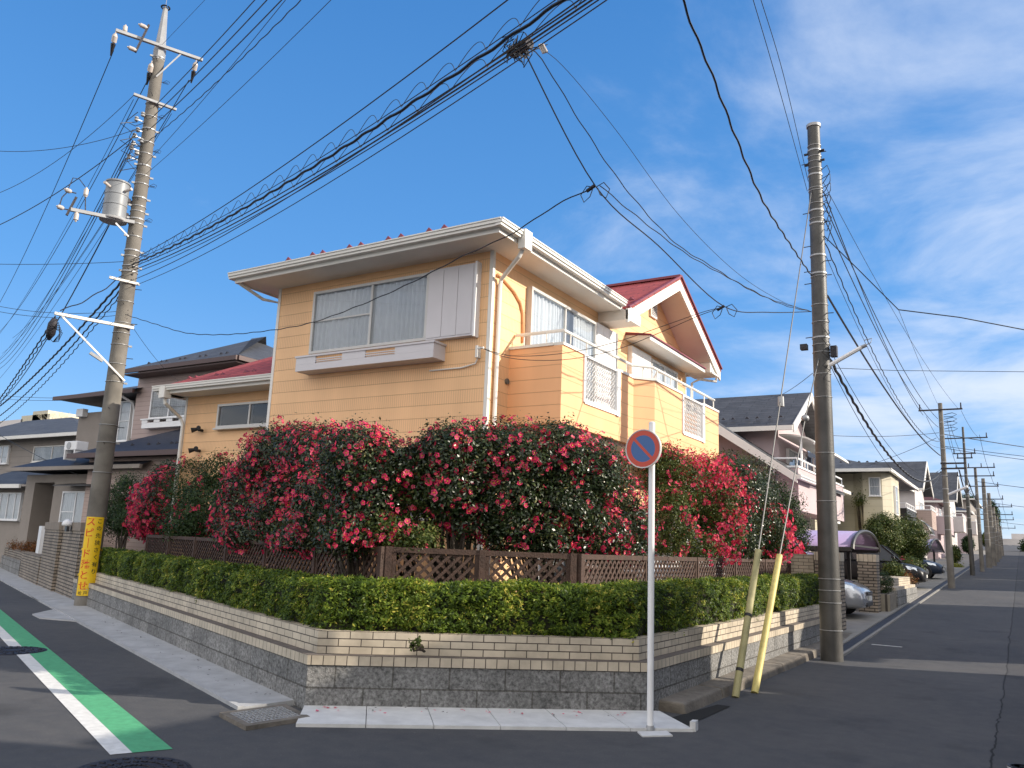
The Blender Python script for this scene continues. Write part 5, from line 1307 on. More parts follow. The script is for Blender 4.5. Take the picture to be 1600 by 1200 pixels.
# lower pent roof
yl = Yp-2.3; a = PY(108, 713, yl); b = PY(285, 704, yl); zl = (a[2]+b[2])/2+.05
mb = MB(); mb.add([(a[0], yl, zl), (-12, yl, zl), (-12, Yp, zl+1.05), (a[0]+2.3, Yp, zl+1.05), (a[0], Yp+1, zl), ], [(0, 1, 2, 3), (0, 3, 4)]); mb.add([(a[0], yl, zl-.08), (-12, yl, zl-.08), (-12, Yp, zl-.08), (a[0], Yp, zl-.08)], [(3, 2, 1, 0)]); mb.build('roof', M['slateblue'], pkL)
mb = MB(); mb.box(a[0]-.02, -12, yl-.08, yl, zl-.14, zl+.01); mb.build('fascia', M['brownfascia'], pkL)
mb = MB(); mb.box(a[0]+.3, -12, yl+.5, Yp, .3, zl-.1); mb.build('wall', M['duskpink'], pkL)
mb = MB()
for px, py in ((207, 683), (233, 679), (246, 695), (267, 692), (275, 693)):
    q = PY(px, py, yl+.6); snow_guard(mb, q[0], yl+.6, zl+.28, .07)
mb.build('snow_guard', M['iron'], pkL)
ac = thing('air_conditioner', 'white outdoor air conditioner unit on the dark lower roof, left', 'air conditioner', tuple(PY(118, 708, yl+.6)))
q = PY(106, 690, yl+.3); q2 = PY(125, 690, yl+.3); z0, z1 = PY(107, 704, yl+.3)[2], PY(110, 690, yl+.3)[2]
MB().box(q[0], q2[0], yl+.2, yl+.6, z0, z1).build('casing', M['white'], ac, bevel=.02)
MB().cyl(((q[0]*.6+q2[0]*.4), yl+.2, (z0+z1)/2), ((q[0]*.6+q2[0]*.4), yl+.185, (z0+z1)/2), (z1-z0)*.4, n=20).build('fan_grille', M['steel'], ac)
mb = MB(); mb.box(q[0]+.05, q[0]+.1, yl+.2, yl+.6, z0-.3, z0-.001); mb.box(q2[0]-.1, q2[0]-.05, yl+.2, yl+.6, z0-.2, z0-.001); mb.build('stand', M['white'], ac)

# --- grey house with dark porch
Yg = 15.5
gr = thing('house', 'grey brown house with a dark porch opening at the far left', 'house', (-27, Yg, .2), GH)
FG = Face((0, Yg), (1, 0), (0, -1))
x0 = PY(34, 800, Yg)[0]; x1 = PY(172, 800, Yg)[0]; zc = PY(60, 742, Yg)[2]
dx0, dx1 = PY(48, 800, Yg)[0], PY(79, 800, Yg)[0]; zd = PY(60, 754, Yg)[2]
mb = MB(); mb.box(x0, dx0, Yg, Yg+4, .1, zc); mb.box(dx1, x1, Yg, Yg+4, .1, zc); mb.box(dx0, dx1, Yg, Yg+4, zd, zc); mb.box(dx0, dx1, Yg+1.5, Yg+4, .1, zd); mb.build('wall', M['grey_plain'], gr)
mb = MB(); mb.box(dx0+.02, dx1-.02, Yg+1.4, Yg+1.49, .2, zd-.03); d_ = mb.build('door', M['frameblack'], gr)
window(gr, FG, PY(98, 800, Yg)[0], PY(141, 800, Yg)[0], PY(98, 826, Yg)[2], PY(100, 768, Yg)[2], (.5,), ((0, .5, .45),), frame='white')
c0_, c1_ = PY(87, 758, Yg-.5), PY(145, 758, Yg-.5); mb = MB(); mb.hexa([(c0_[0], Yg-.6, c0_[2]-.03), (c1_[0], Yg-.6, c0_[2]-.03), (c1_[0], Yg, c0_[2]+.02), (c0_[0], Yg, c0_[2]+.02)], [(c0_[0], Yg-.6, c0_[2]), (c1_[0], Yg-.6, c0_[2]), (c1_[0], Yg, c0_[2]+.1), (c0_[0], Yg, c0_[2]+.1)]); mb.build('canopy', M['frameblack'], gr)
e0 = PY(12, 731, Yg-.6); e1 = PY(160, 727, Yg-.6); zz_ = (e0[2]+e1[2])/2
rk = 1.55
mb = MB(); mb.add([(e0[0], Yg-.6, zz_), (e1[0]+2, Yg-.6, zz_), (e1[0]+2, Yg+2.6, zz_+rk), (e0[0]+5.4, Yg+2.6, zz_+rk), (e0[0], Yg+5.8, zz_)], [(0, 1, 2, 3), (0, 3, 4)]); mb.add([(e0[0], Yg-.6, zz_-.08), (e1[0], Yg-.6, zz_-.08), (e1[0], Yg+3, zz_-.08), (e0[0], Yg+3, zz_-.08)], [(3, 2, 1, 0)]); mb.build('roof', M['slateblue'], gr)
MB().box(e0[0], e1[0]+2, Yg-.7, Yg-.6, zz_-.12, zz_+.0).build('gutter', M['grey_plain'], gr)
# upper storey behind
Yu = 21.0; FU = Face((0, Yu), (1, 0), (0, -1))
ux0, ux1 = PY(-60, 700, Yu)[0], PY(122, 700, Yu)[0]; zu = PY(60, 680, Yu)[2]; 
mb = MB(); mb.box(ux0, ux1, Yu, Yu+8, .2, zu); mb.build('wall', M['grey_stucco'], gr)
ez = PY(60, 679, Yu-.7)[2]; ex1 = PY(135, 680, Yu-.7)[0]
ap = PY(112, 652, Yu+3.5)
mb = MB(); mb.add([(ux0-.6, Yu-.7, ez), (ex1, Yu-.7, ez), (ap[0], Yu+3.5, ap[2]), (ap[0]-4.5, Yu+3.5, ap[2]), (ex1, Yu+7.7, ez), (ux0-.6, Yu+7.7, ez)], [(0, 1, 2, 3), (1, 4, 2), (4, 5, 3, 2), (5, 0, 3), (5, 4, 1, 0)]); mb.build('roof', M['slate'], gr)
MB().box(ux0-.6, ex1, Yu-.8, Yu-.7, ez-.15, ez).build('gutter', M['trim'], gr)
window(gr, FU, PY(-12, 700, Yu)[0], PY(17, 700, Yu)[0], PY(5, 725, Yu)[2], PY(5, 697, Yu)[2], (.33, .66), (), frame='white')
window(gr, FU, PY(56, 700, Yu)[0], PY(105, 700, Yu)[0], PY(60, 722, Yu)[2], PY(60, 698, Yu)[2], (.6,), (), frame='trim', curtain='roller')
# ground floor bay with its own little roof at the very left
mb = MB(); bx0, bx1 = PY(-40, 790, 16.5)[0], PY(37, 790, 16.5)[0]; bz = PY(20, 760, 16.5)[2]
mb.box(bx0, bx1-.05, 16.5, Yu, .2, bz); mb.build('wall', M['grey_plain'], gr)
F5 = Face((0, 16.5), (1, 0), (0, -1)); window(gr, F5, PY(-10, 790, 16.5)[0], PY(35, 790, 16.5)[0], PY(0, 812, 16.5)[2], PY(10, 770, 16.5)[2], (.3, .55, .8), (), frame='white')
mb = MB(); rz = PY(10, 757, 16)[2]; rx = PY(38, 757, 16)[0]; mb.add([(bx0, 15.9, rz), (rx, 15.9, rz), (rx-1.5, 18, rz+.8), (bx0, 18, rz+.8), (rx, 18, rz)], [(0, 1, 2, 3), (1, 4, 2)]); mb.build('roof', M['slate'], gr)
MB().box(bx0, rx, 15.82, 15.9, rz-.14, rz).build('gutter', M['trim'], gr)

# --- brick gate wall of the grey house, along the street line
FSW = Face((A0[0], A0[1]), (D3[0], D3[1]), (-N3[0], -N3[1]))
def tw(px, py=880): p = PV(px, py, A0, A0+D3); return float((p[:2]-A0)@D3), float(p[2])
gw = thing('gate_wall', 'taupe brick gate wall with a plain cap, left of the banner pole', 'garden wall', (*(A0+D3*13), 0))
tA = 13.0; tB = tw(67)[0]; zcap = tw(90, 828)[1]; ztop_ = tw(90, 816)[1]
mb = MB(); FSW.box(mb, tA, (tA+tB)/2, -.25, -.02, 0, zcap); mb.cut(); FSW.box(mb, (tA+tB)/2+.004, tB, -.25, .06, 0, zcap); mb.build('brick_wall', M['brick'], gw)
mb = MB(); FSW.box(mb, tA, (tA+tB)/2, -.27, 0, zcap+.001, ztop_); mb.cut(); FSW.box(mb, (tA+tB)/2+.004, tB+.01, -.27, .08, zcap+.001, ztop_); mb.build('cap', M['cap'], gw)
mb = MB(); FSW.box(mb, tB+.01, tw(37)[0], -.25, .08, 0, tw(45, 864)[1]); mb.build('low_brick_wall', M['brick'], gw)
gl = thing('gate_lamp', 'small dome gate lamp on the taupe brick wall', 'lamp', (*(A0+D3*tw(104)[0]), zcap))
tl = tw(104)[0]; mb = MB(); FSW.box(mb, tl-.12, tl+.12, .06, .12, zcap-.02, zcap+.10); mb.build('lamp_base', M['frameblack'], gl)
c = FSW.p(tl, .1, zcap+.11); MB().lathe(c, [(.11, 0), (.115, .04), (.09, .1), (.04, .14), (.01, .15)], 16).build('lamp_glass', M['white'], gl, smooth=True)
gt = thing('garden_gate', 'dark metal garden gate with a white post at the far left', 'gate', (*(A0+D3*tw(55)[0]), .3))
mb = MB(); FSW.box(mb, tw(64)[0], tw(47)[0], -.3, -.26, .35, tw(55, 823)[1])
mb.build('gate_leaf', M['frameblack'], gt); mb = MB(); FSW.box(mb, tw(45)[0], tw(41)[0], -.3, -.2, .3, tw(43, 821)[1]); mb.build('gate_post', M['white'], gt)
gp2 = thing('garden_wall', 'stucco wall and block planter with red leaved plants at the left edge', 'garden wall', (*(A0+D3*24), 0))
mb = MB(); FSW.box(mb, tw(50)[0], tw(18)[0], -1.2, -1.05, 0, tw(30, 814)[1]-.05); mb.build('stucco_wall', M['cap'], gp2)
mb = MB(); FSW.box(mb, tw(15)[0], 40, -1.1, -.9, 0, tw(10, 815)[1]-.1); mb.build('brick_wall', M['brick'], gp2)
mb = MB(); FSW.box(mb, tw(34)[0], 42, -.3, .05, 0, tw(20, 872)[1]); mb.build('block_course', M['block'], gp2)
mb = MB(); FSW.box(mb, tw(34)[0], 42, -.28, 0, tw(20, 872)[1]+.002, tw(20, 858)[1]); mb.build('tile_band', M['brick'], gp2)
l_ = [(*FSW.p(tw(30)[0]+i*1.1, -.35, tw(20, 852)[1]-.02), .6, .35, .14) for i in range(6)]
bush('flower_bed', 'low red brown plants in the block planter at the left edge', 'plants', l_, 3500, 'leafred', (.02, .04), trunk=(*FSW.p(tw(30)[0]+2, -.35, 0)[:2], .3), stems=0)
# small letterbox post behind the banner pole
mb = MB(); FSW.box(mb, 12.95, 12.99, -.2, 0, 0, .4)
MB().lathe((-15.6, 9.97, .66), [(.02, 0), (.035, .02), (.03, .05), (.005, .06)], 10)

# --- far buildings on the left horizon
fb = thing('apartment_building', 'pale sunlit apartment block far behind the grey roof, left', 'building', (-150, 100, 0))
for (xa_, xb_, yt, m_) in ((-60, 34, 663, 'whitewall'), (34, 78, 650, 'creamwall'), (52, 75, 643, 'creamwall')):
    a = PY(xa_, yt, 110); b = PY(xb_, yt, 110); MB().box(a[0], b[0], 110, 120, 0, a[2]).build('wall', M[m_], fb)
f0 = Face((0, 110), (1, 0), (0, -1)); q = PY(60, 660, 110)
mb = MB()
for i in range(6): f0.box(mb, PY(38+6*i, 660, 110)[0], PY(41+6*i, 660, 110)[0], 0, .05, q[2]-2.2, q[2]-1.0); mb.cut()
mb.build('window', M['darkglass'], fb)

# --- generic street houses on the right
def street_house(label, xw, y0, y1, zb, ze, wall, roof, depth=7., gable=True, rise=1.5, over=.55, windows=(), balcony=None, group=GH):
    h = thing('house', label, 'house', (xw, y0, zb), group)
    mb = MB(); mb.box(xw-depth, xw, y0, y1, zb-.6, ze)
    ya = (y0+y1)/2
    if gable: mb.add([(xw, y0, ze), (xw, y1, ze), (xw, ya, ze+rise*.86), (xw-depth, y0, ze), (xw-depth, y1, ze), (xw-depth, ya, ze+rise*.86)], [(0, 1, 2), (5, 4, 3), (0, 2, 5, 3), (2, 1, 4, 5)])
    mb.build('wall', M[wall], h)
    mb = MB(); x0_, x1_ = xw-depth-over, xw+over
    if gable:
        zr = ze+rise
        for (ye) in (y0-over, y1+over):
            P = [(x0_, ye, ze-.12), (x1_, ye, ze-.12), (x1_, ya, zr), (x0_, ya, zr)]
            if ye > ya: P = [P[1], P[0], P[3], P[2]]
            mb.hexa([(p[0], p[1], p[2]-.09) for p in P], P)
    else: hip(mb, x0_, x1_, y0-over, y1+over, ze+.05, rise/((y1-y0)/2+over), .08)
    mb.build('roof', M[roof], h)
    mb = MB()
    if gable:
        for ye in (y0-over, y1+over):
            s_ = 1 if ye < ya else -1
            P = [(x1_+.002, ye, ze-.36), (x1_+.05, ye, ze-.36), (x1_+.05, ya, ze+rise-.28), (x1_+.002, ya, ze+rise-.28)]
            if s_ > 0: P = [P[0], P[1], P[2], P[3]]
            else: P = [P[1], P[0], P[3], P[2]]
            mb.cut(); mb.hexa(P, [(p[0], p[1], p[2]+.27) for p in P])
        mb.cut(); mb.box(x0_, x1_, y0-over-.08, y0-over-.002, ze-.28, ze-.13)
    else:
        mb.cut(); mb.box(x0_, x1_+.1, y0-over-.1, y0-over-.002, ze-.1, ze+.04); mb.cut(); mb.box(x1_, x1_+.1, y0-over, y1+over, ze-.1, ze+.04)
    mb.build('fascia', M['trim'], h)
    Fs = Face((xw, y0), (0, 1), (1, 0)); Ff = Face((xw-depth, y0), (1, 0), (0, -1))
    for (f, u0, u1, z0, z1) in windows:
        window(h, Fs if f == 's' else Ff, u0, u1, z0, z1, (.5,), (), frame='white')
    if balcony:
        (b0, b1, bz0_, bz1_, out_, bm) = balcony
        mb = MB(); mb.box(xw, xw+out_, b0, b1, bz0_, bz1_); k = mb.build('balcony', M[bm], h)
        mb = MB(); mb.box(xw-.0, xw+out_+.03, b0-.03, b1+.03, bz1_+.001, bz1_+.06); mb.build('coping', M['white'], k)
        mb = MB(); z = bz1_+.3; mb.tube([(xw, b0+.05, z), (xw+out_-.04, b0+.05, z), (xw+out_-.04, b1-.05, z)], .03, 6)
        for i in range(6): y = b0+.05+(b1-b0-.1)*i/5; mb.cyl((xw+out_-.04, y, bz1_+.06), (xw+out_-.04, y, z), .018, n=5)
        mb.build('handrail', M['white'], k)
    return h
# pink and lilac house
pk = street_house('pink and lilac house with a gable and laundry balcony behind the grey pole', -6.5, 26.9, 31.3, .4, 5.75, 'lilac', 'slate', depth=8, rise=1.42, over=.6,
                  windows=(('s', 1.0, 3.0, 3.1, 5.1), ('s', 3.4, 4.3, 3.1, 5.1)), balcony=(25.95, 33.5, 2.95, 4.25, .8, 'lilac'))
mb = MB(); roofdots(mb, [(PY(px, 655, 26.7)[0], 26.7, 5.95) for px in (1130, 1145, 1167, 1183, 1203, 1220)]); mb.build('snow_guard', M['iron'], pk)
mb = MB(); a = PY(1100, 648, 25.3); b = PY(1246, 742, 25.3)
mb.hexa([(a[0], 25.3, a[2]-.1), (b[0], 25.3, b[2]-.08), (b[0], 33, b[2]-.08), (a[0], 33, a[2]-.1)], [(a[0], 25.3, a[2]), (b[0], 25.3, b[2]+.02), (b[0], 33, b[2]+.02), (a[0], 33, a[2])]); mb.build('roof', M['slate'], pk)
mb = MB(); mb.hexa([(a[0], 25.24, a[2]-.32), (b[0], 25.24, b[2]-.24), (b[0], 25.298, b[2]-.24), (a[0], 25.298, a[2]-.32)], [(a[0], 25.24, a[2]-.02), (b[0], 25.24, b[2]+.0), (b[0], 25.298, b[2]+.0), (a[0], 25.298, a[2]-.02)]); mb.cut(); mb.box(b[0]+.0, b[0]+.12, 25.2, 27.6, b[2]-.12, b[2]-.0); mb.build('fascia', M['trim'], pk)
mb = MB(); mb.hexa([(-14, 25.9, .2), (b[0]-.8, 25.9, .2), (b[0]-.8, 30, .2), (-14, 30, .2)], [(-14, 25.9, 6.), (b[0]-.8, 25.9, b[2]+.25), (b[0]-.8, 30, b[2]+.25), (-14, 30, 6.)]); mb.build('wall', M['duskpink'], pk)
mb = MB(); mb.tube([PY(1211, 735, 25.3), PY(1190, 748, 25.7), PY(1188, 760, 25.86), (PY(1188, 760, 25.86)[0], 25.86, .4)], .04, 8); mb.build('downpipe', M['trim'], pk)
mb = MB(); n = 10
for i in range(n): 
    a0, a1 = math.pi*.5*i/n, math.pi*.5*(i+1)/n
    p = lambda t: (-6.4+1.1*math.sin(t), 5.05+.35*math.cos(t))
    mb.quad((p(a0)[0], 26.6, p(a0)[1]), (p(a1)[0], 26.6, p(a1)[1]), (p(a1)[0], 32.5, p(a1)[1]), (p(a0)[0], 32.5, p(a0)[1]))
cv = mb.build('balcony_canopy', M['trim'], pk); md = cv.modifiers.new('solid', 'SOLIDIFY'); md.thickness = .05
mb = MB()
for y in (26.7, 29.5): mb.cut(); mb.cyl((-5.75, y, 4.25), (-5.75, y, 5.2), .04, n=6)
mb.build('canopy_post', M['white'], pk)
for i, (y, z, w_, h_, m_) in enumerate(((27.3, 4.95, .5, .85, 'cloth1'), (28.0, 4.95, .3, .6, 'cloth2'), (28.6, 4.9, .6, .75, 'cloth1'), (29.4, 4.95, .3, .5, 'cloth2'))):
    mb = MB(); vs = []
    for k in range(7): vs += [(-5.98+.03*math.sin(k*1.7), y+w_*k/6, z), (-6.0+.05*math.sin(k*1.7+1), y+w_*k/6, z-h_+.03*math.sin(k))]
    mb.add(vs, [(2*k, 2*k+2, 2*k+3, 2*k+1) for k in range(6)])
    o = mb.build('laundry', M[m_], loc=(-5.98, y, z)); md = o.modifiers.new('solid', 'SOLIDIFY'); md.thickness = .012
    tag(o, ('dark garment hanging at the left end of the laundry balcony', 'pale towel between two dark garments on the balcony', 'dark garment right of the pale towel on the balcony', 'small pale cloth at the right end of the laundry line')[i], 'laundry', 'laundry on the lilac balcony')
# cream house
cy = PX(1388, 735, -5.9)[1]
cx0 = -5.9; CYA = 39.6
ch = street_house('cream house with a hipped dark roof and sash window past the grey pole', -6.2, CYA+.6, CYA+9, .7, 5.45, 'creamwall', 'slate', depth=8.9, gable=False, rise=1.75, over=1.5, windows=(('s', 3, 4.5, 3.2, 4.6),))
mb = MB(); bx0_ = PY(1348, 760, CYA)[0]; bx1_ = PY(1378, 760, CYA)[0]; bayp = [(bx0_-.5, CYA+.62), (bx0_, CYA), (bx1_, CYA), (bx1_+.32, CYA+.5), (bx1_+.32, CYA+3.2), (-6.6, CYA+4)]
mb.prism(bayp, .3, 5.41); mb.build('bay', M['creamwall'], ch)
FB = Face((bx0_, CYA), (1, 0), (0, -1)); a = PY(1358, 760, CYA); b = PY(1376, 760, CYA)
window(ch, FB, a[0]-bx0_, b[0]-bx0_, PY(1360, 775, CYA)[2], PY(1360, 746, CYA)[2], (), ((0, 1, .5),), frame='white')
FB2 = Face((bx1_+.32, CYA+.5), (0, 1), (1, 0)); window(ch, FB2, .6, 1.4, 3.6, 4.9, (), ((0, 1, .5),), frame='white')
mb = MB(); roofdots(mb, [(PY(px, 723, CYA-.1)[0], CYA-.1, 5.85) for px in (1314, 1327, 1342, 1355, 1369)]); mb.build('snow_guard', M['iron'], ch)
# its nearer wing with a lower roof
wg = thing('house', 'low cream wing with white gutter just right of the grey pole', 'house', (-7.2, 34.6, .6), GH)
MB().box(-13, -7.0, 34.6, 39.5, .3, 4.45).build('wall', M['creamwall'], wg)
mb = MB(); mb.hexa([(-13, 34, 6.6), (-6.3, 34, 4.38), (-6.3, 39.4, 4.38), (-13, 39.4, 6.6)], [(-13, 34, 6.7), (-6.3, 34, 4.48), (-6.3, 39.4, 4.48), (-13, 39.4, 6.7)]); mb.build('roof', M['slate'], wg)
mb = MB(); mb.hexa([(-13, 33.92, 6.4), (-6.3, 33.92, 4.2), (-6.3, 33.998, 4.2), (-13, 33.998, 6.4)], [(-13, 33.92, 6.66), (-6.3, 33.92, 4.45), (-6.3, 33.998, 4.45), (-13, 33.998, 6.66)]); mb.cut(); mb.box(-6.3, -6.16, 33.9, 38, 4.28, 4.42); mb.build('fascia', M['trim'], wg)
mb = MB(); mb.box(-6.999, -6.5, 35.2, 37.2, 3.0, 3.35); mb.cut(); mb.box(-7, -6.45, 35.1, 37.3, 3.38, 3.45); mb.build('window_ledge', M['white'], wg)
# further houses
street_house('grey house with a dark balcony and hanging laundry past the cream house', -6.3, 51.3, 56, 1.2, 5.9, 'whitewall', 'slate', gable=False, rise=1.0, over=.7, windows=(('s', .8, 3.6, 3.9, 5.6),), balcony=(51.2, 56, 3.3, 4.5, .9, 'frameblack'))
street_house('house with a plain grey gable roof behind the second street pole', -5.8, 60, 66, 1.5, 6.4, 'whitewall', 'slate', rise=2.0, windows=(('s', 2, 4, 4.2, 5.6),), balcony=(60.3, 63.5, 3.7, 4.9, .9, 'duskpink'))
street_house('pale house with a maroon lower roof along the street', -5.4, 70, 76, 1.8, 6.1, 'lilac', 'roseroof', gable=False, rise=1.4, windows=(('s', 2, 4, 4.4, 5.7),), balcony=(70.3, 73.5, 3.7, 5.0, .9, 'lilac'))
street_house('house with a steep dark gable behind the third street pole', -5.0, 79, 86, 2.1, 6.9, 'whitewall', 'slate', rise=2.6, windows=(('s', 2, 4, 4.6, 6.0),), balcony=(79.3, 83, 4.2, 5.4, .9, 'whitewall'))
street_house('small pale house low at the far end of the row', -4.6, 92, 98, 2.5, 6.6, 'lilac', 'slateblue', gable=False, rise=1.2, windows=(('s', 2, 4, 5.0, 6.2),), balcony=(92.3, 96, 4.4, 5.6, .9, 'whitewall'))
street_house('flat grey box building behind the row of poles', -4.6, 104, 120, 2.9, 8.6, 'grey_stucco', 'slate', gable=False, rise=.3, windows=(('s', 2, 4, 5.0, 6.2),))
# building closing the street
eb = thing('apartment_building', 'grey office building closing the far end of the street', 'building', (-2, 190, 5))
ya_ = 190.; z_ = PY(1580, 842, ya_)[2]; MB().box(PY(1567, 850, ya_)[0], 14, ya_, ya_+14, 3, z_).build('wall', M['whitewall'], eb)
zt2 = PY(1590, 834, ya_+2)[2]; MB().box(PY(1580, 834, ya_+2)[0], 12, ya_+2, ya_+10, z_, zt2).build('penthouse', M['whitewall'], eb)
f0 = Face((0, ya_), (1, 0), (0, -1)); mb = MB()
for i in range(7): mb.cut(); f0.box(mb, -3.3+i*1.6, -2.4+i*1.6, 0, .06, z_-2.4, z_-1.2)
for i in range(7): mb.cut(); f0.box(mb, -3.3+i*1.6, -2.4+i*1.6, 0, .06, z_-5.2, z_-4.0)
mb.build('window', M['darkglass'], eb)

# houses across the street (beyond the right edge of the picture; their shade falls on it)
street_house('tan house across the street', 9.6, -8, 9.1, 0, 7.2, 'creamwall', 'slate', depth=3.6, gable=False, rise=1.0, group='houses across the street')
street_house('low house across the street', 9.6, 9.5, 13.9, 0, 5.7, 'whitewall', 'slate', depth=3.6, gable=False, rise=.25, over=.3, group='houses across the street')
street_house('garage across the street', 9.6, 14.4, 17.2, 0, 4.3, 'whitewall', 'slate', depth=3.6, gable=False, rise=.15, over=.2, group='houses across the street')
for (a_, b_, z_) in ((20.2, 30.5, 6.0), (39.5, 46, 6.6), (48, 60, 6.9), (62, 76, 7.3), (78, 94, 7.6)):
    street_house('two-storey house across the street', 9.6, a_, b_, T(0, a_), z_, 'whitewall', 'slate', depth=3.6, gable=False, rise=.8, over=.4, group='houses across the street')

# ================================================================== GATES, CARPORT, CARS
gp = thing('gate_pillar', 'taupe brick gate pillar right of the silver car', 'gate pillar', (-3.2, 22.9, T(0, 22.9)), 'brick gate pillars')
xL_ = PY(1340, 900, 22.74)[0]; zt_p = PX(1371, 867, -3.19)[2]; tp_ = T(-3, 22.9)
MB().box(xL_, -3.16, 22.74, 23.25, tp_-.05, zt_p-.18).build('brick_wall', M['brick'], gp); MB().box(xL_-.005, -3.155, 22.735, 23.255, zt_p-.179, zt_p).build('cap', M['tilehead'], gp)
gp = thing('gate_pillar', 'taupe brick gate pillar between the grey pole and the silver car', 'gate pillar', (-3.2, 18.3, .1), 'brick gate pillars')
zt_p = PX(1316, 845, -3.2)[2]
MB().box(-3.7, -3.2, 18.1, 18.55, .0, 1.5).build('brick_wall', M['brick'], gp); MB().box(-3.705, -3.195, 18.095, 18.555, 1.501, 1.68).build('cap', M['tilehead'], gp)
bwl = thing('garden_wall', 'cream tiled boundary wall at the end of the lattice fence', 'garden wall', (-5, 18.2, .5)); MB().box(-6.2, -3.72, 18.12, 18.3, .1, 1.62).build('tile_wall', M['tile'], bwl)
# carport with arched purple roof
cp = thing('carport', 'arched carport with a translucent purple roof and dark frame', 'carport', (-3.7, 24, T(0, 24)))
cxf = -3.75; ys0, ys1 = PX(1330, 857, cxf)[1], PX(1372, 861, cxf)[1]; zl_ = PX(1350, 860, cxf)[2]; zh_ = PX(1350, 833, cxf)[2]+.05
def arch(t): # t 0..1 across
    a = math.pi*(1-t); return ((ys0+ys1)/2-(ys1-ys0)/2*math.cos(math.pi*t), zl_+(zh_-zl_)*math.sin(math.pi*t))
mb = MB(); n = 16; vs = []
for x in (cxf, -8.6):
    for i in range(n+1): y, z = arch(i/n); vs.append((x, y, z))
mb.add(vs, [(i, i+1, n+2+i, n+1+i) for i in range(n)]); o = mb.build('roof_panel', M['purple'], cp, smooth=True); o.modifiers.new('s', 'SOLIDIFY').thickness = .02
for x in (cxf+.03, -5.4, -7.0, -8.6):
    mb = MB(); mb.tube([(x, *arch(i/n)) for i in range(n+1)], .05, 6); mb.build('arch_rib', M['frameblack'], cp)
mb = MB(); mb.beam((cxf, ys0, zl_), (-8.6, ys0, zl_), .08, .1); mb.cut(); mb.beam((cxf, ys1, zl_), (-8.6, ys1, zl_), .08, .1); mb.cut(); mb.beam((cxf+.02, ys0, zl_+.1), (cxf+.02, ys1, zl_+.1), .04, .05); mb.build('side_beam', M['frameblack'], cp)
for (x, y) in ((-4.6, ys1), (-8.2, ys1), (-4.6, ys0), (-8.2, ys0)): MB().box(x-.05, x+.05, y-.05, y+.05, T(0, 24)-.1, zl_-.05).build('post', M['frameblack'], cp)
# a second carport further on
cp2 = thing('carport', 'pale purple carport roof farther along behind the shrubs', 'carport', (-4.4, 44, T(0, 44)))
a = PX(1425, 861, -4.2); b = PX(1462, 844, -4.2)
mb = MB(); n = 10; vs = []
for x in (-3.8, -8):
    for i in range(n+1): vs.append((x, 44+9*i/n, 2.15+.6*math.sin(math.pi*i/n)))
mb.add(vs, [(i, i+1, n+2+i, n+1+i) for i in range(n)]); o = mb.build('roof_panel', M['purple'], cp2, smooth=True); o.modifiers.new('s', 'SOLIDIFY').thickness = .02
for x in (-3.8, -8.): MB().tube([(x, 44+9*i/n, 2.15+.6*math.sin(math.pi*i/n)) for i in range(n+1)], .05, 6).build('arch_rib', M['frameblack'], cp2)
for (x, y) in ((-4.3, 44.1), (-7.8, 44.1), (-4.3, 52.9), (-7.8, 52.9)): MB().box(x-.05, x+.05, y-.05, y+.05, .8, 2.15).build('post', M['frameblack'], cp2)
an = thing('awning', 'dark curved awning over the street beyond the shrubs', 'awning', (-4.6, 50, 3))
mb = MB(); vs = []
for y in (48., 50.5):
    for i in range(9): t_ = math.pi*.5*i/8; vs.append((-5.6+1.6*math.sin(t_), y, 3.0+1.0*math.cos(t_)))
mb.add(vs, [(i, i+1, 10+i, 9+i) for i in range(8)]); o = mb.build('awning_sheet', M['frameblack'], an, smooth=True); o.modifiers.new('s', 'SOLIDIFY').thickness = .03
mb = MB()
for i in range(0, 9, 2): t_ = math.pi*.5*i/8; mb.cut(); mb.beam((-5.6+1.6*math.sin(t_), 48, 3.0+1.0*math.cos(t_)), (-5.6+1.6*math.sin(t_), 50.5, 3.0+1.0*math.cos(t_)), .05, .05)
mb.build('awning_bar', M['steel'], an)

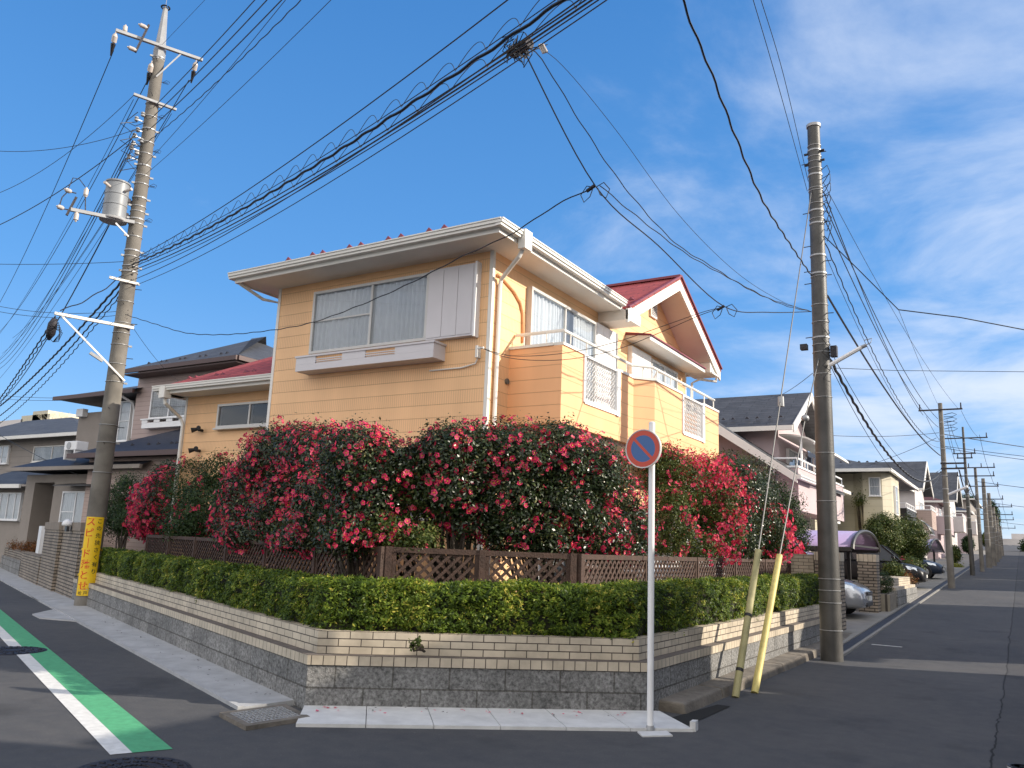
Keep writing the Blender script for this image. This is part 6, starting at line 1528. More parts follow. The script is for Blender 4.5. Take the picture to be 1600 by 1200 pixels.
M['silver'] = mat('silver_paint', (.42, .44, .47), .22, .02, 3, metal=.55, coat=1.)
M['blackpaint'] = mat('black_paint', (.008, .008, .010), .4, spec=.3)
M['bluepaint'] = mat('blue_paint', (.018, .028, .05), .4, spec=.3)
M['whitepaint'] = mat('white_car_paint', (.7, .7, .7), .2, coat=1.)
M['lamp'] = mat('headlight', (.55, .6, .65), .05, metal=.6, coat=1.); M['chrome'] = mat('chrome', (.6, .6, .62), .12, metal=1.)
M['plate'] = mat('number_plate', (.7, .7, .66), .5)
def car(name, label, nx, yc, zb, paint, hs=1., Wd=.83, L_=3.7, H_=1.5, group='cars parked nose out to the street', plate=True):
    c = thing(name, label, 'car', (nx-L_/2, yc, zb), group)
    P = lambda s, y, z: (nx-s, yc+y, zb+z)
    st = [(0, .60, .30, .60), (.05, .70, .24, .68), (.18, .77, .22, .78), (.45, .81, .20, .87), (.95, .83, .20, .95), (1.6, .84, .20, .96), (2.6, .84, .20, .97), (3.3, .82, .22, .98), (3.6, .76, .26, .9), (3.7, .66, .34, .8)]
    vs = []; k = 12
    for (s, w_, b, t) in st:
        s *= L_/3.7; w_ *= Wd/.83; t *= hs
        half = [(w_*.55, b), (w_*.93, b+.02), (w_, b+.16), (w_*1.0, (b+t)/2), (w_*.97, t-.12), (w_*.80, t-.015)]
        ring = [P(s, y, z) for y, z in half]+[P(s, -y, z) for y, z in half[::-1]]
        vs += ring
    n = len(st); fs = [(i*k+j, i*k+(j+1) % k, (i+1)*k+(j+1) % k, (i+1)*k+j) for i in range(n-1) for j in range(k)]+[tuple(range(k-1, -1, -1)), tuple((n-1)*k+j for j in range(k))]
    body = MB().add(vs, fs).build('body', M[paint], c, smooth=True); sb = body.modifiers.new('sub', 'SUBSURF'); sb.levels = sb.render_levels = 2
    # cabin glass and roof
    def ringc(s, w_, z): return [P(s, -w_, z), P(s, w_, z)]
    z0_ = .93*hs; zr_ = H_
    mb = MB(); a = [P(.72, -.70, z0_-.02), P(.72, .70, z0_-.02), P(3.55, .70, z0_), P(3.55, -.70, z0_)]; b = [P(1.35, -.56, zr_-.04), P(1.35, .56, zr_-.04), P(3.2, .56, zr_-.04), P(3.2, -.56, zr_-.04)]
    mb.hexa([a[1], a[0], a[3], a[2]], [b[1], b[0], b[3], b[2]]); mb.build('windows', M['darkglass'], c, bevel=.03)
    mb = MB(); mb.hexa([b[1], b[0], b[3], b[2]], [P(1.5, .5, zr_), P(1.5, -.5, zr_), P(3.1, -.5, zr_), P(3.1, .5, zr_)]); mb.build('roof', M[paint], c, bevel=.02)
    mb = MB()
    for y in (-1, 1):
        for (s0, s1) in ((.72, 1.35), (3.55, 3.2)):
            mb.cut(); mb.beam(P(s0, y*.71, z0_), P(s1, y*.57, zr_-.03), .06, .05)
        mb.cut(); mb.beam(P(2.15, y*.71, z0_), P(2.15, y*.57, zr_-.03), .07, .05)
    mb.build('pillar', M[paint], c)
    for s in (.68, 3.0):
        for y in (-1, 1):
            w0 = P(s*L_/3.7, y*(Wd-.16), .29); w1 = P(s*L_/3.7, y*(Wd+.012), .29)
            wh = MB().cyl(w0, w1, .29, n=24).build('wheel', M['black'], c, bevel=.02); w2 = P(s*L_/3.7, y*(Wd+.02), .29)
            MB().cyl(w1, w2, .18, .16, n=12).build('rim', M['steel'], wh)
    for y in (-1, 1):
        mb = MB(); mb.hexa([P(.10, y*.50, .60*hs), P(.20, y*.745, .61*hs), P(.5, y*.80, .66*hs), P(.26, y*.52, .62*hs)][::y], [P(.17, y*.50, .70*hs), P(.27, y*.72, .74*hs), P(.60, y*.76, .80*hs), P(.34, y*.54, .76*hs)][::y]); mb.build('headlight', M['lamp'], c, bevel=.012)
        mb = MB(); q = P(.95, y*.86, 1.0*hs); mb.hexa([(q[0]-.07, q[1]-.07, q[2]), (q[0]+.07, q[1]-.07, q[2]), (q[0]+.07, q[1]+.07, q[2]), (q[0]-.07, q[1]+.07, q[2])], [(q[0]-.06, q[1]-.06, q[2]+.12), (q[0]+.03, q[1]-.06, q[2]+.12), (q[0]+.03, q[1]+.06, q[2]+.12), (q[0]-.06, q[1]+.06, q[2]+.12)]); mb.build('wing_mirror', M[paint], c, bevel=.02)
    mb = MB(); mb.box(nx-.06, nx+.012, yc-.38, yc+.38, zb+.52*hs, zb+.60*hs); mb.build('grille', M['frameblack'], c, bevel=.01)
    mb = MB(); mb.box(nx-.02, nx+.018, yc-.36, yc+.36, zb+.555*hs, zb+.565*hs); mb.build('grille_bar', M['chrome'], c)
    mb = MB(); mb.box(nx-.06, nx+.008, yc-.42, yc+.42, zb+.27, zb+.37); mb.build('lower_intake', M['frameblack'], c, bevel=.01)
    if plate: MB().box(nx+.0, nx+.025, yc-.165, yc+.165, zb+.40, zb+.50).build('number_plate', M['plate'], c)
    return c
car('parked_car', 'silver hatchback parked nose out beside the brick gate pillar', -3.13, 21.3, T(0, 21.2)+.02, 'silver')
car('parked_car', 'second silver car under the purple carport behind the first', -4.6, 24.35, T(0, 24.3)+.02, 'silver', hs=1.05, H_=1.6)
car('parked_car', 'black car with a chrome grille parked past the block planter', -2.98, 33.2, T(0, 33.2)+.02, 'blackpaint', hs=1.0, H_=1.5)
car('parked_car', 'dark blue car just behind the second street pole', -3.0, 41.0, T(0, 41.)+.0, 'bluepaint', hs=.9, H_=1.35)
cw = car('parked_car', 'white car beside the yellow house, glimpsed through the camellias', -5.2, 12.0, .62, 'whitepaint', hs=1.05, H_=1.6, group='cars parked by houses', plate=False)
cw.rotation_euler = (0, 0, R_(-90)); cw.location = (-5.35, 13.4, .62)

# planter with round bush and its blocks
bp_ = thing('block_planter', 'grey block planter with cream cap courses beside the brick pillar', 'planter', (-3, 24, .3))
y0_, y1_ = 23.27, 24.5
MB().box(-3.6, -2.95, y0_, y1_, .1, T(0, 24)+.42).build('rib_block', brick_mat('ribbed_block', (.27, .24, .19), (.30, .27, .22), (.07, .06, .05), .16, 5, .03, .9, 0), bp_)
MB().box(-3.9, -2.92, 24.52, 29.3, .1, T(0, 26)+.42).build('block_course', M['block'], bp_)
MB().box(-3.9, -2.96, 24.54, 29.28, T(0, 26)+.421, T(0, 26)+.50).build('header_course', M['tilehead'], bp_)
MB().box(-3.9, -3.10, 25.3, 29.26, T(0, 26)+.501, T(0, 26)+.72).build('tile_band', M['tile'], bp_)
MB().box(-3.3, -3.0, 24.5, 29.3, 0, T(0, 26)+.05).build('footing', M['oldconc'], bp_)
SG = 'shrubs along the right-hand street'
bush('round_shrub', 'dark clipped round bush in the ribbed block planter', 'shrub', [(-3.28, 23.95, T(0, 24)+.68, .34, .5, .30)], 5500, 'leafdark', (.014, .024), trunk=(-3.28, 23.95, T(0, 24)+.4), group=SG, clump=.05, shell=(.8, 1.0))
def sb_(label, px, py, rx, ry, x, n, leaf, name='shrub', size=(.03, .05), stems=3, clump=.16, **kw):
    p = PX(px, py, x); s = mpp(p); g_ = T(0, p[1])
    rx *= s*1.05; ry *= s
    lob = [(p[0], p[1], p[2], rx*.8, rx, ry)]
    if rx > .5: lob = [(p[0]+RNG.uniform(-.4, .4)*rx, p[1]+RNG.uniform(-.45, .45)*rx, p[2]+RNG.uniform(-.4, .4)*ry, rx*.55, rx*.6, ry*.6) for _ in range(6)]+lob
    return bush(name, label, 'tree' if 'tree' in name else 'shrub', lob, n, leaf, size, trunk=(p[0], p[1], g_), group=SG, stems=stems, clump=clump, **kw)
sb_('broad leafy green tree beside the purple carport', 1380, 836, 30, 34, -4.7, 17000, 'leafmid', 'garden_tree')
sb_('dense green tree behind the black minivan', 1420, 842, 32, 36, -4.05, 22000, 'leafmid', 'garden_tree')
sb_('dark shrub mass low between the carport and the trees', 1350, 872, 26, 14, -5.8, 5000, 'leafdark')
sb_('thin twiggy tree in front of the cream bay window', 1347, 775, 18, 26, -6.0, 900, 'leafmid', 'garden_tree', stems=9)
sb_('green roses and shrubs over the cream capped planter', 1420, 890, 22, 18, -3.6, 7000, 'leafmid', flowers=30)
sb_('rust coloured low shrub in the block planter', 1412, 905, 12, 7, -3.5, 1800, 'leafred')
sb_('small green shrub right above the round bush', 1395, 893, 14, 10, -3.8, 3000, 'leafmid')
sb_('golden yellow clipped bush in front of the minivan garden', 1457, 893, 15, 8, -3.9, 4500, 'leafyel')
sb_('second golden yellow bush past the street pole', 1494, 888, 11, 6, -3.4, 3000, 'leafyel')
sb_('dark green bush between the two far poles', 1513, 851, 9, 12, -4.3, 3000, 'leafdark', 'garden_tree', size=(.07, .12))
sb_('green tree beyond the golden bush', 1491, 866, 9, 12, -3.9, 2500, 'leafmid', 'garden_tree', size=(.06, .1))
sb_('spiky palm like tree low behind the far poles', 1541, 843, 9, 11, -3.4, 2500, 'leafmid', 'palm_tree', size=(.12, .22), aspect=.2)
sb_('tall dark conifer standing above the far houses', 1512, 792, 15, 27, -8.0, 7000, 'leafdark', 'pine_tree', size=(.12, .2), clump=.5)
sb_('narrow dark tree among the farthest poles', 1551, 812, 8, 30, -4.6, 5000, 'leafdark', 'pine_tree', size=(.14, .24), clump=.5)
sb_('dark trees on the right edge at the end of the street', 1612, 855, 14, 14, .9, 3500, 'leafdark', 'street_tree', size=(.12, .2), clump=.4)
# bare winter tree far left
bt = thing('bare_tree', 'bare winter tree against the sky behind the grey roof, left', 'tree', (-100, 70, 0)); 
p = PY(92, 660, 75.); mb = MB()
def twig(mb, a, d, l, r, k):
    b = a+d*l; mb.tube([a, a+d*l*.5+Vector((RNG.normal()*l*.04, 0, 0)), b], [r, r*.8, r*.6], 4, False)
    if k > 0:
        for _ in range(3): twig(mb, b, (d+Vector((RNG.normal()*.5, RNG.normal()*.4, RNG.normal()*.25+.1))).normalized(), l*.68, r*.55, k-1)
twig(mb, Vector((p[0], 75, 0)), Vector((0, 0, 1)), p[2]*.55, .35, 0); twig(mb, Vector((p[0], 75, p[2]*.55)), Vector((.05, 0, 1)).normalized(), p[2]*.2, .2, 5)
mb.build('branches', M['creamwall'], bt); bt.location = (p[0], 75, 0)
bt.children[0].data.transform(Matrix.Translation(Vector((-100, 70, 0))-Vector((p[0], 75, 0))))

# ================================================================== OTHER POLES DOWN THE STREET
def street_pole(label, base, ytop, rb, rt, arms, mtl='concpole'):
    x, y, g_ = GT(*base); 
    zt_ = zline(x, y, ytop); p = thing('utility_pole', label, 'utility pole', (x, y, g_), 'utility poles')
    mb = MB(); mb.tube([(x, y, g_-.1+(zt_-g_)*i/12) for i in range(13)], [rb+(rt-rb)*i/12 for i in range(13)], 14); mb.build('shaft', M[mtl], p, smooth=True, auto=40)
    for (py, hw, n) in arms:
        z = zline(x, y, py); mb = MB(); mb.beam((x-hw, y-.12, z), (x+hw, y-.12, z), .055, .055); a = mb.build('crossarm', M['iron'], p)
        mb = MB()
        for i in range(n):
            xx = x-hw+.05+(2*hw-.1)*i/(n-1); mb.cut(); mb.cyl((xx, y-.12, z+.03), (xx, y-.12, z+.24), .028, .022, 8)
        mb.build('insulator', M['iron'], a)
    mb = MB()
    for i in range(9):
        f_ = .3+.65*i/9; z = g_+(zt_-g_)*f_; rz_ = rb+(rt-rb)*f_; mb.cut(); mb.lathe((x, y, z), [(rz_, 0), (rz_+.008, .0), (rz_+.008, .025), (rz_, .025)], 10)
    mb.build('clamp_band', M['steel'], p)
    return p, x, y, g_, zt_
P2 = street_pole('pale grey street pole with one crossarm, second on the right', (1487, 919), 626, .125, .075, ((641, .75, 2),), 'concpole')
mb = MB(); x, y = P2[1], P2[2]
for py in (725, 733): z = zline(x, y, py); mb.cut(); mb.beam((x-.1, y-.2, z), (x+.75, y-.2, z), .06, .06)
mb.build('side_arm', M['iron'], P2[0])
mb = MB()
for i, py in enumerate((649, 656, 662, 671)): z = zline(x, y, py); mb.cut(); mb.tube([(x+.1, y-.1, z), (x+.4, y-.2, z+.05), (x+.55, y-.2, z-.02), (x+.4, y-.2, z-.1), (x+.1, y-.1, z-.08)], .012, 4)
mb.build('jumper_wire', M['cable'], P2[0])
P3 = street_pole('dark street pole with a pointed top and three crossarms', (1520, 899), 664, .115, .05, ((685, 1.05, 2), (709, .5, 2), (716, .35, 2)), 'greypole')
P4 = street_pole('street pole with a wide four pin crossarm, fourth in the row', (1535, 893), 728, .11, .07, ((731, .95, 4), (744, .9, 3)), 'concpole')
Pn = [street_pole('thin street pole fifth in the row', (1546, 887), 745, .17, .1, ((760, .8, 3),)), street_pole('thin street pole sixth in the row', (1553, 884), 768, .17, .1, ((780, .8, 3),)),
      street_pole('thin street pole seventh in the row with a street lamp arm', (1558, 878), 790, .17, .1, ((792, 1.2, 4), (804, 1.2, 2))), street_pole('thin street pole eighth in the row', (1562, 873), 805, .17, .1, ((812, 1.2, 3),)),
      street_pole('farthest thin street pole at the end of the row', (1566, 869), 820, .17, .1, ((825, 1.2, 3),))]
lp = thing('street_lamp', 'short street lamp arm on the second pale street pole', 'street lamp', (P2[1], P2[2], 3.9)); z = zline(P2[1], P2[2], 773)
MB().tube([(P2[1]+.1, P2[2]-.1, z), (P2[1]+.75, P2[2]-.3, z+.28)], .05, 6).build('lamp_body', M['white'], lp)

# ================================================================== WIRES
def cat(p0, p1, sag, n=22):
    p0 = Vector(p0); p1 = Vector(p1); return [p0.lerp(p1, i/n)-Vector((0, 0, sag*4*(i/n)*(1-i/n))) for i in range(n+1)]
def wire(label, pts, r=.009, name='overhead_wire', mtl='cable', group=None, wav=0., n=5, ctg='wire'):
    r *= .82; wav *= .75
    pts = [Vector(p) for p in pts]
    if wav:   # twisted drop cable: gentle helix round its line
        L_ = sum((b-a).length for a, b in zip(pts, pts[1:])); k = int(L_/.11); out = []
        seg = [0]
        for a, b in zip(pts, pts[1:]): seg.append(seg[-1]+(b-a).length)
        j = 0
        for i in range(k+1):
            s = seg[-1]*i/k
            while j < len(pts)-2 and seg[j+1] < s: j += 1
            a, b = pts[j], pts[j+1]; t = (s-seg[j])/max(1e-6, seg[j+1]-seg[j]); c = a.lerp(b, t); ph = i*1.25
            out.append(c+Vector((0, 0, wav*math.sin(ph)))+Vector((-(b-a).y, (b-a).x, 0)).normalized()*wav*math.cos(ph))
        pts = out
    o = MB().tube(pts, r, n).build(name, M[mtl], loc=tuple(pts[0])); tag(o, label, ctg, group); return o
OFF = np.array([10.6, .95])
def up_wire(label, py, pxt, sag=.8, r=.009, du=0., wav=0., dz=0., pyt=0, group='wires from the left pole over the junction'):
    z0 = zline(PLx, PLy, py); a = np.array([PLx+N3[0]*du-D3[0]*.15, PLy+N3[1]*du-D3[1]*.15, z0])
    zt_ = z0-sag*.98+dz
    g_ = G(pxt, pyt, zt_); d = g_[:2]-a[:2]; k = (OFF[0]-a[0])/d[0]; e = a[:2]+d*k
    t = 1/k; ze = z0+(zt_+sag*4*t*(1-t)-z0)/t
    return wire(label, cat(a, (*e, ze), sag, 30), r, wav=wav, group=group), Vector(a), Vector((*e, ze)), sag
up_wire('thick wire from the left pole to the top edge, farthest left of the sloping set', 172, 398, .8, .011)
up_wire('thick wire second from left where the set leaves the top edge', 188, 417, .8, .012)
up_wire('thick wire third from left where the set leaves the top edge', 205, 440, .8, .012)
up_wire('thin wire fourth from left where the set leaves the top edge', 260, 446, .8, .006, dz=-.1)
up_wire('slack twisted wire fifth from left where the set leaves the top edge', 224, 470, 1.1, .010, wav=.008)
up_wire('thin wire sixth from left where the set leaves the top edge', 278, 517, .7, .006)
up_wire('very thin wire rising from behind the pointed pole top to the top edge', 75, 320, .3, .005)
BG = 'bundle of cables crossing above the yellow house'
_, ba, bb, bs = up_wire('straight thin wire above the looped cable bundle', 408, 793, .85, .009, group=BG)
_, c1a, c1b, c1s = up_wire('messenger wire carrying the upper row of cable loops', 411, 868, .93, .007, group=BG)
_, b0a, b0b, b0s = up_wire('thickest black cable in the middle of the bundle', 416, 880, .95, .021, group=BG, wav=.012)
_, c2a, c2b, c2s = up_wire('messenger wire carrying the lower row of cable loops', 420, 915, .97, .010, group=BG)
up_wire('cable running just below the lower row of loops', 426, 925, .98, .012, group=BG)
up_wire('thin cable lying under the loops in the bundle', 431, 935, .98, .008, group=BG)
up_wire('upper cable of the close pair below the bundle', 437, 905, .95, .009, du=.1, group=BG, dz=.05)
up_wire('lowest straight wire of the crossing set, nearest the house roof', 452, 948, .95, .007, group=BG)
def loops(label, a, b, sag, rad, pitch, down):
    n = 40; line = cat(a, b, sag, 200); out = []; L_ = (b-a).length; k = int(L_/pitch)
    d = (b-a).normalized(); side = Vector((-d.y, d.x, 0)).normalized()
    for i in range(k*20+1):
        ph = 2*math.pi*(i % 20)/20; t = min(1, max(0, i/(k*20)-.16*math.sin(ph)/k)); c = line[min(199, int(t*200))].lerp(line[min(200, int(t*200)+1)], t*200-int(t*200))
        out.append(c+Vector((0, 0, 1))*(rad*(math.sin(ph/2)*2-.35))+side*rad*math.sin(ph)*.5)
    return wire(label, out, .0048, 'cable_loops', n=4, group=BG)
loops('row of wire loops along the top of the cable bundle', c1a, c1b, c1s, .07, .52, 1)
loops('row of wire loops hanging along the lower cable of the bundle', c2a, c2b, c2s, .07, .62, 1)
# closure where house drops leave the bundle
Cc = G(815, 72, 6.28); dr = Vector(b0b-b0a).normalized()
cl = thing('cable_closure', 'cluttered cable closure hung on the bundle where the house drops branch off', 'cable closure', tuple(Cc))
cc = Vector(Cc)
MB().cyl(cc-dr*.12+Vector((0, 0, -.02)), cc+dr*.12+Vector((0, 0, -.02)), .055, n=10).build('splice_case', M['iron'], cl)
mb = MB()
for i in range(16):
    q = cc+Vector((RNG.uniform(-.15, .15), RNG.uniform(-.1, .1), RNG.uniform(-.1, .06))); pts = [q+Vector((RNG.normal()*.07, RNG.normal()*.05, RNG.normal()*.06)) for _ in range(5)]
    mb.cut(); mb.tube(pts, .005, 4)
mb.build('coiled_wire', M['cable'], cl)
mb = MB()
for i in range(9):
    q = cc+Vector((RNG.uniform(-.12, .12), RNG.uniform(-.07, .07), RNG.uniform(-.08, .02))); mb.cut(); mb.cyl(q, q+Vector((.05, .0, -.05)), .012, n=6)
mb.build('clamp', M['steel'], cl)
mb = MB(); q = Vector(G(842, 70, 6.2)); 
for i in range(3): mb.cut(); mb.cyl(q+Vector((.02*i, 0, 0)), q+Vector((.04+.02*i, .02, -.09)), .012, n=6)
mb.build('drop_clamp', M['porcelain'], cl)
# drops
za = zline(P1x, P1y, 488); Q = (P1x-.12, P1y-.1, za)
def drop(label, a, b, mids, r=.007, wav=0., **kw):
    """cable through surveyed pixels, each lying at its share of the span"""
    a = np.array(a); b = np.array(b); d = b-a; pts = [a]
    for (px, py) in mids:
        p = PV(px, py, a[:2], b[:2]); pts.append(p)
    pts.append(b); 
    # smooth by Catmull-Rom
    P = [Vector(p) for p in pts]; out = []
    for i in range(len(P)-1):
        p0 = P[max(0, i-1)]; p1 = P[i]; p2 = P[i+1]; p3 = P[min(len(P)-1, i+2)]
        for k in range(8):
            t = k/8; out.append(.5*((2*p1)+(p2-p0)*t+(2*p0-5*p1+4*p2-p3)*t*t+(3*p1-p0-3*p2+p3)*t**3))
    out.append(P[-1]); return wire(label, out, r, wav=wav, **kw)
DG = 'service drops to the house and the grey pole'
drop('straight drop wire from the closure down toward the grey pole', Cc, Q, [(930, 290), (1030, 385), (1130, 478), (1200, 488)], .009, group=DG)
C2 = Cc
drop('wavy twisted drop cable from the closure to the grey pole', C2, Q, [(846, 92), (900, 180), (970, 285), (1050, 375), (1110, 415), (1190, 462)], .007, .008, group=DG)
drop('thin uppermost drop wire curving down to the grey pole', Cc, Q, [(868, 92), (960, 200), (1060, 335), (1150, 425), (1220, 470)], .004, group=DG)
drop('second wavy cable from the small junction to the grey pole', PV(938, 290, Cc[:2], np.array(Q[:2])), Q, [(985, 330), (1070, 395), (1150, 440), (1220, 475)], .007, .008, group=DG)
J1 = PV(930, 292, Cc[:2], np.array(Q[:2])); J2 = PV(1132, 480, Cc[:2], np.array(Q[:2]))
PLa = (PLx+.2, PLy-.1, zline(PLx, PLy, 495))
drop('twisted cable sagging from the left pole across the house front', PLa, J1, [(245, 507), (290, 520), (340, 523), (400, 519), (480, 506), (560, 478), (640, 443), (720, 402), (800, 365), (870, 320)], .009, .007, group=DG)
drop('upper of two service cables from the grey pole side to the house corner', J2, BR, [(1100, 487), (1040, 508), (960, 535), (880, 552), (800, 556)], .006, group=DG)
drop('lower of two service cables from the grey pole side to the house corner', J2, BR, [(1095, 492), (1035, 518), (960, 547), (880, 562), (800, 560)], .006, group=DG)
for (J, lab) in ((J1, 'looped wire joint on the drop wire above the roof'), (J2, 'looped wire joint and clamp near the gable tip')):
    jt = thing('wire_joint', lab, 'wire joint', tuple(J)); j = Vector(J); mb = MB()
    for s_ in (-1, 1): mb.cut(); mb.tube([j+Vector((s_*.02, 0, 0)), j+Vector((s_*.10, 0, .03)), j+Vector((s_*.17, 0, -.06)), j+Vector((s_*.13, 0, -.15)), j+Vector((s_*.06, 0, -.10)), j+Vector((s_*.03, 0, -.02))], .006, 4)
    mb.build('loop', M['cable'], jt); mb = MB(); mb.cyl(j+Vector((-.1, 0, -.03)), j+Vector((.0, 0, .02)), .02, n=8); mb.build('clamp', M['iron'], jt)
# grey pole to the upper right and over the street
RG = 'wires on the grey pole'
a = (P1x-.1, P1y-.1, zline(P1x, P1y, 432))
drop('heavy lashed cable hanging from the top edge to the grey pole', a, G(1063, -12, 6.3), [(1230, 375), (1190, 310), (1150, 215), (1110, 110), (1085, 50)], .014, .010, group=RG)
drop('left thin wire from the top edge to the head of the grey pole', (P1x-.12, P1y-.1, zline(P1x, P1y, 300)), G(1174, -10, 7.8), [(1215, 130)], .006, group=RG)
drop('right thin wire from the top edge to the head of the grey pole', (P1x-.1, P1y-.1, zline(P1x, P1y, 285)), G(1186, -10, 7.9), [(1225, 120)], .006, group=RG)
x2, y2 = P2[1], P2[2]
def span(label, py1, py2, sag, r=.009, wav=0., dx1=.12, dx2=-.1):
    return wire(label, cat((P1x+dx1, P1y+.05, zline(P1x, P1y, py1)), (x2+dx2, y2-.1, zline(x2, y2, py2)), sag), r, wav=wav, group='wires between the first two right-hand poles')
span('uppermost thin wire between the grey pole and the next', 285, 640, .35, .006, dx2=.6)
span('second wire from top between the grey pole and the next', 300, 648, .45, .011, dx2=-.6)
span('third wire from top between the grey pole and the next', 318, 655, .5, .011)
span('fourth wire from top between the grey pole and the next', 343, 668, .55, .011)
span('steep twisted cable below the upper four wires', 380, 690, .9, .012, .01)
span('thin slack wire in the middle of the pole span', 400, 700, .8, .006)
span('thick black cable crossing to the second pole at its middle', 462, 712, .35, .022)
span('heavy lashed cable, lowest of the thick ones between poles', 560, 737, 1.05, .030, .012)
span('thin wire above the heavy lashed cable', 545, 733, .95, .007)
span('lowest thin wire between the first two right-hand poles', 570, 740, 1.25, .007)
Qr = G(1404, 484, 5.9); 
drop('thick cable from the grey pole sloping right to a wire joint', (P1x+.12, P1y-.05, zline(P1x, P1y, 372)), Qr, [(1340, 420), (1357, 437), (1388, 468)], .011, group=RG)
wire('thick cable leaving the right edge from the wire joint', [Qr, G(1500, 496, 5.85), G(1604, 516, 5.8), G(1800, 560, 5.8)], .013, group=RG)
wire('thin wire dropping from the joint to the second pole head', cat(Qr, (x2, y2, zline(x2, y2, 640)), .1), .005, group=RG)
wire('two strand thin wire leaving the right edge level with the strip lamp', [(P1x+.15, P1y, zline(P1x, P1y, 576)), G(1400, 579, 4.7), G(1604, 581, 4.7), G(1900, 586, 4.75)], .006, group=RG)
wire('wire from the grey pole down left toward the lilac house roof', cat((P1x-.15, P1y, zline(P1x, P1y, 582)), PY(1185, 625, 27), .15), .007, group=RG)
# second pole to houses and across
HG = 'service wires down the street'
def hw(label, p, q, sag=.15, r=.012): return wire(label, cat(p, q, sag, 12), r, group=HG)
hw('service wire from the second pole to the lilac house', (x2-.1, y2, zline(x2, y2, 676)), (-6., 31.4, 6.0), .1)
hw('service wire from the second pole to the cream house', (x2-.2, y2, zline(x2, y2, 684)), (-6.5, 42, PX(1326, 724, -6.5)[2]), .1)
hw('service wire from the second pole low to the grey house', (x2-.2, y2, zline(x2, y2, 736)), (-5.8, 55, 6.1), .1)
hw('wire crossing the street from the second pole to the right edge', (x2, y2, zline(x2, y2, 678)), (9., 52, 6.6), .2, .02)
hw('upper thin wire crossing right from the second pole', (x2, y2, zline(x2, y2, 697)), (9., 33, 4.2), .15)
hw('lower thin wire crossing right from the second pole', (x2, y2, zline(x2, y2, 700)), (9., 34, 4.0), .15)
x3, y3 = P3[1], P3[2]
labs = ['left outer wire between the second and third right-hand poles', 'inner left wire between the second and third right-hand poles', 'centre wire between the second and third right-hand poles', 'right outer wire between the second and third right-hand poles', 'thick cable between the second and third right-hand poles']
for i, (a1, a2, d1, d2, r) in enumerate(((650, 700, -.5, -.6, .01), (656, 705, .2, -.4, .01), (664, 712, .3, 0, .01), (643, 688, .7, .9, .008), (735, 765, .5, .1, .03))):
    wire(labs[i], cat((x2+d1, y2, zline(x2, y2, a1)), (x3+d2, y3, zline(x3, y3, a2)), .3+.2*(i == 4)), r, group=HG)
prev = P3; allp = [P4]+Pn; ordn = ['third and fourth', 'fourth and fifth', 'fifth and sixth', 'sixth and seventh', 'seventh and eighth', 'eighth and last']
for k, q in enumerate(allp):
    for j, (d, f, nm_) in enumerate(((-.7, .97, 'left'), (.7, .97, 'right'), (0, .72, 'low'))):
        h0 = prev[3]+(prev[4]-prev[3])*f-.3; h1 = q[3]+(q[4]-q[3])*f-.3
        wire(nm_+' wire between the '+ordn[k]+' right-hand poles', cat((prev[1]+d, prev[2], h0), (q[1]+d, q[2], h1), .25, 10), .012 if j < 2 else .025, group=HG)
    prev = q
for i, (q, w_) in enumerate(((P4, 'fourth'), (Pn[1], 'sixth'), (Pn[3], 'eighth'))):
    wire('wire crossing the street to the right edge from the '+w_+' pole', cat((q[1], q[2], q[3]+(q[4]-q[3])*.85), (9, q[2]+3, q[3]+(q[4]-q[3])*.7), .2, 10), .018, group=HG)

# left pole toward the far left
FG_ = 'wires running down the left-hand street'
def lw(label, p, du, sag, r=.011, zd=0., wav=0., far=34.):
    p = np.array(p, float); e = p+np.array([D3b[0]*far+N3[0]*du, D3b[1]*far+N3[1]*du, zd]); return wire(label, cat(p, e, sag), r, wav=wav, group=FG_)
for (px, py, du, sag, r, lab) in ((175, 84, 0, .9, .012, 'outermost left wire from the top crossarm insulator'), (232, 122, -.2, .9, .012, 'wire from the black capped insulator at the shaft'), (292, 130, -.1, .9, .012, 'right wire from the top crossarm running down left behind the pole'),
                          (206, 160, -.2, .8, .008, 'left thin wire from the second crossarm'), (265, 182, -.2, .8, .008, 'right thin wire from the second crossarm'),
                          (207, 212, .1, 1.1, .012, 'upper low voltage cable from the spool rack'), (205, 224, .1, 1.2, .012, 'middle low voltage cable from the spool rack'), (202, 238, .1, 1.3, .012, 'lower low voltage cable from the spool rack'), (200, 248, -.3, .9, .007, 'thin wire below the spool rack cables'),
                          (168, 355, .6, 1.0, .018, 'thick wire running down left from under the transformer'), (168, 352, -.2, .6, .007, 'thin wire running down left beside the transformer cable')):
    lw(lab, pl(px, py)+off, du, sag, r)
e0_ = Vector((PLx-.15, PLy-.15, zline(PLx, PLy, 418)))
lw('thick black cable leaving the bundle down to the left edge', pl(207, 420)+off, -1.2, .7, .032, -.6, .012)
lw('second thick cable of the lower left bundle', pl(205, 432)+off, -1.1, .85, .022, -.7, .012)
lw('third twisted cable of the lower left bundle', pl(204, 440)+off, -1.0, 1.0, .014, -.7, .02)
lw('cable from the long white side arm down to the left edge', pl(85, 497)+off, -.3, .6, .02, -.6, .012)
lw('lashed cable from the splice under the side arm', pl(72, 525)+off, -.3, .6, .014, -.6, .02)
sp = thing('cable_splice', 'dark splice case hanging under the end of the white side arm', 'cable splice', tuple(pl(84, 508)+off)); s0 = Vector(pl(84, 500)+off)
mb = MB(); mb.tube([s0, s0+Vector((-.05, 0, -.12)), s0+Vector((-.12, .02, -.3)), s0+Vector((-.2, .04, -.42))], [.05, .09, .09, .03], 10); mb.build('splice_case', M['iron'], sp, smooth=True)
mb = MB()
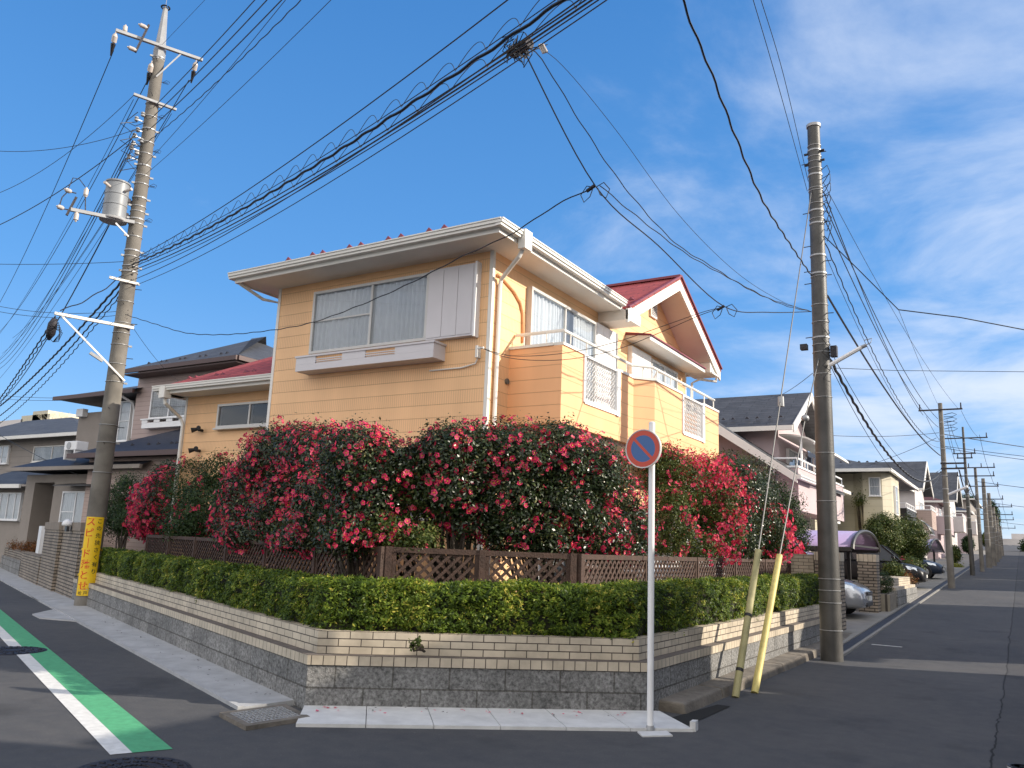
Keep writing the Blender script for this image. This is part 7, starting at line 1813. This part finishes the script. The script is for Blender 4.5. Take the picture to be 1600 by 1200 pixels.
for i in range(5): mb.cut(); mb.tube([s0+Vector((.0, 0, -.2)), s0+Vector((.15+.05*i, 0, -.1-.06*i)), s0+Vector((.25, 0, -.35-.04*i)), s0+Vector((.05, 0, -.5)), s0+Vector((-.1, 0, -.4))], .007, 4)
mb.build('coiled_wire', M['cable'], sp)
def lx(label, p, q, sag, r=.008, wav=0.): return wire(label, cat(p, q, sag), r, wav=wav, group='wires crossing to the left edge of the picture')
lx('lashed link cable from the side arm end to the bundle', pl(92, 488)+off, pl(190, 432)+off, .1, .014, .03)
lx('thin wire from the left edge rising to the second crossarm', pl(206, 154)+off, G(-60, 318, 9.5), .5)
lx('slack thin wire entering at the left edge near the top', pl(214, 205)+off, G(-60, 229, 10), .3)
lx('thick wire from the left edge rising toward the spool rack', pl(209, 216)+off, G(-60, 375, 9.0), .3, .013)
lx('level thin wire from the left edge to the shaft below the transformer', pl(203, 411)+off, G(-60, 411, 7.3), .05)
lx('upper of two near level wires meeting the side arm', pl(198, 487)+off, G(-60, 464, 6.6), .2, .007)
lx('lower of two near level wires meeting the side arm', pl(198, 493)+off, G(-60, 473, 6.4), .2, .007)
lx('thin wire sagging from the shaft low behind the house eave', pl(196, 500)+off, PY(285, 600, 16), .15, .006)
lx('upper low thin wire from the left edge to the pink house eave', PY(120, 622, Yp-.3), PY(-60, 607, 30), .2, .012)
lx('lower low thin wire from the left edge to the pink house eave', PY(123, 625, Yp-.3), PY(-60, 614, 30), .2, .012)
lx('pale cable sloping across the grey wall to the porch', PY(122, 742, 15.2), PY(-40, 655, 16.5), .1, .012)

# fallen petals and leaves on the gutter and road
mbp = []; 
for i in range(150):
    if i < 90:
        s_ = RNG.uniform(.02, .98); q = A0+(B0-A0)*s_; o_ = np.array([.63, -.78])*RNG.uniform(.03, .62)**1.0; q = q+o_; z = .05 if np.linalg.norm(o_) < .3 else .012
    else:
        s_ = RNG.uniform(.5, 9); q = A0+D3*s_-N3*RNG.uniform(.03, .34); z = .056
    mbp.append((q[0], q[1], z))
P_ = np.array(mbp); k = len(P_)
tag(leaf_mesh('fallen_petals', M['petal'], P_[:60], np.tile([0, 0, 1.], (60, 1))+RNG.normal(size=(60, 3))*.12, RNG.uniform(.012, .024, 60), None, np.clip(RNG.uniform(0, .8, 60), 0, 1), .7, loc=(-5, 6, 0)), 'fallen red petals on the pale gutter under the wall', 'petals', kind='stuff')
tag(leaf_mesh('fallen_leaves', M['bark'], P_[60:], np.tile([0, 0, 1.], (k-60, 1))+RNG.normal(size=(k-60, 3))*.15, RNG.uniform(.010, .022, k-60), None, np.clip(RNG.uniform(0, 1, k-60), 0, 1), .5, loc=(-5, 6, 0)), 'dry brown leaves scattered along the gutter', 'leaves', kind='stuff')
